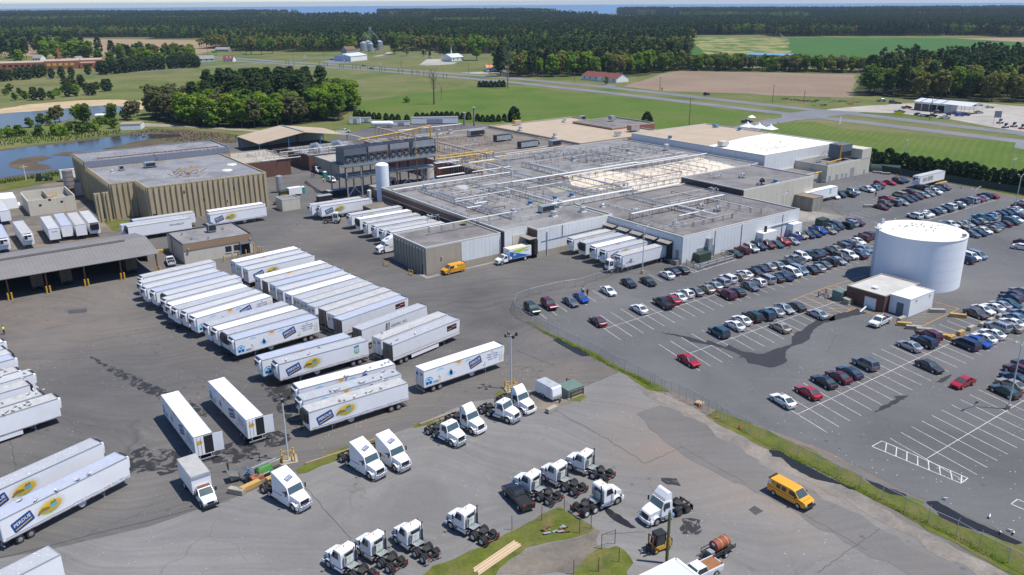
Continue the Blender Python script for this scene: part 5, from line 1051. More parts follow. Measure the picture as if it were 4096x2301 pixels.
    if kind in('sleeper','daybull'):
        b=MB()
        for z in (.62,.92,1.22): b.tube([(nose+.05,-1.1,z),(nose+.42,-.8,z),(nose+.46,.8,z),(nose+.05,1.1,z)],.035,6)
        for y in (-.55,.55): b.bar((nose+.46,y,.5),(nose+.46,y,1.35),.09,.05)
        P['guard_bar']=b
    if kind=='sleeper':
        P['side_skirt']=MB().box(bx-.1,fx-.1,-1.22,-1.16,.4,1.0).box(bx-.1,fx-.1,1.16,1.22,.4,1.0)
        P['accent_line']=MB().box(bx+.1,fx-1.3,-1.262,-1.25,1.45,1.52).box(bx+.1,fx-1.3,1.25,1.262,1.45,1.52)
    return P,dict(bx=bx,fx=fx,nose=nose,ax=ax)
TMAT={'cab':m_truckw,'hood':m_truckw,'fender':m_truckw,'bumper':m_truckw,'grille':m_grille,'windshield':m_wglass,'rear_window':m_glass,'side_window':m_glass,'frame_rail':m_frame,'cross_member':m_frame,'fifth_wheel':m_frame,'deck_plate':m_galv,'axle':m_frame,'fuel_tank':m_chrome,'step':m_galv,'mudflap':m_frame,'rear_light':m_red,'exhaust_stack':m_frame,'air_cleaner':m_chrome,'air_hose':M('green_hose',(.05,.35,.05),.5),'roof_fairing':m_truckw,'guard_bar':m_chrome,'side_skirt':m_truckw,'accent_line':m_pblue}
TMESH={}
for kd in ('day','fairing','sleeper','daybull'):
    P,dm=tractor_meshes(kd); TMESH[kd]=({k:v.mesh(k,TMAT[k.strip('#')]) for k,v in P.items()},dm)
ME_mirror=MB().box(-.08,.08,-.06,.06,-.35,.25).bar((0,0,.2),(0,-.3,.3),.03).mesh('mirror',m_blackp)
ME_hlamp=MB().add([(0,-.16,.16),(.06,.16,.12),(.10,.16,-.12),(.04,-.16,-.14)],[(0,1,2,3)]).mesh('headlight',m_lens)
ME_beacon=MB().cyl((0,0,0),(0,0,.14),.07,8).mesh('beacon',m_amber); ME_clamp=MB().box(-.05,.05,-.06,.06,0,.06).mesh('marker_lamp',m_amber)
def tractor(loc,head,kind,label,group,logo_=False,dark=False,mud_white=False,z=.075):
    meshes,dm=TMESH[kind]; t=thing('tractor_truck',label,'truck',(loc.x,loc.y,z),head,group)
    off=-(dm['nose'])/2
    def o_(n,me,p=t,l=(0,0,0),M=None):
        if M is not None: return ob(n,me,p,M=M)
        return ob(n,me,p,(l[0]+(off if p is t else 0),l[1],l[2]))
    for k,me in meshes.items():
        k=k.strip('#')
        if k=='mudflap' and mud_white: o=o_(k,me); o.material_slots[0].link='OBJECT'; o.material_slots[0].material=m_alu
        else: o_(k,me)
    for x in (.85,2.2):
        for y in (-.86,.86):
            w_=o_('wheel',ME_dual,t,(x,y,.51)); ob('rim',ME_dhubd if dark else ME_dhub,w_)
    for y in (-1.0,1.0):
        w_=o_('wheel',ME_swheel,t,(dm['ax'],y,.51)); ob('rim',ME_shub,w_)
        ob('mirror',ME_mirror,t,M=Matrix.Translation((dm['fx']-.15+off,y*1.48,2.3))@(Matrix.Scale(-1,4,(0,1,0)) if y<0 else Matrix.Identity(4)))
        ob('headlight',ME_hlamp,t,M=Matrix.Translation((dm['nose']-.10+off,y*.92,1.12))@(Matrix.Scale(-1,4,(0,1,0)) if y<0 else Matrix.Identity(4)))
    if kind!='sleeper': o_('beacon',ME_beacon,t,(dm['fx']-.9,0,2.92 if kind!='fairing' else 2.92))
    for y in (-.7,-.35,0,.35,.7): o_('marker_lamp',ME_clamp,t,(dm['fx']-.5,y,2.88))
    if logo_:
        x0,z0,x1,z1=dm['fx']-.85,3.12,dm['bx']+1.3,3.62; a=math.atan2(z1-z0,x0-x1)
        zz=(z0+z1)/2; Mx=Matrix.Translation(((x0+x1)/2+off+.03,0,zz+.05))@Matrix.Rotation(math.pi/2-a*0-(math.pi/2-a),4,'Y')@Matrix.Rotation(math.pi/2,4,'Z')@Matrix.Rotation(.3,4,'Z')@Matrix.Scale(.42,4)
        ob('logo',ME_logo,t,M=Mx)
    return t
def head2(a,b): d=a-b; return math.atan2(d.y,d.x)
def place(fr,re): return (fr+re)/2, head2(fr,re)
TU='tractor units parked on the truck pad'
specs=[((1,3,1240,475),(1,3,905,275),'sleeper','tall-roofed white tractor left of the pair by the grass strip',True),((1,3,1470,385),(1,3,1190,210),'sleeper','tall-roofed white tractor right of the pair by the grass strip',True),((1,3,480,790),(1,3,130,580),'sleeper','tall-roofed white tractor standing alone beside the green generator',True),
 ((1,3,2060,150),(1,3,1760,0),'daybull','white day-cab tractor left of the pair beyond the grass strip',False),((1,3,2260,30),(1,2,1960,1330),'fairing','white day-cab tractor with roof fairing beside the guarded day-cab',False),
 ((2,2,40,1360),(1,2,2280,1240),'daybull','white day-cab left of the pair nearest the box trailer',False),((2,2,200,1285),(1,2,2460,1130),'fairing','white tractor with roof fairing nearest the small box trailer',False)]
for f_,r_,kd,lb,lg in specs:
    l,h=place(g(*f_),g(*r_)); tractor(l,h,kd,lb,TU,lg)
specs=[((1,3,790,1320),(1,3,1130,1520),'day','white day-cab tractor cut by the bottom edge, first of the row',0),((1,3,1080,1190),(1,3,1430,1400),'day','second white day-cab tractor from the bottom edge',0),((1,3,1450,1070),(1,3,1790,1320),'day','third day-cab tractor from the bottom edge with white mudflaps',1),((1,3,1985,925),(1,3,2370,1130),'day','white day-cab tractor with raised rear frame standing apart from the row',0),
 ((2,3,70,560),(2,3,440,730),'day','white day-cab tractor beside the black pickup',0),((2,3,340,460),(2,3,690,640),'day','white day-cab tractor in the middle of the three behind the fenced grass',0),((2,3,590,350),(2,3,980,500),'day','white day-cab tractor with open door panel at the end of the row',0),((2,3,1050,680),(2,3,650,850),'day','white day-cab tractor facing right beside the fenced grass',0)]
for f_,r_,kd,lb,mw in specs:
    l,h=place(g(*f_),g(*r_)); tractor(l,h,kd,lb,TU,False,False,bool(mw))
l,h=place(g(2,3,1350,930),g(2,3,1740,770)); tractor(l,h,'fairing','old white tractor with rusty hubs and roof fairing beside the wooden pole',TU,False,True)
l,h=place(g(1,1,1245,1115),g(1,1,1420,1085)); d=W(1,0)-W(0,0); hd=TH+math.pi
tractor(g(1,1,1330,1105)+W(1.6,1.2)*1.0,hd,'sleeper','white sleeper tractor coupled to a docked trailer beside the corner block','docked tractor',True)
# -- terminal tractors
def yardtruck(fr,re,label,z=.075,plow=False):
    l,h=place(fr,re); t=thing('yard_tractor',label,'truck',(l.x,l.y,z),h,None)
    ob('cab',prof([(.5,.6,.75),(.5,2.85,.72),(.7,3.05,.70),(1.75,3.05,.70),(1.95,2.9,.72),(2.15,1.7,.78),(2.2,.6,.8)]).mesh('cab',m_truckw),t)
    MB().add([(2.17,-.68,1.75),(2.17,.68,1.75),(1.99,.62,2.8),(1.99,-.62,2.8)],[(0,1,2,3)]).o('windshield',m_wglass,t)
    sw=MB()
    for sg in (-1,1): sw.add([(.75,sg*.765,1.7),(1.95,sg*.785,1.7),(1.8,sg*.735,2.7),(.8,sg*.735,2.7)],[(0,1,2,3)])
    ob('side_window',sw.mesh('side_window',m_glass),t); MB().box(-2.4,2.2,-.45,.45,.6,.9).o('frame_rail',m_rust,t); MB().cyl((-1.4,0,.9),(-1.4,0,1.05),.5,14).o('fifth_wheel',m_frame,t)
    MB().box(2.2,2.45,-1.1,1.1,.45,.95).o('bumper',m_blackp,t); MB().cyl((.4,.85,.8),(.4,.85,3.2),.08,8).o('exhaust_stack',m_wpipe,t)
    for x,me in ((1.4,ME_swheel),(-1.4,ME_dual)):
        for y in (-.9,.9): w_=ob('wheel',me,t,(x,y,.51)); ob('rim',ME_shub if x>0 else ME_dhub,w_)
    return t
yardtruck(g(2,1,950,1300),g(2,1,1100,1270),'white yard tractor with amber frame under the lettered trailer at the docks')
yardtruck(g(1,1,835,800),g(1,1,690,800),'white yard tractor in front of the parked pair of trailers')
# -- cars
def paint(name,col,metal=.0,rough=.32): return M('paint_'+name,col,rough,metal,.04,.8,coat=.7)
PC={'W':('white',paint('white',(.76,.76,.75))),'S':('silver',paint('silver',(.46,.48,.50),.5)),'G':('grey',paint('grey',(.17,.185,.205),.4)),'C':('charcoal',paint('charcoal',(.065,.062,.060),.3)),'K':('black',paint('black',(.012,.013,.016))),'N':('navy',paint('navy',(.014,.028,.075),.2)),'B':('blue',paint('blue',(.015,.07,.36),.2)),'L':('light blue',paint('light_blue',(.24,.33,.44),.4)),'T':('teal',paint('teal',(.03,.09,.12),.3)),'R':('red',paint('red',(.40,.010,.022),.1)),'M':('maroon',paint('maroon',(.115,.010,.020),.2)),'A':('beige',paint('beige',(.42,.36,.28),.4)),'E':('dark green',paint('dark_green',(.03,.05,.035),.3)),'Q':('turquoise',paint('turquoise',(.02,.22,.36),.2)),'O':('brown',paint('brown',(.13,.105,.09),.4))}
CARS={
 's':dict(n='sedan',L=4.8,low=[(-2.36,.50,.80),(-2.30,.26,.78),(2.25,.24,.76),(2.40,.42,.74),(2.38,.66,.74),(2.18,.76,.80),(1.05,.94,.86),(-1.55,1.02,.88),(-2.18,.99,.82),(-2.37,.82,.80)],gl=[(1.12,.94,.80),(.30,1.40,.62),(-.95,1.43,.62),(-1.80,1.02,.74)],wx=(1.42,-1.38),r=.33),
 'h':dict(n='hatchback',L=4.4,low=[(-2.14,.50,.82),(-2.10,.26,.8),(2.05,.24,.76),(2.18,.42,.76),(2.16,.68,.76),(1.98,.80,.82),(1.0,1.0,.88),(-1.6,1.06,.88),(-2.1,1.05,.84),(-2.16,.82,.82)],gl=[(1.05,1.0,.82),(.25,1.50,.64),(-1.5,1.52,.66),(-2.08,1.05,.78)],wx=(1.32,-1.30),r=.33),
 'u':dict(n='SUV',L=4.8,low=[(-2.34,.55,.88),(-2.30,.36,.86),(2.20,.34,.82),(2.36,.5,.82),(2.36,.85,.82),(2.2,1.0,.88),(1.05,1.14,.92),(-1.9,1.18,.92),(-2.32,1.15,.88),(-2.38,.9,.88)],gl=[(1.05,1.13,.86),(.45,1.72,.70),(-1.95,1.74,.72),(-2.30,1.16,.82)],wx=(1.45,-1.42),r=.39),
 'v':dict(n='minivan',L=5.0,low=[(-2.46,.52,.90),(-2.42,.30,.88),(2.35,.28,.82),(2.48,.45,.80),(2.46,.72,.80),(2.3,.86,.84),(1.55,1.06,.92),(-2.1,1.12,.94),(-2.45,1.1,.90),(-2.5,.85,.90)],gl=[(1.75,1.02,.86),(.70,1.70,.72),(-2.15,1.72,.74),(-2.44,1.1,.84)],wx=(1.55,-1.45),r=.34),
 'p':dict(n='pickup truck',L=5.7,low=[(-2.80,.62,.90),(-2.76,.42,.88),(2.65,.38,.86),(2.84,.55,.86),(2.84,.92,.86),(2.66,1.08,.90),(1.45,1.18,.94),(-.55,1.20,.94),(-.56,1.13,.94),(-2.8,1.13,.94)],gl=[(1.50,1.17,.88),(.85,1.78,.72),(-.35,1.78,.72),(-.55,1.20,.86)],wx=(1.75,-1.75),r=.40),
}
def carmeshes(k):
    D=CARS[k]; g_=D['gl']; (x0,z0,w0),(x1,z1,w1),(x2,z2,w2),(x3,z3,w3)=g_; O={}
    b=prof(D['low'])
    prof([(x1+.03,z1-.005,w1+.015),(x1-.12,z1+.05,w1-.04),(x2+.15,z2+.055,w2-.04),(x2-.03,z2-.005,w2+.015)],0,b)
    for sg in (-1,1):
        for (a,c,wa,wc) in (((x0,z0),(x1,z1),w0,w1),((x3,z3),(x2,z2),w3,w2)): b.bar((a[0],sg*(wa+.005),a[1]),(c[0],sg*(wc+.01),c[1]),.10,.08)
        xm=(x1+x2)/2-.05 if k!='p' else None
        if xm is not None: b.bar((xm,sg*((w0+w3)/2+.012),(z0+z3)/2),(xm,sg*(w1+.015),z1),.09,.05)
        if k in('v','u','h'):
            xq=x2+.55*(1 if k!='h' else .6); b.bar((xq,sg*(w3+.035),(z0+z3)/2),(xq,sg*(w2+.015),z1),.12,.05)
    if k=='p':
        b.box(-2.78,-.58,-.92,-.84,1.13,1.22); b.box(-2.78,-.58,.84,.92,1.13,1.22)
    if k=='u':
        for sg in (-.55,.55): b.box(x2+.2,x1-.2,sg-.025,sg+.025,z1+.05,z1+.10)
    O['body']=(b,'paint')
    if k=='p': O['bed']=(MB().box(-2.72,-.62,-.84,.84,1.125,1.14),m_blackp); O['tailgate']=(MB().box(-2.84,-2.76,-.88,.88,.7,1.2),'paint')
    O['windshield']=(MB().add([(x0+.01,-w0+.06,z0+.03),(x0+.01,w0-.06,z0+.03),(x1+.02,w1-.05,z1-.01),(x1+.02,-w1+.05,z1-.01)],[(0,1,2,3)]),m_wglass)
    O['rear_window']=(MB().add([(x3-.01,-w3+.06,z3+.03),(x3-.01,w3-.06,z3+.03),(x2-.02,w2-.05,z2-.01),(x2-.02,-w2+.05,z2-.01)],[(3,2,1,0)]),m_wglass if k=='s' else m_glass)
    O['side_window']=(prof([(x0-.10,z0+.02,w0-.005),(x1-.02,z1-.01,w1-.005),(x2+.02,z2-.01,w2-.005),(x3+.10,z3+.02,w3-.005)]),m_glass)
    hl=MB(); tl=MB(); lo=D['low']; xf=D['L']/2;
    for sg in (-1,1):
        zf=lo[4][1]; hl.add([(xf-.02,sg*.42,zf-.14),(xf-.10,sg*.74,zf-.12),(xf-.22,sg*.79,zf+.06),(xf-.02,sg*.46,zf+.01)],[(0,1,2,3)])
        zr=lo[-1][1]; tl.box(-xf-.005,-xf+.12,sg*.62-.14,sg*.62+.14,zr-.10,zr+.10)
    O['headlight']=(hl,m_lens); O['tail_light']=(tl,m_red)
    O['grille']=(MB().box(xf-.06,xf+.006,-.36,.36,lo[4][1]-.28,lo[4][1]-.06),m_grille)
    return O
CME={}
for k in CARS:
    O=carmeshes(k); CME[k]={n:(mb.mesh(n,PC['W'][1] if m=='paint' else m),m=='paint') for n,(mb,m) in O.items()}
    r=CARS[k]['r']; CME[k]['_w']=(wheelmesh(r,.22),hub(r*.66,.22,m_rim))
def car(pos_,head,kd,col,label,group,near=True,name=None,sub=None):
    D=CARS[kd]; t=thing(name or D['n'].lower().replace(' ','_'),label,'car' if kd!='p' else 'pickup',(pos_.x,pos_.y,.09),head,group)
    pm=PC[col][1]
    for n,(me,isp) in ((k,v) for k,v in CME[kd].items() if k!='_w'):
        if not near and n in('grille','headlight','tail_light'): continue
        ob(n,me,t,sl={0:pm} if isp else None)
    for x in D['wx']:
        for y in (-.80,.80):
            yy=y*(1.06 if kd in 'uvp' else 1.0); w_=ob('wheel',CME[kd]['_w'][0],t,(x,yy,D['r']))
            if near: ob('rim',CME[kd]['_w'][1],w_)
    return t
HA=R(113.5); HT=R(-66.5)
A1=(2540,940,5.15);A2=(2980,860,2.912);A3=(3280,690,2.912);A4=(3596,770,2.912);A5=(2640,1100,2.08);TL=lambda i,j:(i*1024,j*575,K)
t22=TL(2,2); t32=TL(3,2); t21=TL(2,1)
ROWS=[
('the fence row beside the lot corner',[(t22,200,222,'u','E','t'),(t22,372,178,'u','M','t'),(t22,592,148,'s','G','t'),(t22,693,108,'s','B','t'),(t22,968,38,'s','W','t'),(t21,1175,1405,'s','K','t'),(A1,270,965,'s','K','t'),(A1,655,830,'s','W','a'),(A1,775,755,'s','N','a'),(A1,960,725,'s','K','a')]),
('the row along the south wing wall',[(A1,2060,390,'s','K','t'),(A1,2215,325,'u','M','a'),(A1,2390,290,'u','S','t'),(A2,160,372,'u','N','t'),(A2,262,355,'u','M','t'),(A2,365,343,'s','T','t'),(A2,420,312,'p','R','t'),(A2,548,308,'s','S','t'),(A2,565,268,'u','B','a'),(A2,640,247,'u','A','t'),(A2,735,238,'h','N','t'),(A2,805,222,'s','N','t'),(A2,850,190,'p','B','t'),(A2,978,187,'s','A','t'),(A2,1015,162,'u','N','t'),(A2,1068,133,'v','K','t'),(A2,1180,127,'u','K','a'),(A2,1225,107,'u','S','a'),(A2,1285,93,'p','M','t')]),
('the upper side of the long double row',[(t22,862,342,'s','M','a'),(t22,1278,218,'s','W','a'),(t22,1522,165,'p','K','a'),(A5,100,207,'s','R','a'),(A5,150,186,'s','W','a'),(A5,213,157,'h','W','a'),(A5,290,138,'s','G','a'),(A5,385,116,'s','A','a'),(A5,448,90,'s','S','a'),(A5,510,66,'u','S','a'),(A5,565,37,'u','W','a'),(A5,665,20,'s','A','a'),(A1,2255,808,'s','W','a'),(A2,105,663,'s','K','a'),(A2,180,632,'s','N','a'),(A2,265,605,'s','S','a'),(A2,370,587,'s','S','a'),(A2,490,562,'s','T','a'),(A2,580,533,'p','S','a'),(A2,665,493,'u','W','t'),(A2,760,478,'p','T','a'),(A2,828,458,'s','N','a'),(A2,862,437,'s','K','a'),(A2,970,423,'s','K','a'),(A2,1035,397,'s','A','a'),(A2,1130,373,'u','G','a'),(A2,1180,348,'u','N','a'),(A2,1268,337,'s','A','t'),(A2,1310,312,'s','W','t'),(A2,1370,277,'u','M','a'),(A2,1425,247,'u','M','a')]),
('the lower side of the long double row',[(A5,557,168,'u','M','a'),(A5,637,142,'s','K','a'),(A5,750,97,'s','G','t'),(A5,815,63,'h','W','a'),(A5,882,38,'v','S','a'),(A5,962,28,'s','K','a'),(A2,460,722,'s','N','t'),(A2,552,678,'v','W','t'),(A2,627,648,'v','L','t'),(A2,757,643,'s','K','a'),(A2,837,618,'s','S','a'),(A2,907,583,'s','G','a'),(A2,985,553,'u','K','a'),(A2,1078,537,'s','S','t'),(A2,1125,503,'u','O','t'),(A2,1212,478,'u','W','t'),(A2,1325,473,'s','K','a'),(A2,1350,442,'s','L','t'),(A2,1388,403,'s','L','t')]),
('the upper side of the middle row',[(A5,490,482,'u','T','a'),(A5,622,422,'s','W','a'),(A5,677,378,'s','W','a'),(A5,770,352,'u','E','a'),(A5,870,337,'u','T','a'),(A5,950,307,'s','S','a'),(A5,1035,282,'s','S','t'),(A5,1127,262,'s','C','a')]),
('the lower side of the middle row',[(A5,240,712,'s','R','t'),(A5,1000,438,'s','A','a'),(A5,1307,327,'s','S','a')]),
('the upper side of the front row',[(t32,148,1140,'s','W','a'),(t32,403,1055,'s','R','a'),(t32,563,948,'s','K','a'),(t32,708,900,'s','M','a'),(t32,820,855,'s','N','a'),(t32,980,775,'u','G','a'),(t32,1422,590,'s','S','a'),(t32,1568,553,'u','N','a'),(t32,1618,492,'u','M','a'),(t32,2092,265,'s','O','t'),(t32,2162,228,'s','W','t'),(t32,2265,205,'s','W','a'),(t32,2330,180,'s','S','a'),(t32,2430,165,'s','T','t'),(t32,2445,108,'s','N','a'),(t32,2465,75,'s','M','a'),(t32,2545,40,'s','L','a')]),
('the lower side of the front row',[(t32,1625,795,'s','C','t'),(t32,1992,575,'v','N','a'),(t32,2112,550,'s','B','t'),(t32,2172,513,'s','W','a'),(t32,2260,470,'s','W','a'),(t32,2312,405,'u','S','a'),(t32,2435,402,'s','A','a'),(t32,2452,358,'s','W','a'),(t32,2475,303,'s','L','a'),(t32,2560,265,'s','L','a')]),
('the row by the tall lamp at the right edge',[(t32,2382,1045,'s','E','a'),(t32,2445,980,'s','A','a'),(t32,2485,915,'s','N','a'),(t32,2520,845,'u','M','a'),(t32,2600,795,'u','C','a')]),
('the row below the cream annex',[(A3,160,282,'h','W','t'),(A3,230,266,'v','N','t'),(A3,335,257,'p','K','t'),(A3,388,232,'u','S','t'),(A3,545,202,'p','W','t'),(A3,628,182,'h','L','a'),(A3,672,166,'s','E','t'),(A3,697,132,'h','R','t'),(A3,812,122,'s','R','t'),(A3,915,107,'u','K','t'),(A3,962,92,'s','N','t')]),
('the near side of the far block',[(A3,715,407,'s','M','t'),(A3,760,373,'u','O','t'),(A3,862,362,'u','G','a'),(A3,952,355,'s','S','t'),(A3,935,337,'s','G','t'),(A3,1012,320,'s','C','t'),(A3,1067,303,'s','N','t'),(A3,1127,285,'s','M','t'),(A3,1197,267,'s','S','t'),(A3,1262,250,'s','A','t'),(A3,1325,228,'p','W','t'),(A3,1382,197,'s','N','t'),(A3,1442,182,'u','O','t')]),
('the far side of the far block',[(A3,765,302,'s','R','a'),(A3,925,264,'v','A','a'),(A3,1037,224,'s','M','a'),(A3,1182,182,'v','K','a')]),
('the single row behind the white line',[(A3,1100,513,'u','W','a'),(A3,1195,497,'s','W','a'),(A3,1240,482,'s','W','t'),(A3,1320,462,'s','N','a'),(A4,455,210,'s','S','a'),(A4,540,197,'s','E','a'),(A4,580,173,'u','W','a'),(A4,670,162,'s','E','a'),(A4,682,140,'s','W','a'),(A4,745,115,'u','N','a'),(A4,840,97,'v','S','a'),(A4,907,82,'s','R','a'),(A4,957,67,'s','L','a'),(A4,1000,47,'u','K','a'),(A4,1080,45,'s','R','a')]),
('the near side of the row behind the tank',[(A4,845,488,'s','G','t'),(A4,925,472,'s','N','t'),(A4,985,448,'s','W','t'),(A4,1080,427,'s','A','a'),(A4,1112,403,'s','G','a'),(A4,1142,383,'s','K','a'),(A4,1222,367,'s','M','a'),(A4,1305,342,'v','T','t'),(A4,1352,317,'s','W','t'),(A4,1400,292,'p','N','a')]),
('the far side of the row behind the tank',[(A4,582,383,'p','W','t'),(A4,720,387,'s','A','t'),(A4,782,372,'s','S','t'),(A4,852,352,'s','N','a'),(A4,932,337,'s','A','a'),(A4,965,303,'p','Q','a'),(A4,1052,292,'s','L','a'),(A4,1088,270,'h','S','a'),(A4,1167,252,'s','N','a'),(A4,1232,237,'s','N','a'),(A4,1302,217,'s','S','a'),(A4,1342,197,'s','W','a'),(A4,1402,172,'u','M','a'),(A4,1445,122,'s','W','a')]),
('the short row right of the tank',[(A4,770,790,'u','N','a'),(A4,838,757,'u','W','t'),(A4,908,737,'v','L','t')]),
]
CARPOS=[]
for rn,lst in ROWS:
    pts=[(G(z_[0]+x/z_[2],z_[1]+y/z_[2],.62),kd,c,f) for z_,x,y,kd,c,f in lst]
    order=sorted(range(len(pts)),key=lambda i:SV(pts[i][0])[0])
    for rank,i in enumerate(order):
        p,kd,c,f=pts[i]; jit=random.uniform(-.02,.02)
        car(p,(HA if f=='a' else HT)+jit,kd,c,'%s %s, %s from left, %s'%(PC[c][0],CARS[kd]['n'],ORD[rank+1],rn),'cars in '+rn,near=p.y<215)
car(g(3,2,1962,960,.6),TH+math.pi-.10,'s','R','bright red sedan driving down the empty aisle','cars on the move')
car(g(3,2,1128,348,.6),TH+math.pi+.05,'p','W','white pickup driving past the pump house','cars on the move')
car(g(3,1,2560,1045,.6),R(-38),'s','W','white sedan driving in the aisle at the far right edge','cars on the move')
car(g(3,1,2576,1000,.6),R(-50),'s','M','maroon sedan half cut off by the right edge','cars on the move')
car(g(2,3,60,665,.7),R(118),'p','K','black pickup with silver bed cover beside the day-cab tractors','pickup on the truck pad')
car(g(0,1,1715,1185,.7),R(118),'p','W','white pickup parked beside the holding shed','pickup by the shed')
car(g(1,1,255,590,.6),R(28),'s','O','grey-brown old sedan parked by the precast building corner','sedan by the precast building')
car(g(1,1,760,365,.7),R(-60),'v','W','white passenger van in the alley by the green toilet','van in the alley')
for (i,j,x,y,kd,c,h,lb) in ((2,0,2360,1225,'p','N',10,'dark blue pickup beside the white canopy tent'),(1,0,890,1325,'p','W',30,'white pickup behind the plant pipework'),(1,0,1085,665,'s','K',-28,'black car on the far highway lanes'),(1,0,765,600,'s','N',10,'dark car on the warehouse forecourt'),(1,0,890,615,'v','W',80,'white van beside the metal warehouse'),(1,0,1750,585,'v','W',0,'white van on the church road'),(1,0,1160,690,'s','G',-28,'grey car on the near highway lanes'),
   (3,0,1325,1128,'p','G',0,'grey pickup at the garage verge'),(3,0,1515,1152,'s','N',-15,'navy sedan on the garage verge'),(3,0,1562,1162,'s','W',-10,'white sedan on the garage verge'),(3,0,1645,1168,'p','K',-10,'black pickup on the garage verge'),(3,0,1778,1185,'p','W',0,'white pickup on the garage verge'),(3,0,1395,1085,'p','R',0,'red pickup beside the garage'),(3,0,1705,1133,'u','K',0,'black vehicle in front of the garage bays'),(3,0,1925,1160,'u','B',-10,'blue SUV below the garage canopy'),(3,0,1985,1155,'s','N',-20,'dark sedan beside the blue SUV'),(3,0,2120,1132,'s','S',-10,'silver sedan on the pale gravel'),(3,0,2110,1058,'p','W',0,'white pickup behind the garage canopy'),(3,0,2230,1080,'s','S',0,'silver sedan far back on the gravel'),(3,0,1255,1030,'u','T',20,'dark teal SUV at the wood edge'),(3,0,1305,1038,'s','K',0,'black sedan at the wood edge'),(3,0,1140,1015,'p','S',0,'silver pickup by the maroon shed')):
    car(g(i,j,x,y,.6),R(h),kd,c,lb,'vehicles beyond the plant',near=False)
# -- vans
m_vany=M('van_yellow',(.80,.36,.012),.30,0,.03,.5,coat=.5); m_vdark=M('van_lettering',(.10,.06,.02),.5); m_vred=M('van_stripe_red',(.30,.05,.02),.5)
def van(loc,head,label,windows,side):
    t=thing('cargo_van',label,'van',(loc.x,loc.y,.08),head,'orange lift truck service vans')
    b=prof([(-2.85,.62,.97),(-2.80,.42,.95),(2.55,.40,.92),(2.80,.55,.92),(2.80,.95,.90),(2.62,1.16,.92),(1.85,1.34,.97),(1.05,2.0,.86),(.75,2.10,.84),(-2.55,2.12,.84),(-2.75,2.0,.86),(-2.86,1.3,.97)])
    ob('body',b.mesh('body',m_vany),t)
    MB().add([(1.86,-.86,1.38),(1.86,.86,1.38),(1.08,.76,2.0),(1.08,-.76,2.0)],[(0,1,2,3)]).o('windshield',m_wglass,t)
    for sg in (-1,1):
        xs=[(.35,1.35)]+([(-.75,-.1),(-1.55,-.95)] if windows else [])
        for a,c in xs: MB().add([(a,sg*.985,1.40),(c+(.25 if a>.3 else 0),sg*.985,1.38),(c-(.1 if a>.3 else 0),sg*.905,1.90),(a,sg*.905,1.92)],[(0,1,2,3)]).o('side_window',m_glass,t)
        MB().add([(-2.8,sg*.985,1.08),(2.5,sg*.965,1.02),(2.5,sg*.965,1.08),(-2.8,sg*.985,1.16)],[(0,1,2,3)]).o('stripe',m_vred,t)
        MB().add([(2.82,sg*.52,.72),(2.82,sg*.84,.72),(2.80,sg*.84,.95),(2.82,sg*.52,.95)],[(0,1,2,3)]).o('headlight',m_lens,t)
        MB().add([(2.83,sg*.52,.66),(2.83,sg*.88,.66),(2.83,sg*.88,.72),(2.83,sg*.52,.72)],[(0,1,2,3)]).o('indicator',m_amber,t)
        MB().box(1.3,1.45,sg*1.12-.12,sg*1.12+.12,1.35,1.65).o('mirror',m_blackp,t)
    MB().box(2.78,2.835,-.5,.5,.7,.98).o('grille',m_grille,t); MB().box(2.7,2.98,-.94,.94,.42,.66).box(-2.98,-2.8,-.94,.94,.45,.65).o('bumper',m_blackp,t)
    MB().box(-2.9,-2.7,-.8,.8,2.0,2.16).o('rear_rack',m_blackp,t)
    for x in (1.75,-1.85):
        for y in (-.86,.86): w_=ob('wheel',cached('vw',lambda: wheelmesh(.38,.24)),t,(x,y,.38)); ob('rim',cached('vh',lambda: hub(.24,.24,m_rim)),w_)
    a=Matrix.Rotation(math.atan2(.08,.8),4,'X')
    Ms=(lambda s_,h: Matrix(((1,0,0,s_),(0,.12,-.99,-.965+(h-1.3)*.12),(0,.99,.12,h),(0,0,0,1)))) if side==-1 else (lambda s_,h: Matrix(((-1,0,0,s_),(0,-.12,.99,.965-(h-1.3)*.12),(0,.99,.12,h),(0,0,0,1))))
    xs=-1.55 if windows else -1.2
    if windows: ob('emblem',MB()._j(ellipse(.24,.26,16,0),None)._j(txt('NT',.26,.01,mi=1),T2(0,0,0,.004)).mesh('emblem',[m_pwhite,m_pblack]),t,M=Ms(-2.55 if side==-1 else -.1,1.72)); ob('lettering',MB()._j(txt('EASTERN',.20,.008),T2(0,.12))._j(txt('LIFT TRUCK',.15,.006),T2(0,-.08)).mesh('lettering',m_vdark),t,M=Ms(-2.05,1.70))
    else: ob('emblem',MB()._j(ellipse(.24,.26,16,0),None)._j(txt('NT',.26,.01,mi=1),T2(0,0,0,.004)).mesh('emblem',[m_pwhite,m_pblack]),t,M=Ms(-.15,1.66)); ob('lettering',MB()._j(txt('EASTERN LIFT TRUCK',.22,.008),T2(0,.1))._j(txt('MATERIAL HANDLING',.13,.004),T2(0,-.12)).mesh('lettering',m_vdark),t,M=Ms(-1.55,1.66))
    sl=math.atan2(.18,.77); ob('hood_lettering',txt('EASTERN LIFT TRUCK',.155,.006).mesh('hood_lettering',m_vdark),t,M=Matrix.Translation((2.32,0,1.262))@Matrix.Rotation(sl,4,'Y')@Matrix.Rotation(math.pi/2,4,'Z'))
    return t
van(g(3,3,225,660,.5),R(-54.5),'orange service van with side windows driving along the fence road',True,-1)
van(g(1,1,1985,1275,.6),TH+math.pi,'orange panel van parked against the white block wall',False,1)
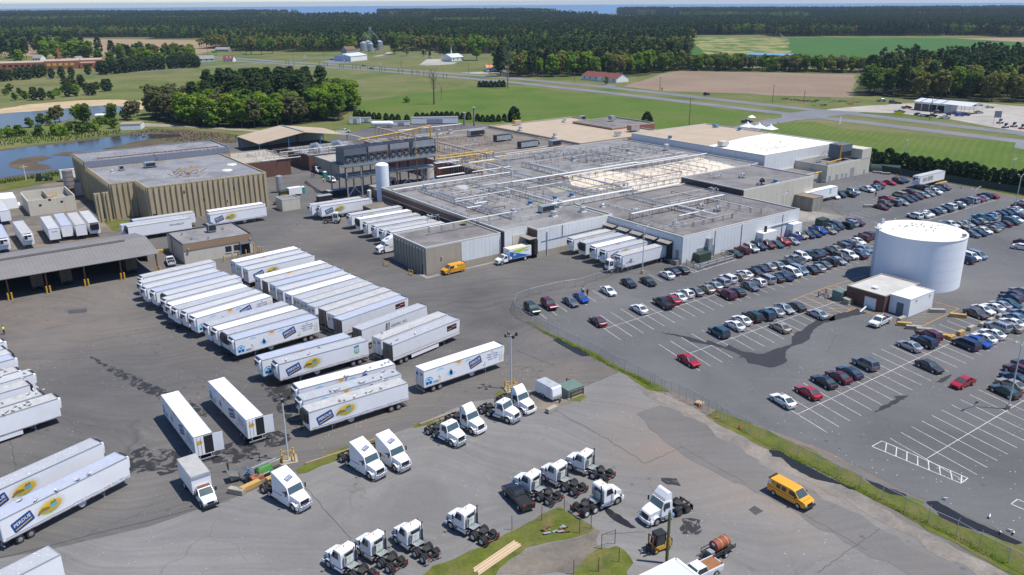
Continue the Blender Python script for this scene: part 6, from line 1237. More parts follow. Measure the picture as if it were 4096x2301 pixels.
# -- box trucks
def boxtruck(loc,head,label,box,cabkind,Lb,z=.08):
    t=thing('box_truck',label,'truck',(loc.x,loc.y,z),head,None); MB().box(-Lb/2-1.2,Lb/2-1.2,-1.2,1.2,1.0,3.5).o('cargo_box',m_twhite,t); xf=Lb/2-1.2
    MB().box(-Lb/2-1.18,Lb/2-1.22,-1.18,1.18,3.501,3.54).o('box_roof',box,t); MB().box(xf-.02,xf+.12,-1.22,1.22,3.25,3.55).o('roof_edge',m_alu,t)
    ob('cab',prof([(xf+.15,.6,.98),(xf+.15,2.0,.92),(xf+.3,2.18,.86),(xf+1.0,2.16,.84),(xf+1.75,1.5,.95),(xf+1.78,.6,1.0)]).mesh('cab',m_truckw),t)
    ob('hood',prof([(xf+1.79,.6,.92),(xf+1.79,1.48,.92),(xf+2.7,1.25,.84),(xf+2.85,1.1,.82),(xf+2.9,.6,.86)]).mesh('hood',m_truckw),t)
    MB().add([(xf+1.77,-.86,1.52),(xf+1.77,.86,1.52),(xf+1.05,.78,2.12),(xf+1.05,-.78,2.12)],[(0,1,2,3)]).o('windshield',m_wglass,t)
    for sg in (-1,1):
        MB().add([(xf+.4,sg*.975,1.42),(xf+1.5,sg*.985,1.42),(xf+1.0,sg*.90,1.98),(xf+.45,sg*.90,2.0)],[(0,1,2,3)]).o('side_window',m_glass,t); MB().box(xf+2.8,xf+2.92,sg*.6-.16,sg*.6+.16,.8,1.0).o('headlight',m_lens,t); MB().box(xf+1.3,xf+1.42,sg*1.25-.12,sg*1.25+.12,1.5,1.95).o('mirror',m_blackp,t)
    MB().box(xf+2.86,xf+2.93,-.4,.4,.8,1.05).o('grille',m_grille,t); MB().box(xf+2.85,xf+3.1,-.98,.98,.45,.72).o('bumper',m_blackp if cabkind=='van' else m_alu,t); MB().box(-Lb/2-1.1,xf+2.6,-.45,.45,.65,.98).o('chassis',m_frame,t)
    for x,me,hb in ((xf+2.0,ME_swheel,ME_shub),(-Lb/2+.6,ME_dual,ME_dhub)):
        for y in (-.88,.88): w_=ob('wheel',me,t,(x,y,.48)); ob('rim',hb,w_)
    return t,xf
t,xf=boxtruck(g(0,3,2000,560,1.0),math.atan2(*(lambda d:(d.y,d.x))(g(0,3,2120,740)-g(0,3,1880,420))),'white box truck with rusty cab roof beside the open trailers',M('box_roof_grey',(.42,.41,.38),.7,0,.12,dirt=.3),'van',5.6)
MB().box(xf+.32,xf+1.0,-.8,.8,2.185,2.20).o('roof_rust',m_rust,t)
m_solg=M('print_lime',(.45,.62,.02),.45); m_solb=M('print_strong_blue',(.012,.13,.42),.45)
t,xf=boxtruck(W(113.6,153.4),TH+math.pi,'box truck with lime and blue print backed into the corner dock',M('box_roof_cream',(.66,.60,.46),.7,0,.08),'med',6.6)
Lb=6.6; x0,x1=-Lb/2-1.2,Lb/2-1.2
Mo=Matrix(((-1,0,0,x1),(0,0,1,1.205),(0,1,0,0),(0,0,0,1)))
ob('print_panel',MB().poly([(.05,1.05,0),(6.5,1.1,0),(.05,2.95,0)],0).poly([(.4,2.95,.003),(6.5,3.45,.003),(3.0,2.25,.003)],1).mesh('print_panel',[m_solb,m_solg]),t,M=Mo)
ob('lettering',txt('solideal',.5,.012,.2).mesh('lettering',m_solb),t,M=Mo@T2(4.95,2.55,.1,.006))
ob('lettering',MB()._j(txt('TIRE',.42,.02),T2(0,.3))._j(txt('THE LINE',.24,.01),T2(0,0)).mesh('lettering',m_pwhite),t,M=Mo@T2(1.55,1.75,0,.006))
ob('forklift_print',MB().poly([(.2,1.15,0),(.75,1.15,0),(.85,1.5,0),(.2,1.8,0)],0).poly([(1.0,1.1,0),(1.08,1.1,0),(1.08,2.7,0),(1.0,2.7,0)],1)._j(ellipse(.2,.2,12,1,.004,.95,1.25),None).mesh('forklift_print',[m_pwhite,m_pblack]),t,M=Mo@Matrix.Translation((0,0,.006)))
ob('front_lettering',txt('solideal',.34,.01,.2).mesh('front_lettering',m_solb),t,M=Matrix(((0,0,1,xf+.012),(1,0,0,0),(0,1,0,2.85),(0,0,0,1))))
# == roof pipework
def snap(a,b):
    ua,va=SV(a); ub,vb=SV(b)
    if abs(ub-ua)>abs(vb-va): v=(va+vb)/2; return W(ua,v),W(ub,v)
    u=(ua+ub)/2; return W(u,va),W(u,vb)
ME_post={}
def pipework(label,lines,base,mats,group=None,step=3.4):
    t=thing('roof_pipework',label,'pipework',W(150,180,base),0); n=0
    org=W(150,180,base)
    for k,(i,j,x0,y0,x1,y1,z,r,cnt,mi) in enumerate(lines):
        a,b=snap(g(i,j,x0,y0,z),g(i,j,x1,y1,z)); d=(b-a); L=d.length; d.normalize(); nn=Vector((-d.y,d.x,0)); zz=z-base+.017*k%.09
        for c in range(cnt):
            o_=nn*(c-(cnt-1)/2)*(r*2.6+.08)
            pa=a+o_-org; pb=b+o_-org; pa.z=pb.z=zz
            p=MB().cyl(pa,pb,r,8)
            if c==0 and k%3==0: p.cyl(pb,(pb.x,pb.y,.05),r,8)
            ob('pipe',p.mesh('pipe',mats[mi]),t)
        m=max(2,int(L/step)); wdt=cnt*(r*2.6+.08)+.1; h=max(.2,zz-r)
        key=(round(h,1),round(wdt,1))
        if key not in ME_post: ME_post[key]=MB().bar((0,-wdt/2,0),(0,-wdt/2,h),.07).bar((0,wdt/2,0),(0,wdt/2,h),.07).bar((0,-wdt/2-.1,h),(0,wdt/2+.1,h),.08).mesh('support',m_rust if len(ME_post)%2 else m_greyp)
        rz=math.atan2(d.y,d.x)
        for q in range(m+1):
            p=a.lerp(b,q/m)-org; ob('support',ME_post[key],t,(p.x,p.y,0),rz)
    return t
WP,GP,YP,BP=m_wpipe,m_galv,m_ypipe,M('lagged_pipe_pinkish',(.42,.33,.27),.7,0,.12)
pipework('web of white and grey pipe runs over the middle of the main hall roof',[
 (2,1,0,385,1250,185,8.6,.16,2,0),(2,1,515,330,1960,100,8.9,.20,1,0),(2,1,1210,190,1800,120,8.5,.14,2,0),(2,1,390,612,1200,458,8.2,.13,3,0),(2,1,1090,442,1700,346,8.4,.13,2,1),(2,1,110,440,545,400,8.0,.12,1,0),(2,1,840,430,1160,395,8.0,.12,1,1),
 (2,1,210,200,540,290,8.4,.20,1,0),(2,1,280,172,900,462,8.2,.10,3,1),(2,1,560,100,880,190,8.3,.10,2,1),(2,1,860,70,1150,172,8.3,.10,2,1),(2,1,750,85,1200,215,8.0,.08,1,1),(2,1,1500,170,1990,242,8.0,.09,2,1),(2,1,1340,215,1700,292,8.0,.09,2,1),(2,1,1130,290,1430,342,8.0,.09,2,1),(2,1,940,350,1120,392,8.0,.09,1,1),(2,1,0,262,760,505,8.1,.10,3,1),(2,1,0,430,370,602,8.1,.14,2,0),(2,1,120,480,425,548,8.0,.12,1,0),(2,1,300,120,720,66,8.1,.10,1,1),(2,1,740,82,930,65,8.1,.10,1,1),(2,1,1240,30,1680,110,8.0,.09,2,1),(2,1,1080,10,1640,90,8.0,.09,1,1),(2,1,290,350,640,420,8.0,.08,1,1),(2,1,620,480,1180,398,7.9,.08,1,1)],6.8,[WP,GP])
pipework('pipe runs and low racks over the west half of the main hall roof',[
 (1,1,1360,458,2576,292,8.0,.13,2,0),(1,1,1640,402,2576,305,8.6,.11,2,0),(1,1,1700,450,2290,700,7.6,.14,2,1),(1,1,1900,500,2560,740,7.6,.12,3,1),(1,1,2110,385,2576,512,7.7,.16,2,1),(1,1,1990,562,2576,472,7.8,.12,1,0),(1,1,1735,838,2576,690,8.3,.16,1,0),(1,1,2130,190,2410,160,9.6,.22,1,0),(1,1,2160,282,2576,235,9.0,.18,1,0),(1,1,2260,185,2576,265,9.2,.20,1,0),(1,1,2190,232,2430,285,8.9,.18,1,0),(1,1,2330,120,2576,180,8.8,.10,3,1),(1,1,2200,605,2320,583,7.7,.12,2,0),(1,1,2130,650,2260,622,7.7,.12,2,0),(1,1,2430,410,2576,382,8.2,.16,1,0)],6.8,[WP,GP])
pipework('white and grey pipe racks over the south wing roof',[
 (2,1,1190,702,2140,517,8.2,.15,2,0),(2,1,1590,582,2060,482,8.0,.10,1,1),(2,1,1660,722,1960,676,7.9,.10,2,0),(2,1,1830,792,2215,702,7.9,.10,1,1),(2,1,1210,500,1770,690,7.6,.10,3,1),(2,1,1660,615,2050,718,8.1,.12,2,0),(2,1,1955,550,2425,640,8.1,.13,1,0),(2,1,1190,712,1650,842,8.0,.07,2,1),(2,1,2060,480,2290,540,8.3,.10,2,1),(2,1,2080,550,2500,655,8.0,.07,1,1),(2,1,840,490,950,465,8.0,.1,1,1)],6.65,[WP,GP])
pipework('yellow gas and ammonia pipes bunched behind the condensers',[
 (1,1,1800,150,2410,88,9.4,.13,2,0),(1,1,2150,212,2490,142,9.6,.13,1,0),(1,1,1850,130,2330,62,9.8,.10,2,0),(1,1,2140,180,2160,280,9.0,.10,2,0),(1,1,2050,100,2310,175,8.8,.09,2,0),(1,1,1900,95,2100,160,8.6,.09,2,1),(1,1,1800,195,2060,150,8.4,.16,1,1)],6.65,[YP,GP])
pipework('long pinkish lagged pipe pair crossing the rear roofs',[(1,0,1420,1290,1,0,8.6,.2,1,0)][:0]+[(1,1,1080,-150,2480,85,9.6,.24,2,0),(1,1,2480,100,3120,30,9.4,.22,2,0),(1,0,1360,1300,2140,1265,8.6,.22,1,1),(1,0,700,1330,1350,1420,8.2,.12,2,1),(1,1,250,95,900,10,8.6,.13,1,1),(1,1,40,170,470,140,7.6,.13,1,1)],6.4,[BP,WP])
pipework('yellow gas line and thin pipes across the white cold store roof',[(3,1,-360,10,250,-10,10.2,.08,1,0),(3,1,0,60,170,25,10.2,.07,1,0),(3,1,-100,40,230,5,10.1,.06,2,1)],9.4,[YP,GP],step=6)
pipework('rusty pipe on low brackets along the precast roof edge',[(0,1,930,118,2260,55,13.0,.14,1,0)],12.2,[m_rust])
def jumble(label,u0,u1,v0,v1,base,seed,nu,nv):
    """thin lines criss-crossing a roof on low stands"""
    rnd=random.Random(seed); t=thing('roof_pipework',label,'pipework',W(u0,v0,base),TH); mats=[m_galv,m_rust,m_wpipe,m_galv,m_wpipe]
    for k in range(nu+nv):
        r=rnd.choice((.045,.06,.08,.11)); h=rnd.uniform(.5,1.5); m=rnd.choice(mats)
        if k<nu: y=(v1-v0)*(k+rnd.random())/nu; a=rnd.uniform(0,.5)*(u1-u0); b=a+rnd.uniform(.25,.6)*(u1-u0); b=min(b,u1-u0); p,q=Vector((a,y,h)),Vector((b,y,h))
        else: x=(u1-u0)*(k-nu+rnd.random())/nv; a=rnd.uniform(0,.5)*(v1-v0); b=min(a+rnd.uniform(.25,.6)*(v1-v0),v1-v0); p,q=Vector((x,a,h)),Vector((x,b,h))
        pm=MB().cyl(p,q,r,6)
        if rnd.random()<.6: pm.cyl(q,(q.x,q.y,.02),r,6)
        ob('pipe',pm.mesh('pipe',m),t); L=(q-p).length; d=(q-p).normalized(); hh=round(h,1); me=cached(('stand',hh,k%2),lambda: MB().bar((0,-.28,0),(0,-.28,hh),.06).bar((0,.28,0),(0,.28,hh),.06).bar((0,-.34,hh),(0,.34,hh),.06).mesh('support',m_rust if k%2 else m_greyp))
        for c in range(int(L/3.2)+1): w_=p+d*min(L,c*3.2); ob('support',me,t,(w_.x,w_.y,0),math.atan2(d.y,d.x))
jumble('ground-level tangle of pipes beside the precast building end wall',89.5,96,258,286,.1,7,5,4)
jumble('thin grey and rusty lines on low stands over the west hall roof',114,146,160,214,6.82,1,9,7)
jumble('thin grey and rusty lines on low stands over the rear hall roof',148,228,205,238,6.82,2,9,12)
jumble('thin lines on low stands over the cream coated roof',150,226,169,203,6.84,3,8,10)
jumble('sparse thin lines on low stands over the south wing roof',146,186,130,164,6.62,4,5,4)
jumble('rusty lines and conduits over the rear wing roof',152,208,244,300,6.32,5,8,7)
jumble('tangle of rusty and white lines over the boiler blocks',98,146,291,309,5.75,6,6,7)
def valves(label,i,j,x,y,z,seed,s=1.0):
    rnd=random.Random(seed); p=g(i,j,x,y,z); t=thing('valve_station',label,'valve station',p,TH)
    for k in range(9):
        a=Vector((rnd.uniform(-2,2)*s,rnd.uniform(-1.2,1.2)*s,0)); h=rnd.uniform(.5,1.5)
        MB().cyl(a,a+Vector((0,0,h)),.06,6).cyl(a+Vector((0,0,h)),a+Vector((rnd.uniform(.4,1.3)*rnd.choice((-1,1)),0,h)),.06,6).o('riser',m_wpipe if k%3 else m_galv,t)
    for k in range(5): a=Vector((rnd.uniform(-2,2)*s,rnd.uniform(-1,1)*s,rnd.uniform(.5,1.2))); MB().cyl(a,a+Vector((0,0,.35)),.16,8).cyl(a+Vector((0,0,.35)),a+Vector((0,0,.42)),.24,8).o('valve',m_galv if k%2 else m_wpipe,t)
for k,(i,j,x,y,lb) in enumerate(((1,1,1820,510,'valve cluster near the west edge of the hall roof'),(1,1,2060,560,'valve cluster in the middle of the west hall roof'),(1,1,2230,615,'frosted valve cluster closest to the corner block roof'),(1,1,1710,452,'valve cluster nearest the upright white tank'),(1,1,2310,505,'valve cluster beside the short white pipe bridge'),(1,1,1780,775,'tangled pipe heads at the rear of the corner block'),(2,1,130,440,'large valve cluster left on the hall roof'),(2,1,320,400,'valve cluster left of the cream roof'),(2,1,1180,490,'valve cluster at the south tip of the cream roof'),(2,1,2040,485,'valve cluster below the black band'),(2,1,1690,835,'valve cluster near the south wing corner'),(2,1,1250,690,'valve cluster above the truck docks'),(2,1,2060,345,'frame of meters on the raised block roof'))):
    valves(lb,i,j,x,y,6.7 if k!=12 else 8.4,k)
# == roof units
def unit(label,p,sx,sy,sz,mat,kind='box',legs=.4,rz=TH,name='roof_unit'):
    t=thing(name,label,'roof unit',p,rz)
    if kind=='box':
        MB().box(-sx/2,sx/2,-sy/2,sy/2,legs,legs+sz).o('casing',mat,t); MB().box(-sx/2+.15,sx/2-.15,-sy/2-.04,-sy/2-.005,legs+.2,legs+sz-.2).o('intake',m_galv if mat is not m_galv else m_blackp,t)
        for a in (-1,1):
            for b in (-1,1): MB().bar((a*(sx/2-.1),b*(sy/2-.1),0),(a*(sx/2-.1),b*(sy/2-.1),legs+.02),.1).o('leg',m_rust,t)
        MB().add([(sx/2,-sy/2+.1,legs+sz),(sx/2+.8,-sy/2+.1,legs+.4),(sx/2+.8,sy/2-.1,legs+.4),(sx/2,sy/2-.1,legs+sz)],[(0,1,2,3)]).o('hood',mat,t)
    elif kind=='fan':
        MB().box(-sx*.6,sx*.6,-sx*.6,sx*.6,0,.3).o('curb',m_wpipe,t); MB().cyl((0,0,.3),(0,0,.3+sz),sx/2,14).o('drum',mat,t); MB().cyl((0,0,.3+sz),(0,0,.45+sz),sx*.62,14,sx*.4).o('cap',mat,t)
    elif kind=='goose':
        MB().tube([(0,0,0),(0,0,sz*.7),(.5,0,sz),(1.1,0,sz*.8),(1.3,0,sz*.5)],sx/2,8).o('duct',mat,t); MB().box(-sx,sx,-sx,sx,0,.25).o('base',m_blackp,t); MB().box(-sx*1.5,-sx*.6,-sx*.5,sx*.5,.1,.9).o('motor',m_galv,t)
    return t
m_bfan=M('blue_fan_steel',(.10,.20,.33),.5,.1,.15)
for (i,j,x,y,z,sx,sy,sz,m,kd,lb) in ((2,1,345,690,6.8,4.2,2.0,1.6,m_galv,'box','galvanised air unit on stilts near the hall front'),(2,1,480,640,6.8,1.3,1,1.6,m_alu,'fan','bright cylindrical exhaust behind the stilted air unit'),(2,1,420,735,6.8,1.4,1,1.1,m_alu,'fan','round aluminium vent in front of the stilted air unit'),(2,1,710,690,6.8,1.4,1,1.1,m_alu,'fan','round aluminium vent alone near the hall front'),(2,1,430,565,6.8,1.3,1,.8,m_bfan,'fan','blue roof fan left of the white pipe bend'),(2,1,600,535,6.8,1.3,1,.8,m_bfan,'fan','blue roof fan right of the white pipe bend'),(2,1,185,615,6.8,1.3,1,.8,m_bfan,'fan','blue roof fan nearest the corner block'),(2,1,910,640,6.6,1.0,1,.6,m_alu,'fan','small vent on the south wing rear'),
  (2,1,1890,660,6.6,.7,1,1.4,m_alu,'goose','goose-neck vent in the middle of the south wing roof'),(2,1,2060,680,6.6,.7,1,1.4,m_alu,'goose','goose-neck vent right on the south wing roof'),(2,1,2310,345,8.4,.7,1,1.4,m_alu,'goose','goose-neck vent on the raised block'),(2,1,2500,415,8.4,.9,1,1.6,m_blackp,'goose','dark blower on the raised block edge'),(2,1,620,175,6.8,1.2,1,1.1,m_galv,'fan','grey vent among the rear hall pipes'),(2,1,1165,95,6.8,1.4,1,1.3,m_galv,'fan','grey vent near the cold store wall'),(2,1,2120,30,9.4,3.2,2.4,1.6,m_cream if False else w_cream,'box','cream air unit standing on the white cold store roof'),
  (2,1,160,40,6.4,8.5,2.4,2.2,m_blackp,'box','long black chiller left on the rear wing roof'),(2,1,430,25,6.4,4.5,2.4,2.0,m_galv,'box','grey air unit right on the rear wing roof'),(1,0,2480,1420,6.4,7.5,2.4,2.2,m_blackp,'box','black chiller at the back of the rear wing roof'),(1,0,2210,1370,6.4,7.0,2.6,2.2,m_galv,'box','rusty grey air unit at the back of the rear wing'),(1,0,1840,1350,6.4,1.6,1,1.6,m_alu,'fan','round exhaust left on the rear roof'),(1,0,1955,1345,6.4,1.6,1,1.2,m_alu,'fan','round exhaust right on the rear roof'),
  (2,0,85,1310,7.2,1.6,1,1.2,m_alu,'fan','round vent at the near left of the tan roof'),(2,0,430,1380,7.2,1.6,1,1.2,m_alu,'fan','round vent at the near edge of the tan roof'),(2,0,528,1225,7.2,1.6,1,1.2,m_alu,'fan','round vent at the back of the tan roof'),(2,0,705,1210,7.2,2.6,2,1.6,m_galv,'box','grey hooded unit at the back of the tan roof'),(2,0,1060,1365,7.2,2.4,1.6,1.3,m_alu,'box','bright curved intake on the tan roof'),(2,0,1220,1320,7.2,5.0,2.6,2.2,w_brown,'box','brown louvred unit on the tan roof'),(2,0,50,1255,7.2,3.5,2,1.5,m_ypipe,'box','yellow cover at the far corner of the tan roof'),(2,0,1590,1400,9.4,1.5,1,.9,m_bfan,'fan','blue fan at the near left of the gravel roof'),(2,0,2290,1315,9.4,1.5,1,.9,m_bfan,'fan','blue fan at the back of the gravel roof'),(2,0,2050,1282,9.4,2.4,1.6,.8,m_bfan,'box','blue cover at the back of the gravel roof'),(2,0,1005,1210,8.0,2.6,2,1.6,m_greyp,'box','grey unit on the small grey wing roof'),
  (0,1,1510,240,10.2,3.2,2.2,1.4,m_galv,'box','rusted air unit on the precast roof'),(0,1,1225,270,10.2,1.4,1.0,1.2,m_galv,'box','small box unit on the precast roof'),(0,1,1130,295,10.2,.7,1,.6,m_galv,'fan','small vent at the left of the precast roof'),(3,1,75,395,8.4,1.3,1,.7,m_bfan,'fan','blue fan on the raised block'),(2,1,1550,70,6.8,1.6,1.2,2.0,m_wpipe,'box','white cabinet near the cold store wall'),(2,1,10,690,6.8,1.2,1,.6,m_galv,'fan','low vent on the west hall roof')):
    unit(lb,g(i,j,x,y,z),sx,sy,sz,m,kd)
t=thing('wrecked_platform','collapsed rusty platform with yellow ladders on the precast roof','wreckage',g(0,1,1900,330,10.2),TH)
rnd=random.Random(5)
for k in range(26):
    a=Vector((rnd.uniform(-4.5,4.5),rnd.uniform(-1.5,3.5),rnd.uniform(0,1.6))); b=a+Vector((rnd.uniform(-2.2,2.2),rnd.uniform(-1.5,1.5),rnd.uniform(-.6,1.6))); b.z=max(.05,b.z); MB().bar(a,b,.13).o('beam',m_rust if k%3 else m_ysteel,t)
for x in (-1.5,.8,3.0): MB().bar((x,0,0),(x,0,3.2),.08).bar((x+.6,0,0),(x+.6,0,3.2),.08).o('ladder',m_ysteel,t)
for k,(x,y,lb) in enumerate(((2285,270,'front white sheet lying on the precast roof'),(2330,212,'rear white sheet lying on the precast roof'))):
    p=g(0,1,x,y,10.25); t=ob('roof_sheet',MB().loft([[(1.7*math.cos(a)*s_,1.7*math.sin(a)*s_,z) for a in [q*.63 for q in range(10)]] for z,s_ in ((0,1),(.25,.85),(.3,.3))]).mesh('roof_sheet',m_wpipe),None,p); tag(t,lb,'sheet')
m_cool=M('cooler_casing',(.27,.29,.30),.55,.1,.15,.6,dirt=.3); m_cool2=M('cooler_casing_dark',(.12,.14,.155),.55,.1,.15,.6)
t=thing('condenser_platform','tall steel platform on slender legs carrying the condensers','platform',W(111.5,239.5,.05),TH)
for z,nm in ((9.9,'deck'),(6.3,'catwalk')): ob(nm,MB().box(0,33.5,0,12.5 if z>9 else 9,z,z+.22).mesh(nm,m_cool2),t)
for x in (.4,5.5,11.8,18.5,26.0,33.0):
    for y in (.3,6.2,12.2): MB().box(x-.17,x+.17,y-.17,y+.17,0,9.9).o('leg',m_greyp if x<14 else m_rust,t)
for x0,x1 in ((.4,5.5),(11.8,18.5),(18.5,26),(26,33)):
    MB().bar((x0,.3,.5),(x1,.3,6.2),.12).o('brace',m_galv,t); MB().bar((x1,.42,.5),(x0,.42,6.2),.12).o('brace',m_galv,t)
for zb,yy in ((10.12,0),(6.52,0)):
    for h in (.5,1.05): MB().bar((0,yy,zb+h),(33.5,yy,zb+h),.06).o('rail',m_galv,t)
    for k in range(17): MB().bar((.1+k*2.08,yy,zb),(.1+k*2.08,yy,zb+1.05),.06).o('rail_post',m_galv,t)
for k,(u0,wd,nf,mt,lb) in enumerate(((113.0,8.2,3,m_cool2,'leftmost dark grey condenser with railing on top'),(121.6,7.4,3,m_cool,'second condenser from the left with rusty fan skirts'),(129.6,7.4,3,m_cool,'third condenser from the left with black top grilles'),(138.0,9.4,4,m_cool,'rightmost condenser with four fans and bright hood'))):
    t=thing('condenser',lb,'condenser',W(u0,243.4,10.17),TH,'evaporative condensers on the platform')
    MB().box(0,wd,0,6,0,3.3).o('lower_casing',m_cool2 if k==0 else mt,t); MB().box(.15,wd-.15,-.1,6.0,3.3,5.0).o('upper_casing',mt,t); MB().box(.3,wd-.3,.1,5.8,5.0,5.15).o('top_grille',m_blackp,t)
    for f in range(nf):
        x=wd*(f+.5)/nf; fn=MB().cyl((x,-.12,1.6),(x,.0,1.6),1.05,18).o('fan',m_blackp,t); MB().cyl((x,-.16,1.6),(x,-.01,1.6),1.14,18,cap=False).o('fan_ring',m_galv,fn)
        for q in range(5):
            a=q*1.256; MB().bar((x,-.14,1.6),(x+.9*math.cos(a),-.14,1.6+.9*math.sin(a)),.05,.14).o('blade',m_greyp,fn)
    ob('skirt',MB().box(0,wd,-.45,-.05,2.95,3.25).mesh('skirt',m_rust if k in(1,2) else mt),t)
t=thing('yellow_header_pipe','bright yellow header pipe arching over the condensers','pipe',W(111.5,243,10.1),TH)
MB().tube([(8,3,7.2),(24,3,8.2),(35.5,3,9.4),(35.5,3,4.5)],.22,8).o('header',m_ysteel,t)
for x in (13,15,21.5,23.2,27,29): MB().tube([(x,3,7.6),(x,3,6.6),(x+.1,6,6.0)],.13,6).o('branch',m_ysteel,t)
for x in (27.5,36.2): MB().cyl((x,-.4,0),(x,-.4,7.5),.16,8).o('riser',m_ysteel,t)
t=thing('upright_tank','tall slim white upright tank beside the docked trailers','tank',W(119.6,230.4,.06))
MB().cyl((0,0,0),(0,0,11.4),2.05,28).o('shell_plate',m_tank,t); MB().loft([[(r*math.cos(a),r*math.sin(a),z) for a in [q*2*math.pi/28 for q in range(28)]] for z,r in ((11.4,2.05),(11.75,1.7),(12.0,1.0),(12.08,.2))],0,True,True).o('dome',m_tank,t)
for k,(u_,v_,sx,sy,sz,m,lb) in enumerate(((122,238,5,4,3.2,w_brown,'small brown block shed under the condenser platform'),(121.5,234.6,4.2,2.6,2.6,m_bluest,'blue steel table frame beside the upright tank'),(131.5,247,2.4,2.4,3.0,w_cream,'cream louvred cabinet under the platform'),(110.8,246,6.5,2.2,2.0,m_blackp,'bank of black cooling fans under the platform edge'),(104.5,241.5,4.5,2.2,1.8,m_blackp,'open black skip frame left of the platform'))):
    t=thing('plant_cabinet',lb,'cabinet',W(u_,v_,.06),TH); MB().box(-sx/2,sx/2,-sy/2,sy/2,0,sz).o('casing',m,t); MB().box(-sx/2-.1,sx/2+.1,-sy/2-.1,sy/2+.1,sz,sz+.12).o('lid',m_greyp,t); MB().box(-.5,.5,-sy/2-.05,-sy/2-.005,.1,sz*.8).o('door',m_dark,t)
for u_,v_,r,h,m,lb in ((141.5,236.5,1.1,3.2,m_bluest,'blue plastic drum tank below the platform'),(147,249,2.3,5.2,m_wpipe,'stained white storage drum behind the platform'),(98,262,1.1,5.5,m_galv,'grey standing vessel by the brick block'),(118.2,237.5,.7,2.2,m_wpipe,'small white chemical tote below the platform')):
    t=thing('process_tank',lb,'tank',W(u_,v_,.06)); MB().cyl((0,0,0),(0,0,h),r,18).o('shell_plate',m,t); MB().cyl((0,0,h),(0,0,h+.25),r,18,r*.4).o('lid',m,t); MB().cyl((0,0,h+.2),(0,0,h+.5),.12,8).o('nozzle',m_galv,t)
pipework('rusty trestle of pipes between the platform and the rear wing',[(1,1,1800,330,2110,300,7.6,.2,2,1),(1,1,1830,250,2120,215,8.6,.15,3,1),(1,1,1800,200,2050,170,9.2,.15,2,1)],0.1,[WP,GP],step=5)
# == lamps and poles
m_pole=M('lamp_pole_grey',(.55,.56,.56),.5,0,.08)
def lotlamp(p,label,h=11.6,base=True,rz=TH):
    t=thing('street_lamp',label,'lamp',(p.x,p.y,.07),rz,'car park lamps');
    if base: MB().cyl((0,0,0),(0,0,.75),.34,14).o('footing',m_yblk if base=='y' else m_concblk,t)
    MB().cyl((0,0,.0),(0,0,h-.9),.13,10,.08).o('pole',m_pole,t)
    for sg in (-1,1):
        MB().tube([(0,0,h-1.4),(sg*.7,0,h-.5),(sg*1.9,0,h)],.05,6).o('arm',m_pole,t); MB().loft([[(sg*1.8,-.16,h-.02),(sg*1.8,.16,h-.02),(sg*1.8,.12,h+.16),(sg*1.8,-.12,h+.16)],[(sg*2.6,-.18,h),(sg*2.6,.18,h),(sg*2.6,.1,h+.12),(sg*2.6,-.1,h+.12)]]).o('lamp_head',m_greyp,t)
for i,j,x,y,lb,bs,rz in ((3,2,2415,1228,'twin-arm lamp on round concrete footing in the front lot row',True,TH),(2,1,1310,1310,'twin-arm lamp on yellow footing by the truck docks','y',TH),(3,1,115,925,'twin-arm lamp beside the south wing lobbies',False,TH),(3,1,2015,870,'twin-arm lamp right behind the storage tank',True,TH),(3,1,2475,700,'twin-arm lamp near the far right of the lot',True,TH)): lotlamp(g(i,j,x,y),lb,11.6,bs,rz)
for p,lb in ((G(1153.7,1842),'tall floodlight pole in a yellow guard beside the generator'),(G(2044.6,1557.6),'tall floodlight pole with yellow guard by the small box trailer')):
    t=thing('floodlight_pole',lb,'lamp',(p.x,p.y,.07),R(20),'yard floodlight poles'); MB().cyl((0,0,0),(0,0,9.3),.12,10,.09).o('pole',m_pole,t); MB().bar((-.75,0,9.2),(.75,0,9.2),.07).bar((0,-.75,9.2),(0,.75,9.2),.07).o('crossbar',m_blackp,t)
    for a in range(4):
        c,s_=math.cos(a*1.5708),math.sin(a*1.5708); MB().loft([[(c*.7-s_*.1,s_*.7+c*.1,9.25),(c*.7+s_*.1,s_*.7-c*.1,9.25),(c*.7+s_*.1,s_*.7-c*.1,9.5),(c*.7-s_*.1,s_*.7+c*.1,9.5)],[(c*1.05-s_*.26,s_*1.05+c*.26,9.2),(c*1.05+s_*.26,s_*1.05-c*.26,9.2),(c*1.05+s_*.26,s_*1.05-c*.26,9.72),(c*1.05-s_*.26,s_*1.05+c*.26,9.72)]]).o('floodlight',m_blackp,t)
    MB().box(-1.2,1.2,-1.2,1.2,-.02,.08).o('footing',m_concblk,t)
    q=[(-.8,-.8),(.8,-.8),(.8,.8),(-.8,.8)]
    for k in range(4): MB().cyl((*q[k],0),(*q[k],1.35),.10,10).o('guard_post',m_ysteel,t); MB().bar((*q[k],.95),(*q[(k+1)%4],.95),.12).o('guard_rail',m_ysteel,t)
p=g(2,3,1555,1335); t=thing('wooden_pole','stout wooden utility pole in the foreground beside the forklift','pole',(p.x,p.y,.05)); ob('shaft',MB().cyl((0,0,0),(0,0,6.7),.19,12,.17).mesh('shaft',M('pole_wood',(.14,.13,.065),.85,0,.25,3.0)),t); MB().box(-.1,.12,-.1,.1,6.7,7.0).o('cap',m_galv,t)
m_pw=M('pole_wood_far',(.16,.13,.10),.85,0,.2)
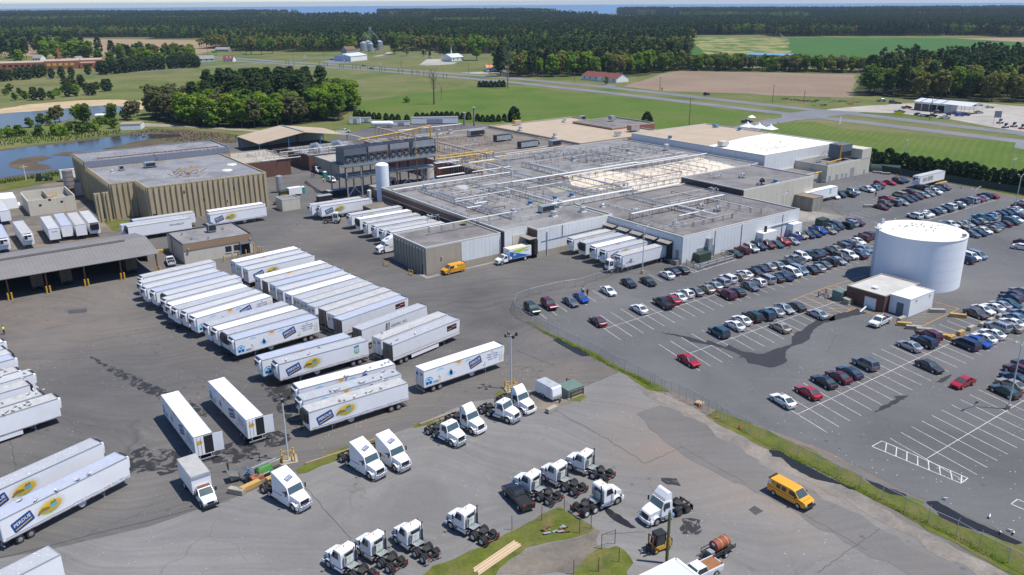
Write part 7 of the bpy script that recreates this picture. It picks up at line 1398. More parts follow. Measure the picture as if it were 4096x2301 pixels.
for k,(i,j,x,y,h,lb) in enumerate(((2,0,1487,915,14,'utility pole at the near edge of the ploughed field'),(3,0,45,1038,16,'utility pole left beside the far highway lanes'),(3,0,360,1035,10,'utility pole near the parked farm tools'),(3,0,1625,1210,17,'utility pole in front of the garage'),(3,0,1258,1012,12,'leaning lamp pole at the wood edge'),(2,0,630,828,11,'utility pole left of the red-roofed building'),(2,0,303,792,11,'twin poles at the wood edge beyond the highway'),(1,0,1462,688,12,'utility pole in the field by the dug pad'),(1,0,375,605,16,'utility pole left of the road signs'),(1,0,685,585,16,'utility pole right of the road signs'),(1,0,900,640,16,'utility pole by the metal warehouse'),(0,0,2100,620,26,'tall utility pole behind the pine row'),(2,0,1782,1262,20,'tall thin pole at the back of the cold store'),(1,0,2140,740,13,'utility pole left of the orange-roofed shop'),(1,0,2350,745,13,'utility pole right in front of the orange-roofed shop'),(3,1,1375,160,12,'lamp pole behind the hedge left'),(3,1,2440,400,13,'lamp pole behind the hedge right'),(0,1,262,370,8,'short pole on the marsh bank left'),(0,1,780,225,8,'short pole on the marsh bank by the trailer'),(1,0,1500,575,12,'utility pole along the church road'),(1,0,1700,580,13,'utility pole near the church drive'),(1,0,1870,625,13,'pole at the church corner'))):
    h*=.68; p=g(i,j,x,y); t=thing('utility_pole',lb,'pole',(p.x,p.y,.03),R(36)); MB().cyl((0,0,0),(0,0,h),.20,8,.14).o('shaft',m_pw if k<15 else m_pole,t); MB().bar((-1.1,0,h-.6),(1.1,0,h-.6),.16).o('crossarm',m_pw if k<15 else m_pole,t)
# == fences
m_chain,_n,_b=newmat('chain_link'); _b.inputs['Base Color'].default_value=(.34,.35,.35,1); _b.inputs['Metallic'].default_value=.5; _b.inputs['Roughness'].default_value=.5
_tr=_n.nodes.new('ShaderNodeBsdfTransparent'); _mx=_n.nodes.new('ShaderNodeMixShader'); _mx.inputs[0].default_value=.11
_n.links.new(_tr.outputs[0],_mx.inputs[1]); _n.links.new(_b.outputs[0],_mx.inputs[2]); _n.links.new(_mx.outputs[0],_n.nodes['Material Output'].inputs[0])
m_screen=M('green_screen_cloth',(.022,.045,.035),.8,0,.2)
def fence(pts,label,h=2.0,mat=None,post=m_galv,barb=True,name='chain_fence',rail=True):
    o0=pts[0]; t=thing(name,label,'fence',(o0.x,o0.y,.08))
    for k,p in enumerate(pts):
        q=p-o0; MB().cyl((q.x,q.y,0),(q.x,q.y,h+.1),.045,6).o('post',post,t)
        if barb: MB().bar((q.x,q.y,h+.05),(q.x+.22,q.y+.18,h+.4),.03).o('barb_arm',post,t)
        if k:
            a=pts[k-1]-o0
            if rail: MB().cyl((a.x,a.y,h),(q.x,q.y,h),.035,6).o('top_rail',post,t)
            MB().poly([(a.x,a.y,.05),(q.x,q.y,.05),(q.x,q.y,h-.02),(a.x,a.y,h-.02)]).o('mesh_panel',mat or m_chain,t)
    return t
fence(T0(2,2,(20,240),(95,320),(178,360),(262,405),(360,460),(465,507),(563,557),(675,612),(785,662),(905,717),(1015,790),(1135,838),(1270,907),(1395,977)),'chain-link fence along the upper part of the lot verge')
t=fence(T0(2,2,(1412,985),(1435,1000),(1500,1040),(1535,1062),(1600,1078),(1680,1112),(1750,1150),(1835,1187),(1910,1222),(1970,1265),(2050,1298),(2100,1325)),'chain-link gate section with paired posts between yard and lot',2.2)
fence(T0(2,2,(2100,1328),(2165,1362),(2345,1442))+T0(3,3,(110,187),(295,277),(495,377),(695,482),(920,582),(1145,697),(1370,812),(1605,927),(1890,1057),(2120,1187),(2410,1332),(2700,1480)),'chain-link fence along the lower lot verge beside the fence road')
fence(T0(2,2,(20,240),(50,140),(170,95),(290,65),(405,38),(520,10))+T0(2,1,(640,1446),(740,1420),(850,1380),(960,1350),(1065,1310),(1165,1290),(1300,1240),(1460,1205),(1600,1180),(1730,1190)),'low chain-link fence round the dock yard corner',1.7,barb=False)
fence(T0(3,1,(975,255),(1150,290),(1330,320),(1500,355),(1660,380),(1840,395),(2000,425),(2160,450),(2330,480),(2500,510),(2700,545),(3000,600)),'dark green screened fence below the hedge',2.4,m_screen,m_dgreen,False,'screen_fence')
fence(T0(2,3,(0,1000),(300,905),(525,800),(680,1035),(795,985)),'rusty bent chain-link fence round the grass island',1.9,None,m_rust,False,'old_fence',False)
fence(T0(2,3,(900,1190),(1035,1140)),'rusty tilted gate frame beside the grass patch',1.9,None,m_rust,False,'old_gate')
fence(T0(2,3,(620,1446),(870,1420),(1075,1320)),'rusty fence remains on the lower grass patch',1.8,None,m_rust,False,'old_fence',False)
fence(T0(3,1,(445,570),(530,590),(650,640),(720,690),(805,745)),'chain-link fence behind the south wing storage yard',2.2,barb=False)
fence(T0(3,1,(530,440),(650,415),(760,395),(880,365),(1020,340)),'chain-link fence in front of the cream annex',2.0,barb=False)
# pipe-rail enclosure with generator sets
def bollrail(pts,label,mat,h=1.5,r=.14,name='pipe_rail'):
    o0=pts[0]; t=thing(name,label,'guard rail',(o0.x,o0.y,.08))
    for k,p in enumerate(pts):
        q=p-o0; MB().cyl((q.x,q.y,0),(q.x,q.y,h),r,10).o('post',mat,t)
        if k:
            a=pts[k-1]-o0
            for z in (.55,1.15): MB().cyl((a.x,a.y,z),(q.x,q.y,z),.07,6).o('rail',mat,t)
bollrail(T0(2,1,(1755,1225),(1825,1250),(1895,1270),(1975,1240),(2062,1215),(2145,1190),(2225,1170),(2150,1130),(2085,1105)),'grey pipe rail round the transformer yard by the south wing',m_galv)
bollrail(T0(2,2,(550,985),(628,1020),(716,1080),(594,1125)),'rusty pipe rail round the green transformer box',m_rust,1.2,.12)
bollrail(T0(1,1,(1283,1225),(1340,1240)),'yellow hoop barrier left of the ribbed block',m_ysteel,1.3,.1); bollrail(T0(1,1,(1540,1320),(1577,1332)),'yellow hoop barrier at the ribbed block corner',m_ysteel,1.3,.1)
bollrail(T0(1,1,(250,555),(310,550),(375,565)),'yellow steps rail beside the cream hut',m_ysteel,1.2,.08); bollrail(T0(3,2,(505,100),(580,70),(600,125)),'rusty rail beside the yellow hatching',m_rust,1.2,.1)
def cabinet(label,p,sx,sy,sz,mat,rz=TH,name='transformer_box'):
    t=thing(name,label,'electrical box',(p.x,p.y,.08),rz); MB().box(-sx/2,sx/2,-sy/2,sy/2,.12,sz).o('casing',mat,t); MB().box(-sx/2-.15,sx/2+.15,-sy/2-.15,sy/2+.15,0,.12).o('plinth',m_concblk,t); MB().add([(-sx/2-.05,-sy/2-.05,sz),(sx/2+.05,-sy/2-.05,sz),(sx/2+.05,sy/2+.05,sz+.15),(-sx/2-.05,sy/2+.05,sz+.15)],[(0,1,2,3)]).o('lid',mat,t)
    for k in range(3): MB().box(-sx/2+.08+k*(sx-.1)/3,-sx/2+(k+1)*(sx-.1)/3,-sy/2-.03,-sy/2-.005,.25,sz-.12).o('door',mat,t)
cabinet('tall blue-grey switchgear box against the south wing',g(2,1,1905,1150),6.2,2.2,3.0,m_bgrey); cabinet('dark green finned transformer in the railed yard',g(2,1,1900,1185),4.2,2.6,2.2,m_dgreen); cabinet('sage green transformer box in the rusty rail',g(2,2,590,1075),3.2,2.6,1.5,m_sage); cabinet('sage green electrical box beside the pump house',g(3,2,715,125),2.2,2.2,2.0,m_sage); cabinet('mossy low equipment box beside the pump house',g(3,2,800,165),1.8,1.4,1.1,M('mossy_box',(.30,.30,.20),.8,0,.3)); cabinet('dark green waste container behind the south wing yard',g(3,1,540,825),3.4,2.2,1.9,m_dgreen,name='waste_container'); cabinet('green meter box by the yellow rail',g(1,1,280,535),2.6,2.2,1.9,m_dgreen)
# == concrete blocks
def cblock(i,j,x,y,L,rz,mat,label,h=.75,w_=.75):
    p=g(i,j,x,y,h/2); t=ob('concrete_barrier',cached(('cb',L,h,w_,mat.name),lambda: MB().loft([[(-L/2+c,-w_/2+c,z),(L/2-c,-w_/2+c,z),(L/2-c,w_/2-c,z),(-L/2+c,w_/2-c,z)] for z,c in ((0,.03),(.05,0),(h-.06,0),(h,.05))]).mesh('concrete_barrier',mat)),None,(p.x,p.y,.08),rz); tag(t,label,'barrier','concrete barrier blocks')
for k,(i,j,x,y,L,h,m,lb) in enumerate(((3,2,1700,237,3.0,TH-.75,m_concblk,'pale barrier on the yellow hatching'),(3,2,1910,285,3.0,TH-.95,m_yblk,'yellow barrier right of the hatching'),(3,2,1345,318,2.2,TH,m_concblk,'pale barrier at the white pump house corner'),(3,2,1370,372,2.6,TH-.95,m_yblk,'first yellow barrier of the diagonal line'),(3,2,1465,405,2.8,TH-.85,m_concblk,'grey barrier second in the diagonal line'),(3,2,1570,430,2.8,TH-.85,m_concblk,'grey barrier third in the diagonal line'),(3,2,1675,465,2.8,TH-.85,m_concblk,'grey barrier fourth in the diagonal line'),(3,2,1780,495,2.4,TH-.85,m_yblk,'yellowed barrier ending the diagonal line'),(3,2,1845,505,1.8,TH,m_yblk,'first yellow block of the stepped row'),(3,2,1938,458,1.8,TH,m_yblk,'second yellow block of the stepped row'),(3,2,2040,412,1.8,TH,m_concblk,'first grey block of the stepped row'),(3,2,2160,375,1.8,TH,m_concblk,'second grey block of the stepped row'),(3,2,2242,332,1.8,TH,m_concblk,'third grey block of the stepped row'),(3,2,2330,290,1.8,TH,m_concblk,'fourth grey block of the stepped row'),(2,2,400,1230,2.0,R(42),m_concblk,'pale block in front of the small box trailer'),(3,1,1015,630,3.2,TH-.75,m_concblk,'grey barrier by the far block of cars'),(3,1,1100,290,3.2,TH-1.0,m_concblk,'grey barrier left below the hoop shelter'),(3,1,1185,302,3.0,TH-1.0,m_concblk,'grey barrier right below the hoop shelter'),(3,1,1740,402,7.0,TH,m_yblk,'long yellowed barrier beside the patched trailer'),(0,3,2380,605,2.2,R(-18),m_concblk,'grey block at the end of the generator corner'),(0,3,2510,560,3.0,R(48),m_yblk,'orange block in front of the buckets'),(1,3,160,325,2.6,R(40),m_concblk,'pale slab behind the green generator'),(1,3,190,470,2.4,R(45),m_yblk,'orange timber block behind the tall tractor'),(0,1,1640,1080,6.5,TH,m_yblk,'yellow painted kerb wall between shed and office'))): cblock(i,j,x,y,L,h,m,lb)
# wheel-stop timbers between the trailer rows
for k in range(15):
    p=W(57.2+k*.12,180-k*4.4,.12); t=ob('timber_stop',cached('timber',lambda: MB().box(-1.4,1.4,-.15,.15,0,.28).mesh('timber_stop',m_wood)),None,p,TH-1.0); tag(t,'weathered timber stop, %s from the office between the trailer rows'%ORD[k+1],'timber','timber stops between the trailer rows')
t=thing('timber_edge','long weathered timbers along the grass strip','timber',(0,0,0))
for k,(a,b) in enumerate((((1,3,500,340),(1,3,960,190)),((1,3,960,180),(1,3,1290,60)),((1,2,1650,1390),(1,2,2140,1215)))):
    pa,pb=g(*a),g(*b); pa.z=pb.z=.2; MB().bar(pa,pb,.22,.25).o('timber',m_wood,t)
# == small machines
p=g(2,3,1400,1230); h=R(208); t=thing('forklift','yellow and black cab forklift beside the wooden pole','forklift',(p.x+.9,p.y+.6,.08),h)
ob('body',prof([(-1.35,.35,.58),(-1.45,.9,.58),(-1.3,1.35,.56),(-.55,1.42,.56),(-.45,.85,.56),(.8,.85,.56),(.95,.5,.56),(.9,.3,.56)]).mesh('body',m_ysteel),t); MB().box(-1.55,-1.3,-.55,.55,.4,1.25).o('counterweight',m_blackp,t)
MB().bar((.75,-.52,.85),(.5,-.5,2.3),.09).bar((.75,.52,.85),(.5,.5,2.3),.09).bar((-.6,-.52,1.4),(-.55,-.5,2.3),.09).bar((-.6,.52,1.4),(-.55,.5,2.3),.09).o('cab_frame',m_blackp,t); MB().box(-.7,.65,-.56,.56,2.28,2.38).o('cab_roof',m_blackp,t); ob('cab_glass',prof([(.7,.9,.5),(.48,2.25,.48),(-.52,2.25,.48),(-.56,1.4,.5),(-.4,.9,.5)]).mesh('cab_glass',m_glass),t)
MB().bar((1.15,-.36,.1),(1.15,-.36,2.35),.13).bar((1.15,.36,.1),(1.15,.36,2.35),.13).bar((1.15,-.36,2.3),(1.15,.36,2.3),.12).bar((1.15,-.36,1.2),(1.15,.36,1.2),.12).o('mast',m_rust,t); MB().box(1.25,1.32,-.6,.6,.25,.9).o('carriage',m_blackp,t)
for y in (-.3,.3): MB().box(1.3,2.3,y-.06,y+.06,.08,.13).o('fork',m_frame,t)
for x,r in ((.75,.36),(-.95,.30)):
    for y in (-.55,.55): w_=ob('wheel',MB().cyl((x,y-.12,r),(x,y+.12,r),r,14).mesh('tyre',m_tyre),t); MB().cyl((x,y-.13,r),(x,y+.13,r),r*.5,10).o('rim',m_ysteel,w_)
p=g(2,3,2070,1240); t=thing('tank_trailer','rusty red horizontal tank strapped on a small black trailer','trailer',(p.x,p.y,.08),R(35))
MB().box(-1.9,1.9,-.85,.85,.55,.68).o('bed',m_frame,t)
for y in (-.85,.85): MB().bar((-1.9,y,1.05),(1.9,y,1.05),.07).bar((-1.9,y,.6),(-1.9,y,1.05),.06).bar((1.9,y,.6),(1.9,y,1.05),.06).bar((0,y,.6),(0,y,1.05),.06).o('side_rail',m_frame,t)
ob('drum',MB().cyl((-.85,0,1.36),(1.25,0,1.36),.66,20).mesh('drum',M('drum_red',(.27,.065,.04),.7,0,.25,1.5,dirt=.3)),t); MB().cyl((-.1,0,1.36),(-.02,0,1.36),.68,20).cyl((.8,0,1.36),(.88,0,1.36),.68,20).o('strap',m_ypipe,t); MB().bar((-1.9,-.5,.6),(-3.1,0,.55),.1).bar((-1.9,.5,.6),(-3.1,0,.55),.1).o('drawbar',m_frame,t); MB().tube([(1.5,-.5,1.5),(1.75,-.2,1.2),(1.7,.3,1.5),(1.5,.5,1.1)],.06,6).o('hose_reel',m_pgreen,t); MB().box(-1.7,-1.1,-.5,.3,.68,1.1).o('pump',m_greyp,t); MB().box(-.9,-.87,-.2,.2,1.5,1.8).o('notice',m_pwhite,t)
for y in (-.98,.98): w_=ob('wheel',MB().cyl((.2,y-.1,.33),(.2,y+.1,.33),.33,14).mesh('tyre',m_tyre),t); MB().cyl((.2,y-.11,.33),(.2,y+.11,.33),.2,10).o('rim',m_rimw,w_)
p=g(2,3,1880,1420,.8); t=car(p,R(212)+0,'p','W','white old pickup with rusty bed towing the red tank trailer','pickup at the bottom edge'); ob('bed_rust',MB().box(-2.7,-.65,-.83,.83,1.142,1.16).mesh('bed_rust',M('bed_rust',(.28,.12,.045),.85,0,.3)),t)
a,b,c=g(2,3,1320,1446,3.0),g(2,3,1650,1285,3.0),g(2,3,1850,1440,3.0); t=thing('site_office','white-edged flat metal roof of a site office at the bottom edge','building',(b.x,b.y,0)); e=(a-b).normalized()*9; f2=(c-b).normalized()*6
q=[Vector((0,0,0)),e,e+f2,f2]; MB().poly([(v.x,v.y,3.0) for v in q]).o('roof',m_whroof,t)
for k in range(4): u1,u2=q[k],q[(k+1)%4]; MB().bar((u1.x,u1.y,3.0),(u2.x,u2.y,3.0),.35,.12).o('roof_edge',w_siding,t); MB().poly([(u1.x,u1.y,0),(u2.x,u2.y,0),(u2.x,u2.y,2.94),(u1.x,u1.y,2.94)]).o('wall',w_siding,t)
a,b=g(2,2,270,1075),g(2,2,470,1130); p=(g(2,2,300,1085)+g(2,2,480,1110))/2+Vector((.6,1.2,0)); t=thing('cargo_trailer','white enclosed cargo trailer with rounded nose by the truck pad','trailer',(5.7,118.42,.09),R(-52.4)); t.scale=(.78,.97,.95)
ob('box_body',prof([(-2.7,.45,1.05),(-2.7,2.35,1.05),(-2.55,2.5,1.0),(2.2,2.5,1.0),(2.55,2.35,.95),(2.7,1.2,.95),(2.7,.45,.95)]).mesh('box_body',m_twhite),t); MB().box(2.702,2.72,-.9,.9,.45,.95).o('stone_guard',m_alu,t); MB().box(.8,1.7,-1.075,-1.055,.55,2.2).o('side_door',w_siding,t); ob('roof_panel',MB().box(-2.5,2.2,-.98,.98,2.505,2.53).mesh('roof_panel',M('cargo_roof',(.40,.42,.44),.5,0,.15,dirt=.3)),t); MB().bar((2.7,-.7,.5),(3.9,0,.5),.1).bar((2.7,.7,.5),(3.9,0,.5),.1).bar((3.6,0,0),(3.6,0,.8),.08).o('drawbar',m_frame,t)
for x in (-.9,-.05):
    for y in (-.98,.98): w_=ob('wheel',MB().cyl((x,y-.1,.36),(x,y+.1,.36),.36,14).mesh('tyre',m_tyre),t); MB().cyl((x,y-.115,.36),(x,y+.115,.36),.22,10).o('rim',m_rim,w_)
p=g(1,3,85,450); t=thing('light_tower','green towed generator with folded light mast beside the tall tractor','generator',(p.x,p.y,.08),R(45))
m_genr=M('generator_green',(.10,.30,.075),.45,0,.08,1.0,dirt=.2); ob('housing',prof([(-1.05,.5,.62),(-1.0,1.2,.60),(-.8,1.55,.5),(.85,1.55,.5),(1.05,1.15,.6),(1.05,.5,.62)]).mesh('housing',m_genr),t); MB().box(-1.7,1.9,-.12,.12,1.62,1.85).o('mast',m_greyp,t); MB().box(1.9,2.9,-.09,.09,1.65,1.82).o('mast_tip',m_sage,t); MB().bar((-1.9,-.9,1.7),(-1.9,.9,1.7),.07).o('crossbar',m_galv,t)
for y in (-.85,-.35,.35,.85): MB().cyl((-1.95,y,1.7),(-2.35,y,1.55),.10,10,.30).o('lamp_head',m_chrome,t)
for y in (-.72,.72): w_=ob('wheel',MB().cyl((0,y-.1,.32),(0,y+.1,.32),.32,12).mesh('tyre',m_tyre),t); MB().box(-.45,.45,y-.12,y+.12,.68,.74).o('fender',m_greyp,t)
MB().bar((1.05,0,.5),(2.6,0,.5),.1).o('drawbar',m_frame,t)
p=g(0,3,2360,500); t=thing('tipping_hopper','grey steel tipping hopper with debris beside the worker','hopper',(p.x,p.y,.08),R(-60)); MB().add([(-.8,-.75,1.3),(.8,-.75,1.3),(.8,.75,.75),(-.8,.75,.75),(-.6,-.5,.35),(.6,-.5,.35),(.6,.5,.35),(-.6,.5,.35)],[(0,1,5,4),(1,2,6,5),(2,3,7,6),(3,0,4,7),(4,5,6,7)]).o('tub',m_bgrey,t); ob('debris',MB().poly([(-.66,-.55,.7),(.66,-.55,.7),(.66,.6,.65),(-.66,.6,.65)]).mesh('debris',M('debris',(.20,.15,.10),.9,0,.4,4)),t); MB().box(-.5,.5,-.55,.55,0,.34).o('base',m_blackp,t)
for x,y,m,lb in ((2490,505,m_bgrey,'front grey bucket beside the orange block'),(2505,460,m_greyp,'rear dark grey bucket by the generator'),(2535,500,m_ysteel,'yellow bucket beside the orange block')):
    p=g(0,3,x,y); t=thing('bucket',lb,'bucket',(p.x,p.y,.08)); MB().cyl((0,0,0),(0,0,.8),.26,14,.36).o('tub',m,t); MB().cyl((0,0,.78),(0,0,.84),.39,14).o('rim_ring',m,t); MB().cyl((0,0,.84),(0,0,.845),.32,14).o('contents',m_void,t)
p=g(1,3,15,510); t=thing('pallet_tank','rusty orange covered pump box beside the generator','pump box',(p.x,p.y,.08),R(45)); ob('casing',MB().box(-.8,.8,-.5,.5,.3,.85).mesh('casing',M('casing_orange',(.36,.12,.06),.7,0,.2)),t); MB().box(-.9,.9,-.55,.55,0,.3).o('skid',m_concblk,t); MB().cyl((0,0,.85),(0,0,.9),.32,14).o('cap',m_brdoor,t)
t=thing('lumber_stack','long pale planks stacked on the grass island','lumber',g(1,3,2430,1275,.05),R(47.5))
for k in range(6): MB().box(-3.6+.15*(k%3),3.4+.1*(k%2),-.6+k*.21,-.42+k*.21,.05,.12+.05*(k%2)).o('plank',m_newwood,t)
t=thing('pallet_stack','pile of wooden pallets behind the gate','pallets',g(2,2,1885,1180,.08),R(-40))
for k in range(3):
    for q in range(6): MB().box(-.6,.6,-.5+q*.18,-.37+q*.18,.12+k*.15,.15+k*.15).o('slat',m_newwood,t)
    for q in (-.5,0,.5): MB().box(q-.05,q+.05,-.5,.5,.02+k*.15,.12+k*.15).o('runner',m_wood,t)
t=thing('scrap_pile','rusty scrap and slates dumped on the grass island','scrap',g(2,3,430,1000,.1)); rnd=random.Random(3)
for k in range(14): a=Vector((rnd.uniform(-1.4,1.4),rnd.uniform(-.6,.6),rnd.uniform(.02,.2))); MB().bar(a,a+Vector((rnd.uniform(-.9,.9),rnd.uniform(-.5,.5),rnd.uniform(0,.15))),rnd.uniform(.1,.4),.06).o('scrap_piece',m_rust if k%2 else m_greyp,t)
for k,(i,j,x,y,s_) in enumerate(((2,2,2290,1425,.7),(2,2,1880,1205,.7),(3,1,1290,335,1.1),(3,1,1405,345,.8),(3,1,1943,452,.9),(2,0,2430,1250,.8),(2,0,2480,1255,.8),(2,0,2515,1240,.8))):
    p=g(i,j,x,y); t=thing('traffic_cone','orange traffic cone '+('on the verge by the lot fence','beside the pallet pile','left of the hoop shelter pair','right of the hoop shelter pair','by the screened fence','nearest the canopy tent','in the middle by the canopy tent','farthest from the canopy tent')[k],'cone',(p.x,p.y,.08)); ob('cone',MB().cyl((0,0,.03),(0,0,s_),.2*s_+.05,10,.04).mesh('cone',M('cone_orange',(.75,.12,.02),.5)),t); MB().box(-.22,.22,-.22,.22,0,.04).o('base',m_blackp,t)
for k,(x,y) in enumerate(((2257,1188),(2342,1165),(2410,1150),(2480,1130),(2560,1110),(2560,1055))):
    p=g(0,1,x,y); t=ob('bollard',cached('boll',lambda: MB().cyl((0,0,0),(0,0,1.5),.14,12).cyl((0,0,1.5),(0,0,1.58),.14,12,.05).mesh('bollard',M('bollard_faded',(.55,.33,.10),.6,0,.12))),None,(p.x,p.y,.07)); tag(t,'faded yellow bollard, %s from the left before the dispatch office'%ORD[k+1],'bollard','bollards before the office')
for k,(x,y) in enumerate(((25,1095),(40,1100),(65,1100))): p=g(1,1,x,y); t=ob('bollard',_cache['boll'],None,(p.x,p.y,.07)); tag(t,'faded bollard at the office corner, %s from the left'%ORD[k+1],'bollard','bollards at the office corner')
# live-haul trailers in the shed
m_crate=M('crate_wood_dark',(.12,.09,.06),.9,0,.3,2.0)
for k,(u_,lb) in enumerate(((40,'crate trailer in the bay nearest the office'),(26.3,'crate trailer in the second lit bay'),(20.6,'crate trailer in the third bay'),(9.5,'crate trailer in the fourth bay'),(2.0,'crate trailer at the left edge of the shed'))):
    t=thing('crate_trailer',lb+' of the holding shed','trailer',W(u_-2.5,199,.07),TH+math.pi/2)
    MB().box(0,13,-1.2,1.2,.9,1.15).o('bed',m_frame,t)
    for r_ in range(6):
        for c in range(2): ob('crate',cached('crate',lambda: MB().box(-.04,.0,.02,1.16,.02,.46).box(.0,12.6,.04,1.14,.02,.40).mesh('crate',m_crate)),t,(.2,-1.19+c*1.2,1.16+r_*.5))
    for x in (1.2,2.4):
        for y in (-.9,.9): ob('wheel',ME_dual,t,(x,y,.51))
for x,y,lb in ((695,345,'green portable toilet in the alley'),(472,500,'green portable toilet beside the small white trailer')):
    p=g(1,1,x,y); t=thing('portable_toilet',lb,'toilet',(p.x,p.y,.07),TH); ob('cabin',MB().box(-.6,.6,-.6,.6,0,2.1).mesh('cabin',M('toilet_teal',(.02,.33,.27),.5)),t); MB().loft([[(-.62,-.62,2.1),(.62,-.62,2.1),(.62,.62,2.1),(-.62,.62,2.1)],[(-.4,-.4,2.35),(.4,-.4,2.35),(.4,.4,2.35),(-.4,.4,2.35)]]).o('roof',m_wpipe,t); ob('door',MB().box(-.4,.4,-.63,-.605,.1,1.95).mesh('door',M('toilet_door',(.02,.26,.22),.5)),t)
t=thing('utility_trailer','small white enclosed trailer by the alley mouth','trailer',g(1,1,390,520,.07),TH); MB().box(-2.2,2.2,-1.1,1.1,.5,2.7).o('box_body',m_twhite,t); MB().box(-2.24,-2.205,-1.0,1.0,.6,2.6).o('rear_door',w_siding,t); MB().cyl((0,-1.15,.35),(0,1.15,.35),.35,12).o('wheel',m_tyre,t)
t=local(88.6,236.2,'cream concrete hut at the corner of the precast building','corner_hut','hut'); shell(t,P4(5.6,5),0,3.6,w_cream,r_warm,.15)
p=g(1,1,620,290); t=thing('dump_truck','white dump truck parked in the alley by the brick block','truck',(p.x,p.y,.07),R(-62)); ob('cab',prof([(.9,.7,1.1),(.9,2.5,1.0),(1.9,2.5,1.0),(2.5,1.6,1.1),(3.6,1.4,.95),(3.7,.7,.95)]).mesh('cab',m_truckw),t); MB().add([(2.5,-.9,1.65),(2.5,.9,1.65),(1.98,.85,2.42),(1.98,-.85,2.42)],[(0,1,2,3)]).o('windshield',m_wglass,t); MB().box(-3.2,.7,-1.2,1.2,1.0,2.3).o('dump_body',m_frame,t)
for x in (2.8,-1.2,-2.4):
    for y in (-.95,.95): ob('wheel',ME_swheel,t,(x,y,.5))
p=g(1,0,1270,1285); t=thing('gas_tank','long white horizontal gas tank behind the rear roofs','tank',(p.x,p.y,.06),TH-.6); MB().cyl((-4.6,0,2.0),(4.6,0,2.0),1.25,20).o('shell_plate',m_tank,t)
for s_ in (-1,1): MB().loft([[(s_*x,r*math.cos(a),2.0+r*math.sin(a)) for a in [q*.314 for q in range(20)]] for x,r in ((4.6,1.25),(5.2,1.05),(5.6,.6),(5.75,.1))],0,True,True).o('dome',m_tank,t)
for x in (-3,3): MB().box(x-.3,x+.3,-1.0,1.0,0,1.2).o('saddle',m_concblk,t)
for i,j,x,y,sx,sy,sz,lb,m in ((1,0,1000,1248,5.5,3,3.2,'white equipment shelter with grey door near the gas tank',w_siding),(1,0,1800,1245,24,4.5,3.2,'long white curved-top storage trailer behind the plant',m_twhite),(1,0,1460,1268,9,2.5,2.4,'white container between the gas tank and storage trailer',m_twhite),(1,0,1110,1235,5,3,2.5,'pale covered machine near the equipment shelter',m_wpipe)):
    p=g(i,j,x,y); t=thing('storage_container',lb,'container',(p.x,p.y,.06),TH-.55); MB().box(-sx/2,sx/2,-sy/2,sy/2,.3,sz).o('box_body',m,t); MB().box(-sx/6,sx/6,-sy/2-.05,-sy/2-.005,.4,sz*.8).o('door',m_greyp,t); MB().box(-sx/2-.05,sx/2+.05,-sy/2-.05,sy/2+.05,sz,sz+.15).o('roof',m_greyroof,t)
for x,y,h,lb in ((2095,1265,9,'left rusty exhaust stack behind the rear wing'),(2195,1270,13,'right taller rusty exhaust stack behind the rear wing')):
    p=g(1,0,x,y,6.3); h=h*.62-6; t=thing('exhaust_stack',lb,'stack',p); ob('pipe',MB().cyl((0,0,0),(0,0,h+6),.42,12).mesh('pipe',M('stack_steel',(.24,.22,.20),.6,.3,.2)),t); MB().cyl((0,0,h+6.2),(0,0,h+6.6),.75,12,.1).o('rain_cap',m_greyp,t)
t=thing('annex_condenser','dark cooling unit with yellow pipes on the cream annex roof','cooling unit',W(263.5,163.2,6.05),TH); MB().box(0,6.5,0,5,.6,5.4).o('casing',m_cool2,t); MB().box(.2,6.3,-.06,-.005,1.0,3.0).o('louvre',m_blackp,t); MB().tube([(-1.2,-.5,0),(-1.2,-.5,5.8),(-.4,-.5,5.8),(-.4,1,5.2)],.2,8).tube([(-1.4,-1.2,1.0),(-9.5,-1.2,.6),(-9.5,-1.2,-2.2),(-16,-1.2,-2.2)],.2,8).o('yellow_pipe',m_ysteel,t)
t=thing('steel_stair','open steel stair rising to the cold store roof','stair',W(251,166,3.6),TH)
for k in range(14): MB().box(k*.62,k*.62+.55,0,1.1,k*.43,k*.43+.06).o('tread',m_galv,t)
for y in (0,1.1): MB().bar((0,y,-.1),(8.7,y,5.9),.08,.25).o('stringer',m_galv,t); MB().bar((0,y,1.0),(8.7,y,7.0),.06).o('handrail',m_galv,t)
for k,(x,y,lb) in enumerate(((2365,1310,'left white peaked tent behind the cold store'),(2480,1320,'middle white peaked tent behind the cold store'),(2595,1335,'right white peaked tent behind the cold store'))):
    p=g(2,0,x,y+15); t=thing('peaked_tent',lb,'tent',(p.x,p.y,.06),TH,'white tents'); MB().loft([[(-s_,-s_,z),(s_,-s_,z),(s_,s_,z),(-s_,s_,z)] for z,s_ in ((2.4,2.7),(3.0,1.5),(3.7,.6),(4.8,.06))],0,False).o('canopy',m_pwhite,t)
    for a in (-2.6,2.6):
        for b in (-2.6,2.6): MB().bar((a,b,0),(a,b,2.4),.1).o('leg',m_wpipe,t)
p=g(2,0,2410,1225); t=thing('canopy_tent','small white pop-up canopy at the plant entrance','tent',(p.x,p.y,.06)); MB().loft([[(-1.8,-1.8,2.2),(1.8,-1.8,2.2),(1.8,1.8,2.2),(-1.8,1.8,2.2)],[(-.1,-.1,3.3),(.1,-.1,3.3),(.1,.1,3.3),(-.1,.1,3.3)]]).o('canopy',m_pwhite,t)
for a in (-1.7,1.7):
    for b in (-1.7,1.7): MB().bar((a,b,0),(a,b,2.2),.06).o('leg',m_wpipe,t)
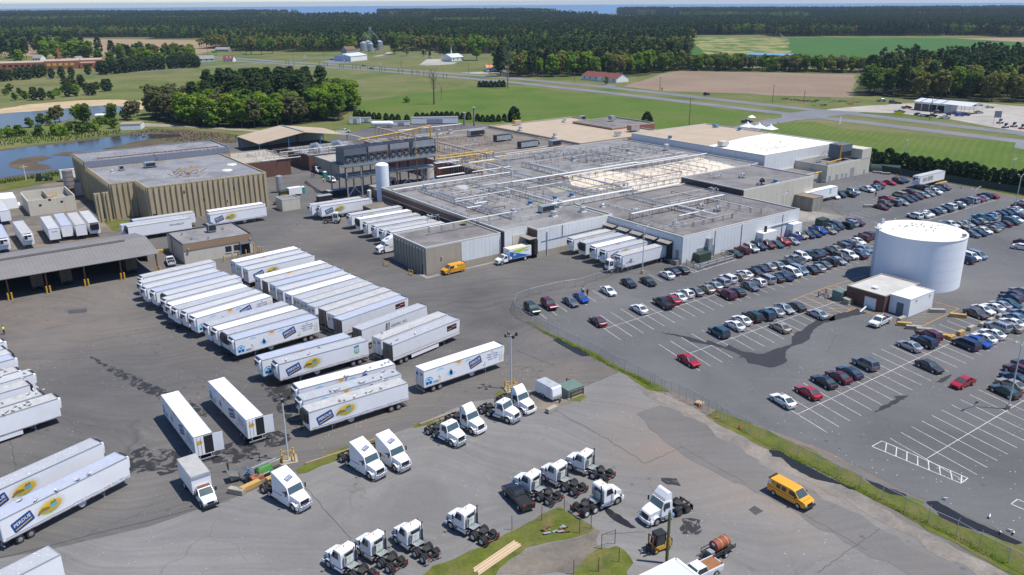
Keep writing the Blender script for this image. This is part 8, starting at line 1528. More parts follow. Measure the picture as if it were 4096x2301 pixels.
p=g(3,1,1195,295); t=thing('hoop_shelter','dark green hoop shelter below the hedge','shelter',(p.x,p.y+2,.07),TH-.95); MB().loft([[(x,2.0*math.cos(a),2.6*math.sin(a)) for a in [q*math.pi/10 for q in range(11)]] for x in (-5,5)],0,True).o('cover',m_screen,t); MB().poly([(-5.02,1.9*math.cos(a),2.5*math.sin(a)) for a in [q*math.pi/10 for q in range(11)]]).o('end_panel',m_dark,t)
def sign(label,p,w_,h,zb,mat,txts=(),rz=0,posts=2,name='road_sign'):
    t=thing(name,label,'sign',(p.x,p.y,.05),rz); MB().box(-w_/2,w_/2,-.06,.06,zb,zb+h).o('board',mat,t)
    for x in ((-w_/2+.2,w_/2-.2) if posts==2 else (0,)): MB().bar((x,.15,0),(x,.15,zb+h*.9),.14).o('post',m_galv,t)
    for s_,sz,yy,m in txts: ob('lettering',txt(s_,sz,.01).mesh('lettering',m),t,M=Matrix(((1,0,0,0),(0,0,-1,-.07),(0,1,0,zb+yy),(0,0,0,1))))
    return t
yb=M('sign_yellow',(.80,.68,.02),.5)
sign('yellow roadside board in front of the garage',g(3,0,1312,1180),4.2,2.2,.5,yb,rz=R(-12)); sign('small yellow notice at the ploughed field',g(2,0,1508,915),1.6,1.8,.4,yb,rz=R(-12)); sign('white double sign board before the red-roofed building',g(2,0,880,838),2.8,2.8,2,w_siding,rz=R(-10)); sign('tall shop sign at the right edge of the gravel',g(3,0,2295,1268),3.2,3.2,4,m_greyp,rz=R(-12)); sign('white sign left of the metal warehouse',g(1,0,495,608),2.8,2.8,2.2,w_siding); sign('white sign in the field beyond the highway',g(1,0,1252,668),2.2,2.6,1,w_siding); sign('small white sign left in the field beyond the highway',g(1,0,1177,655),1.6,1.3,.6,w_siding); sign('green and blue diner sign beyond the pine row',g(0,0,2165,600),6,2.4,7,M('sign_green',(.10,.45,.10),.5)); sign('left yellow diamond warning sign beyond the highway',g(1,0,1762,718),1.3,1.4,.6,M('sign_amber',(.72,.40,.02),.5),posts=1); sign('right yellow diamond warning sign beyond the highway',g(1,0,1878,708),1.3,1.4,.6,M('sign_amber',(.72,.40,.02),.5),posts=1); sign('brown board near the garage entrance',g(3,0,1805,1222),2.6,1.2,3,m_brdoor,rz=R(-12))
p=g(3,0,713,1270); t=thing('feather_banner','white feather banner at the entrance road','banner',(p.x,p.y,.05)); MB().cyl((0,0,0),(0,0,5.2),.04,6).o('pole',m_galv,t); MB().add([(0,0,.8),(.75,.1,1.2),(.8,.1,4.0),(0,0,5.2)],[(0,1,2,3)]).o('flag',m_pwhite,t)
m_redp=M('farm_red',(.30,.03,.025),.5,0,.15)
for k,(x,y) in enumerate(((155,1000),(190,1000),(232,1008),(275,1010),(305,1015),(338,1018),(370,1020),(400,1022))):
    p=g(3,0,x,y); t=thing('farm_mower','small red mowing implement, %s in the line on the verge'%ORD[k+1],'implement',(p.x,p.y,.05),k*.7,'implements lined up on the verge'); MB().box(-1.1,1.1,-.7,.7,.25,.6).o('deck',m_redp if k%3!=1 else m_blackp,t); MB().bar((0,.7,.5),(0,1.5,1.1),.12).bar((-.5,.7,.5),(0,1.5,1.1),.1).o('hitch',m_frame,t)
for k,(x,y,n_,m,lb) in enumerate(((850,1055,4,m_redp,'stack of red harrow frames by the gravel entrance'),(700,1030,2,m_blackp,'black tillage frames behind the harrows'),(540,1070,2,m_frame,'black utility trailers at the highway edge'),(545,1000,2,m_concblk,'heap of pale stones on the verge'),(470,1030,2,m_blackp,'row of small dark attachments on the verge'))):
    p=g(3,0,x,y); t=thing('implement_stack',lb,'implement',(p.x,p.y,.05),R(8)); rnd=random.Random(k)
    for q in range(9): a=Vector((rnd.uniform(-4,4),rnd.uniform(-1.2,1.2),rnd.uniform(.2,n_*.55))); MB().bar(a,a+Vector((rnd.uniform(1.2,3.2)*rnd.choice((-1,1)),rnd.uniform(-.6,.6),0)),.3,.22).o('frame',m,t)
for k,(x,y,lb) in enumerate(((2335,1245,'skid loader by the tall sign'),(2390,1290,'skid loader first in the front row at the right edge'),(2475,1280,'skid loader second in the front row at the right edge'),(2560,1300,'skid loader at the very right edge'))):
    p=g(3,0,x,y); t=thing('skid_loader','white '+lb,'loader',(p.x,p.y,.06),R(200),'skid loaders'); ob('body',prof([(-1.5,.4,.6),(-1.5,1.5,.6),(-.5,1.6,.6),(.7,.8,.6),(.8,.4,.6)]).mesh('body',m_truckw),t); MB().box(-.7,.5,-.5,.5,1.2,2.3).o('cab',m_blackp,t); MB().bar((-1.4,-.7,1.6),(1.2,-.7,.6),.18).bar((-1.4,.7,1.6),(1.2,.7,.6),.18).o('lift_arm',m_truckw,t); MB().box(1.2,1.8,-.9,.9,.1,.7).o('bucket',m_redp,t)
    for xx in (-.8,.5):
        for yy in (-.75,.75): MB().cyl((xx,yy-.15,.42),(xx,yy+.15,.42),.42,10).o('wheel',m_tyre,t)
p=g(2,0,1955,960); t=thing('farm_tractor','dark red old farm tractor on the far verge','tractor',(p.x,p.y,.05),.3); MB().box(0,2,-.5,.5,.9,1.7).o('hood',m_rust,t); MB().box(-1.2,-.2,-.6,.6,1.0,2.0).o('seat',m_rust,t)
for x,r in ((1.6,.5),(-.8,.95)):
    for y in (-.9,.9): MB().cyl((x,y-.2,r),(x,y+.2,r),r,12).o('wheel',m_tyre,t)
p=g(0,1,425,375); t=thing('green_tractor','green farm tractor on the marsh bank','tractor',(p.x,p.y,.08),R(20)); ob('hood',MB().box(0,2,-.5,.5,.9,1.7).mesh('hood',M('tractor_green',(.02,.10,.03),.5)),t); MB().box(-1.4,-.1,-.7,.7,1.0,2.6).o('cab',m_blackp,t); MB().box(2.6,3.4,-1,1,.2,1.0).bar((0,-.6,1.4),(2.8,-.6,.7),.18).bar((0,.6,1.4),(2.8,.6,.7),.18).o('loader',m_blackp,t)
for x,r in ((1.6,.6),(-.8,1.0)):
    for y in (-.95,.95): MB().cyl((x,y-.25,r),(x,y+.25,r),r,12).o('wheel',m_tyre,t)
t=thing('irrigation_pivot','long irrigation pivot arm at the edge of the green crop','irrigation',g(3,0,210,445)); q=g(3,0,110,365)-g(3,0,210,445)
for k in range(6):
    a=q*(k/6); b=q*((k+1)/6); MB().bar((a.x,a.y,4.5),(b.x,b.y,4.5),.5).o('span',m_galv,t); MB().bar((a.x-2,a.y,0),(a.x,a.y,4.5),.3).bar((a.x+2,a.y,0),(a.x,a.y,4.5),.3).o('tower',m_galv,t)
t=thing('white_tarp_stack','white tarpaulin-covered stack at the left edge','covered stack',g(0,1,30,640,.08),TH); MB().loft([[(-5,-4,0),(4,-4,0),(4,4,0),(-5,4,0)],[(-4.8,-3.8,3.6),(3.6,-3.8,3.2),(3.6,3.8,3.6),(-4.8,3.8,4)]]).o('cover',m_pwhite,t); MB().bar((3.9,-4.2,.1),(4.6,3.8,.1),.8,.15).o('loose_edge',m_pwhite,t)
# == foliage
def leafmat(name,col,hv=.12,trans=.30):
    m,n,b=newmat(name); out=n.nodes['Material Output']; n.nodes.remove(b)
    oi=N(n,'ShaderNodeObjectInfo'); p=pos(n,'O')
    c=mixc(n,noise(n,p,.35,3),sc3(col,.72),sc3(col,1.30))
    c=mixc(n,mul(n,oi.outputs['Random'],hv*2),c,(col[0]*1.25,col[1]*.95,col[2]*.8))
    d=N(n,'ShaderNodeBsdfDiffuse',ins={'Color':c}); t=N(n,'ShaderNodeBsdfTranslucent',ins={'Color':mixc(n,.5,c,(col[0]*1.5,col[1]*1.6,col[2]))})
    mx=N(n,'ShaderNodeMixShader',ins={0:trans,1:d.outputs[0],2:t.outputs[0]}); n.links.new(mx.outputs[0],out.inputs[0]); return m
LM={'bright':[leafmat('leaf_bright_a',(0.166,0.273,0.025)),leafmat('leaf_bright_b',(0.122,0.216,0.023)),leafmat('leaf_bright_c',(0.216,0.294,0.043))],
    'mid':[leafmat('leaf_mid_a',(0.101,0.178,0.031)),leafmat('leaf_mid_b',(0.078,0.139,0.028)),leafmat('leaf_mid_c',(0.132,0.202,0.040))],
    'olive':[leafmat('leaf_olive_a',(0.216,0.208,0.057)),leafmat('leaf_olive_b',(0.166,0.172,0.051)),leafmat('leaf_olive_c',(0.252,0.237,0.079))],
    'pine':[leafmat('needle_a',(0.051,0.084,0.030),.08,.1),leafmat('needle_b',(0.039,0.066,0.026),.08,.1),leafmat('needle_c',(0.069,0.099,0.036),.08,.1)],
    'brown':[leafmat('bud_a',(.150,.145,.072)),leafmat('bud_b',(.120,.128,.058)),leafmat('bud_c',(.12,.145,.05))],
    'hedge':[leafmat('hedge_a',(.018,.040,.014),.05,.08),leafmat('hedge_b',(.026,.052,.018),.05,.08),leafmat('hedge_c',(.020,.036,.016),.05,.08)]}
m_bark=M('bark',(.10,.080,.060),.9,0,.25,2.0); m_barkg=M('bark_grey',(.19,.17,.145),.9,0,.2,2.0)
def quads(mb,c,r,n,size,rnd,mi,flat=.0):
    for _ in range(n):
        while True:
            d=Vector((rnd.uniform(-1,1),rnd.uniform(-1,1),rnd.uniform(-1,1)))
            if .05<d.length<1: break
        p=c+Vector((d.x*r,d.y*r,d.z*r*(.7-.3*flat))); nn=(d.normalized()+Vector((rnd.gauss(0,.38),rnd.gauss(0,.38),rnd.gauss(0,.38)+.75))).normalized()
        x=nn.orthogonal().normalized(); a=rnd.uniform(0,6.28); y=nn.cross(x); x,y=x*math.cos(a)+y*math.sin(a),y*math.cos(a)-x*math.sin(a)
        s_=size*rnd.uniform(.6,1.3); s2=s_*rnd.uniform(.45,.8)
        mb.add([p-x*s_-y*s2*.3,p+x*s_*.2-y*s2,p+x*s_+y*s2*.3,p-x*s_*.2+y*s2],[(0,1,2,3)],mi)
def broadleaf(seed,H,W_,nclump,nq,size,mb=None,off=Vector((0,0,0)),base=.22,mi0=0):
    rnd=random.Random(seed); mb=mb or MB(); lobes=[]
    for k in range(rnd.randint(5,7)):
        a=rnd.uniform(0,6.28); rr=rnd.uniform(.15,.55)*W_; lobes.append((Vector((rr*math.cos(a),rr*math.sin(a),H*rnd.uniform(base+.2,.80))),W_*rnd.uniform(.42,.62)))
    lobes.append((Vector((0,0,H*.80)),W_*.5)); lobes.append((Vector((0,0,H*.5)),W_*.62))
    for k in range(nclump):
        c,r=rnd.choice(lobes)
        while True:
            d=Vector((rnd.gauss(0,1),rnd.gauss(0,1),rnd.gauss(.25,1)))
            if d.length>.1: break
        d.normalize(); p=c+Vector((d.x*r,d.y*r,d.z*r*.85))*rnd.uniform(.72,1.05)
        if p.z<H*base: p.z=H*base+rnd.uniform(0,.1)*H
        if p.z>H: p.z=H-rnd.uniform(0,.06)*H
        quads(mb,p+off,W_*.20,nq,size,rnd,mi0+rnd.choice((0,0,1,1,2)))
    return mb
def pine(seed,H,W_,nclump,nq,size,mb=None,off=Vector((0,0,0)),base=.45,mi0=0):
    rnd=random.Random(seed); mb=mb or MB()
    for k in range(nclump):
        t=rnd.random()**.8; z=H*(base+(1-base)*t); rad=W_*(.35+.65*math.sin(math.pi*min(1,(.18+.82*(1-t))))**.8)*(1-.55*t*t)
        a=rnd.uniform(0,6.28); rr=rad*math.sqrt(rnd.uniform(.15,1)); p=Vector((rr*math.cos(a),rr*math.sin(a),z-rr*.12))
        quads(mb,p+off,W_*.24,nq,size,rnd,mi0+rnd.choice((0,0,1,1,2)),.8)
    return mb
def cone(seed,H,W_,nclump,nq,size):
    rnd=random.Random(seed); mb=MB()
    for k in range(nclump):
        t=rnd.random()**1.2; z=H*(.04+.94*t); rad=W_*math.sqrt(max(0,1-t**1.9))*(.85 if t<.08 else 1); a=rnd.uniform(0,6.28); rr=rad*math.sqrt(rnd.uniform(.5,1)); quads(mb,Vector((rr*math.cos(a),rr*math.sin(a),z)),W_*.22,nq,size,rnd,rnd.choice((0,0,1,1,2)))
    return mb
def trunkmesh(seed,H,r,top,limbs=5,spread=.25,mat=None):
    rnd=random.Random(seed); mb=MB(); p=Vector((0,0,0)); rr=r; seg=4
    pts=[Vector((0,0,0))]
    for k in range(1,seg+1): pts.append(Vector((rnd.uniform(-.02,.02)*H,rnd.uniform(-.02,.02)*H,H*top*k/seg)))
    for k in range(seg): mb.cyl(pts[k],pts[k+1],r*(1-.7*k/seg),7,r*(1-.7*(k+1)/seg))
    for k in range(limbs):
        z=H*top*rnd.uniform(.45,.95); a=rnd.uniform(0,6.28); L=H*spread*rnd.uniform(.6,1.1); b=Vector((L*math.cos(a),L*math.sin(a),z+L*.7)); mb.cyl((0,0,z),b,r*.38,5,r*.1)
    return mb.mesh('trunk',mat or m_bark)
TREES={}
for kd in ('bright','mid','olive','brown'):
    TREES[kd]=[]
    for s_ in range(3):
        H=(17,19,15.5)[s_]; W_=(5.6,6.2,6.4)[s_]; dense=.72 if kd=='brown' else 1
        mb=broadleaf({'bright':10,'mid':20,'olive':30,'brown':40}[kd]+s_,H,W_,int(190*dense),14,.66,base=.07); TREES[kd].append((mb.mesh('crown',LM[kd]),trunkmesh(s_,H,.34,.62),H))
TREES['pine']=[]
for s_ in range(4):
    H=(23,25,21,24)[s_]; mb=pine(50+s_,H,(4.6,5.0,4.4,5.4)[s_],165,14,.62,base=(.22,.30,.18,.34)[s_]); TREES['pine'].append((mb.mesh('crown',LM['pine']),trunkmesh(60+s_,H,.33,.9,6,.10),H))
TREES['hedge']=[(cone(70+s_,5,2.0,150,10,.30).mesh('crown',LM['hedge']),trunkmesh(s_,5,.14,.3,0),5) for s_ in range(3)]
TREES['shortpine']=[]
for s_ in range(3):
    mb=pine(80+s_,11,4.0,130,13,.55,base=.08); TREES['shortpine'].append((mb.mesh('crown',LM['pine']),trunkmesh(90+s_,11,.28,.85,5,.12),11))
TREES['bush']=[(broadleaf(100+s_,4.5,2.8,90,12,.36,base=.03).mesh('crown',LM[('mid','bright','mid')[s_]]),trunkmesh(s_,4.5,.12,.5,3),4.5) for s_ in range(3)]
def bare(seed,H,r,n=26):
    rnd=random.Random(seed); mb=MB(); mb.cyl((0,0,0),(.1,.05,H*.55),r,8,r*.6); mb.cyl((.1,.05,H*.55),(0,.1,H*.85),r*.6,6,r*.2)
    for k in range(n):
        z=H*rnd.uniform(.35,.85); a=rnd.uniform(0,6.28); L=H*rnd.uniform(.08,.24); b=Vector((L*math.cos(a)*.8,L*math.sin(a)*.8,z+L)); mb.cyl((.05,.05,z),b,r*.25,4,r*.08)
        for q in range(2): mb.cyl(b,b+Vector((rnd.uniform(-1,1),rnd.uniform(-1,1),rnd.uniform(.3,1.4)))*H*.06,r*.1,3,r*.03)
    return mb
TNAME={'bright':'broadleaf_tree','mid':'broadleaf_tree','olive':'oak_tree','brown':'budding_tree','pine':'pine_tree','hedge':'conifer_shrub','shortpine':'short_pine','bush':'bush'}
TLOOK={'bright':'bright spring-green broadleaf tree','mid':'mid-green broadleaf tree','olive':'yellow-olive oak in catkin','brown':'half-bare greyish budding tree','pine':'tall dark pine','hedge':'dark rounded conifer','shortpine':'short bushy dark pine','bush':'leafy green bush'}
trnd=random.Random(99)
def tree(p,kd,label,group,H=None,z=.03):
    cr,tk,h0=trnd.choice(TREES[kd]); s_=(H or h0)*trnd.uniform(.90,1.12)/h0
    t=thing(TNAME[kd],label,'bush' if kd in('bush','hedge') else 'tree',(p.x,p.y,z),trnd.uniform(0,6.28),group); t.scale=(s_*trnd.uniform(.92,1.1),s_*trnd.uniform(.92,1.1),s_)
    ob('crown',cr,t); ob('trunk',tk,t); return t
def inside(p,poly):
    c=False; n=len(poly)
    for k in range(n):
        a,b=poly[k],poly[(k+1)%n]
        if (a[1]>p[1])!=(b[1]>p[1]) and p[0]<(b[0]-a[0])*(p[1]-a[1])/(b[1]-a[1])+a[0]: c=not c
    return c
def scatter(poly,n,dmin,rnd):
    xs=[q[0] for q in poly]; ys=[q[1] for q in poly]; out=[]; tries=0
    while len(out)<n and tries<n*60:
        tries+=1; p=(rnd.uniform(min(xs),max(xs)),rnd.uniform(min(ys),max(ys)))
        if inside(p,poly) and all((p[0]-q[0])**2+(p[1]-q[1])**2>dmin*dmin for q in out): out.append(p)
    return out
def XY(i,j,*pts): return [(v.x,v.y) for v in T0(i,j,*pts)]
grove=XY(0,0,(1480,1195),(2000,1275),(2576,1295))+XY(1,0,(450,1255),(850,1215),(930,1120))+[(-92,505),(-120,525),(-160,520),(-205,482)]
GV=[]
def ordinals(L,fmt,group,Hf):
    cnt={}
    for x,y,kd in sorted(L,key=lambda q:q[0]/q[1]):
        cnt[kd]=cnt.get(kd,0)+1; n_=cnt[kd]
        tree(Vector((x,y,0)),kd,(TLOOK[kd]+', '+ORD[n_]+' from left '+fmt) if n_<65 else TLOOK[kd]+' at the right end '+fmt,group+': '+kd,Hf(kd))
for k,(x,y) in enumerate(scatter(grove,150,5.2,trnd)):
    d=(y-420)/100+((x+150)/120)*.15; r_=trnd.random()
    kd=('bright' if r_<.5 else 'mid' if r_<.75 else 'brown') if d<.28 else ('pine' if r_<.62 else 'bright' if r_<.80 else 'mid' if r_<.93 else 'brown')
    if x>-112 and r_<.65: kd='bright'
    if x<-175: kd='brown' if r_<.6 else 'bright'
    GV.append((x,y,kd))
ordinals(GV,'in the grove by the ponds','trees of the grove by the ponds',lambda kd:22 if kd=='pine' else 16)
sheet('forest_floor',[Vector((x,y,0)) for x,y in grove],.05,m_duff,1.5,6)
F1=[(-12,708),(30,700),(58,712),(105,705),(132,742),(150,772),(168,800),(205,905),(190,960),(60,990),(-20,990)]
F2=[(229,562),(248,530),(302,503),(380,490),(470,500),(540,600),(520,720),(420,800),(330,800),(297,722),(262,640)]
HR=[(142,764),(296,724),(318,752),(168,806)]
for nm,poly in (('forest_floor',F1),('forest_floor',F2),('forest_floor',HR)): sheet(nm,[Vector((x,y,0)) for x,y in poly],.05,m_duff,2,12)
def frontsort(pts): return sorted(pts,key=lambda q:q[1]-.35*abs(q[0]))
rest=[]
def wood(poly,n,dmin,keep,mix,where,Hp=23,Hb=18):
    pts=sorted(scatter(poly,n,dmin,trnd),key=lambda q:q[1])
    fr=pts[:keep]; rest.extend((q,mix,Hp,Hb) for q in pts[keep:])
    ordinals([(x,y,trnd.choice(mix)) for x,y in fr],'edging '+where,'trees edging '+where,lambda kd:Hp if kd=='pine' else Hb)
MX1=['pine']*6+['bright']*4+['olive']*3+['mid']*2+['brown']
MX2=['pine']*4+['mid']*4+['olive']*3+['bright']*3
wood(F1,330,7.5,105,MX1,'the red-roofed building wood'); wood(F2,420,7.5,115,MX2,'the wood behind the garage'); wood(HR,110,4.4,110,['mid']*4+['bright']*2+['brown']*2+['olive'],'the ploughed field hedgerow',14,12.5)
def patch(seed,mix,n,S=80.0):
    rnd=random.Random(seed); mb=MB(); mats=[]; idx={}
    for k in mix:
        if k not in idx: idx[k]=len(mats); mats+=LM[k]
    pts=[]
    while len(pts)<n:
        p=(rnd.uniform(-S/2,S/2),rnd.uniform(-S/2,S/2))
        if all((p[0]-q[0])**2+(p[1]-q[1])**2>24 for q in pts): pts.append(p)
    for q,(x,y) in enumerate(pts):
        k=rnd.choice(mix); H=rnd.uniform(15,21) if k!='pine' else rnd.uniform(19,25)
        (pine if k=='pine' else broadleaf)(seed*1000+q,H,rnd.uniform(4.2,6.2) if k!='pine' else 4.0,20,7,1.35,mb,Vector((x,y,0)),.12 if k!='pine' else .2,idx[k])
        mb.cyl((x,y,0),(x,y,H*.6),.3,4,.15,mi=len(mats) if False else idx[k]+1,cap=False)
    mb.poly([(-S*.53,-S*.53,.12),(S*.53,-S*.53,.12),(S*.53,S*.53,.12),(-S*.53,S*.53,.12)],len(mats)); mats.append(m_duff)
    return mb.mesh('wood_patch',mats)
pcol=bpy.data.collections.new('wood_patches')
PM=[['pine']*9+['mid'],['pine']*6+['olive']*2+['mid']*2,['bright']*3+['mid']*3+['olive']*2+['pine']*2,['pine']*10,['mid']*4+['brown']*2+['bright']*2+['pine']*2,['olive']*4+['mid']*3+['pine']*2]
for s_,mx in enumerate(PM):
    o=bpy.data.objects.new('wood_patch_%d'%s_,patch(200+s_,mx,105)); pcol.objects.link(o)
front=[(-2600,1900),(-1200,1660),(-954,1618),(-755,1590),(-540,1500),(-424,1440),(-405,1160),(-330,1075),(-250,1095),(-203,1140),(-167,1215),(-95,1035),(-10,1030),(60,1000),(190,965),(215,1080),(262,1500),(431,1485),(812,1400),(1600,1330),(2600,1500)]
def yfront(x):
    for (a,b),(c,d) in zip(front[:-1],front[1:]):
        if a<=x<=c: return b+(d-b)*(x-a)/max(1e-6,c-a)
    return 9e9
pts=[];ii=[];rr=[];ss=[]
def shore(x): return (4080+140*math.sin(x*.0021+1) if x>-300 else 4080+140*math.sin(.37)-(x+300)*.20)
y=1000.0
from mathutils import noise as mnoise
while y<5600:
    st=74 if y<2600 else 96; x=-.80*y-300
    while x<.80*y+300:
        if y-40>yfront(x) and y<shore(x):
            nz=mnoise.noise(Vector((x*.0013,y*.0011,3.7))); n2=mnoise.noise(Vector((x*.0026,y*.0058,9.1)))
            clear=(nz>.20 and y-yfront(x)>230)
            if not clear:
                pts.append((x+trnd.uniform(-12,12),y+trnd.uniform(-12,12),0)); d=y-yfront(x)
                if d<170: k=trnd.choice((2,2,4,5,1)) if x<250 else trnd.choice((1,1,5,0,2))
                else: k=3 if n2<-.22 else 0 if n2<-.10 else 1 if n2<.0 else trnd.choice((5,4,2,2,5))
                ii.append(k); rr.append(trnd.choice((0,1.5708,3.1416,4.7124))+trnd.uniform(-.15,.15)); ss.append((st/76.0)*trnd.uniform(.97,1.08))
        x+=st
    y+=st
for (q,mx,hp,hb) in rest: pass
def frest(poly,mixk):
    xs=[q[0] for q in poly]; ys=[q[1] for q in poly]; yy=min(ys)+95
    while yy<max(ys):
        xx=min(xs)
        while xx<max(xs):
            if all(inside((xx+a,yy+b),poly) for a in (-32,32) for b in (-34,34)): pts.append((xx,yy,0)); ii.append(trnd.choice(mixk)); rr.append(trnd.uniform(0,6.28)); ss.append(1.0)
            xx+=64
        yy+=62
frest(F1,(1,2,5,0)); frest(F2,(1,4,2,5))
me=bpy.data.meshes.new('far_woods'); me.from_pydata(pts,[],[])
for nm,tp,vals in (('idx','INT',ii),('rot','FLOAT',rr),('scl','FLOAT',ss)):
    a=me.attributes.new(nm,tp,'POINT'); a.data.foreach_set('value',vals)
fw=ob('far_woods',me); tag(fw,'continuous dark pine and green broadleaf woods reaching to the sea','woods',kind='stuff')
ng=bpy.data.node_groups.new('plant_woods','GeometryNodeTree'); ng.interface.new_socket('Geometry',in_out='INPUT',socket_type='NodeSocketGeometry'); ng.interface.new_socket('Geometry',in_out='OUTPUT',socket_type='NodeSocketGeometry')
gi=ng.nodes.new('NodeGroupInput'); go=ng.nodes.new('NodeGroupOutput'); ip=ng.nodes.new('GeometryNodeInstanceOnPoints'); ci=ng.nodes.new('GeometryNodeCollectionInfo')
ci.inputs['Collection'].default_value=pcol; ci.inputs['Separate Children'].default_value=True; ci.inputs['Reset Children'].default_value=True; ip.inputs['Pick Instance'].default_value=True
def nattr(nm,tp):
    x=ng.nodes.new('GeometryNodeInputNamedAttribute'); x.data_type=tp; x.inputs[0].default_value=nm; return x.outputs[0]
cx=ng.nodes.new('ShaderNodeCombineXYZ'); ng.links.new(nattr('rot','FLOAT'),cx.inputs[2]); ng.links.new(gi.outputs[0],ip.inputs['Points']); ng.links.new(ci.outputs[0],ip.inputs['Instance']); ng.links.new(nattr('idx','INT'),ip.inputs['Instance Index']); ng.links.new(cx.outputs[0],ip.inputs['Rotation']); ng.links.new(nattr('scl','FLOAT'),ip.inputs['Scale']); ng.links.new(ip.outputs[0],go.inputs[0])
md=fw.modifiers.new('plant','NODES'); md.node_group=ng
# -- single trees, rows and hedges
def row(pts,kd,fmt,group,H,i,j):
    for k,(x,y) in enumerate(pts): tree(g(i,j,x,y),kd,fmt%ORD[k+1] if '%' in fmt else fmt,group,H)
row([(1040,236),(1122,245),(1208,232),(1275,262),(1358,272),(1445,285),(1520,300),(1605,310),(1695,325),(1780,330),(1875,345),(1965,362),(2050,380),(2140,392),(2240,410),(2340,435),(2430,450),(2540,470),(2640,490),(2740,510)],'hedge','dark rounded conifer, %s from the left along the screened fence','hedge conifers by the screened fence',6.2,3,1)
row([(1000,1178),(1045,1185),(1090,1185),(1140,1192),(1190,1198),(1240,1202),(1310,1212),(1370,1220),(1430,1225),(1520,1230),(1620,1215),(1680,1212),(1725,1205),(1775,1198),(1820,1195),(1870,1195),(1920,1190),(1970,1190),(2025,1198),(2080,1200),(2140,1205),(2230,1220),(2280,1225),(2330,1228),(2380,1228),(2440,1225),(2500,1215)],'hedge','dark conifer, %s from the left in the hedge behind the plant','hedge conifers behind the plant',3.8,1,0)
row([(2250,878),(2288,880),(2320,880),(2365,880),(2408,880),(2450,878),(2490,877)],'hedge','small dark conifer, %s from the left before the highway','conifers before the highway',4.6,1,0)
row([(1010,748),(1060,752),(1120,735),(1175,742),(1225,735),(1270,735),(1320,728),(1370,722),(1415,716),(1460,712),(1500,710),(1545,706),(1595,704),(1640,702),(1720,695),(1765,692),(1810,690),(1860,688),(1905,685),(1950,682),(1985,684)],'shortpine','dark pine, %s from the left in the row beside the school road','pine row beside the school road',12.5,0,0)
SC=XY(0,0,(-500,620),(-100,600),(430,600),(900,595),(960,560),(860,500),(300,470),(-500,480)); ordinals([(x,y,trnd.choice(['bright']*5+['mid']*2+['pine']*4+['olive']+['brown'])) for x,y in scatter(SC,85,11,trnd)],'behind the brick school','trees behind the brick school',lambda kd:23 if kd=='pine' else 19)
SC=XY(0,0,(1150,640),(1500,605),(1960,620),(1960,580),(1500,555),(1200,560)); ordinals([(x,y,trnd.choice(['bright']*3+['mid']*2+['pine']*3+['olive'])) for x,y in scatter(SC,38,9,trnd)],'behind the school road pines','trees behind the school road pines',lambda kd:15)
row([(525,792),(625,782),(725,775),(890,756),(440,770),(390,785),(340,780),(290,800),(230,805),(170,800),(110,815),(50,820),(0,822),(-60,825)],'shortpine','short dark pine, %s in the group before the school','short pines before the school',9.5,0,0)
for i,j,x,y,kd,H,lb in ((0,0,60,600,'pine',40,'large dark tree at the left edge behind the school'),(0,0,170,610,'pine',44,'large dark tree crown beside the school roof'),(0,0,270,600,'pine',38,'dark tree right of the large pair behind the school'),(0,0,200,640,'bright',26,'bright tree before the large dark trees'),(0,0,560,610,'bright',38,'wide bright tree behind the chimney'),(0,0,650,600,'bright',36,'bright tree right behind the school'),(0,0,760,600,'bright',38,'pale bright tree near the white house'),(0,0,460,600,'bright',36,'bright tree left behind the chimney'),(0,0,840,610,'mid',34,'mid-green tree by the white house'),(0,0,880,640,'pine',34,'dark tree left of the bungalow'),(0,0,1010,620,'pine',46,'tallest dark pine behind the bungalow'),(0,0,1140,620,'pine',36,'broad dark pine right of the bungalow'),(0,0,1000,640,'mid',26,'mid tree beside the bungalow'),(0,0,1570,600,'olive',32,'domed yellow-green tree on the field edge'),(0,0,1740,620,'bright',24,'bright tree behind the pine row left'),(0,0,1840,630,'olive',22,'olive tree behind the pine row'),(0,0,1920,628,'bright',26,'bright tree behind the pine row right'),(0,0,1620,690,'bright',30,'broad bright tree among the pine row'),(0,0,1520,690,'bright',30,'bright tree in the middle of the pine row'),(0,0,1130,700,'mid',30,'dark green tree at the start of the pine row'),(0,0,1320,600,'pine',26,'dark tree behind the row left of centre'),(0,0,1420,600,'pine',26,'dark tree behind the row in the centre'),(0,0,2530,550,'olive',38,'olive tree beside the ranch house'),(0,0,2480,540,'olive',30,'olive tree left beside the ranch house'),
   (1,0,165,540,'bright',32,'bright tree standing out before the far wood left'),(1,0,60,550,'mid',30,'green tree at the left of the far wood edge'),(1,0,1205,540,'pine',36,'slim conifer before the grain bins'),(1,0,1395,548,'mid',48,'tall ivy-clad tree right of the grain bins'),(1,0,1515,565,'olive',26,'round tree on the meadow behind the road'),(1,0,2225,610,'bright',48,'large round bright tree beside the church'),(1,0,1690,570,'olive',14,'low olive bushes left of the church'),(1,0,1750,572,'mid',14,'low green bushes left of the church'),(1,0,2540,600,'mid',34,'tree at the edge of the church lawn'),(1,0,1515,1033,'bush',4,'small lone sapling on the lawn'),(2,0,948,858,'olive',7,'round clipped tree before the red-roofed building'),(2,0,970,765,'mid',10,'small tree behind the red-roofed building'),(2,0,1355,1290,'hedge',8,'single dark shrub behind the cold store'),(2,0,20,1225,'hedge',8,'dark shrub at the corner of the tan roof')):
    tree(g(i,j,x,y),kd,lb,'single trees beyond the plant',H if H<9 else max(7,H*.56))
SCR=[]
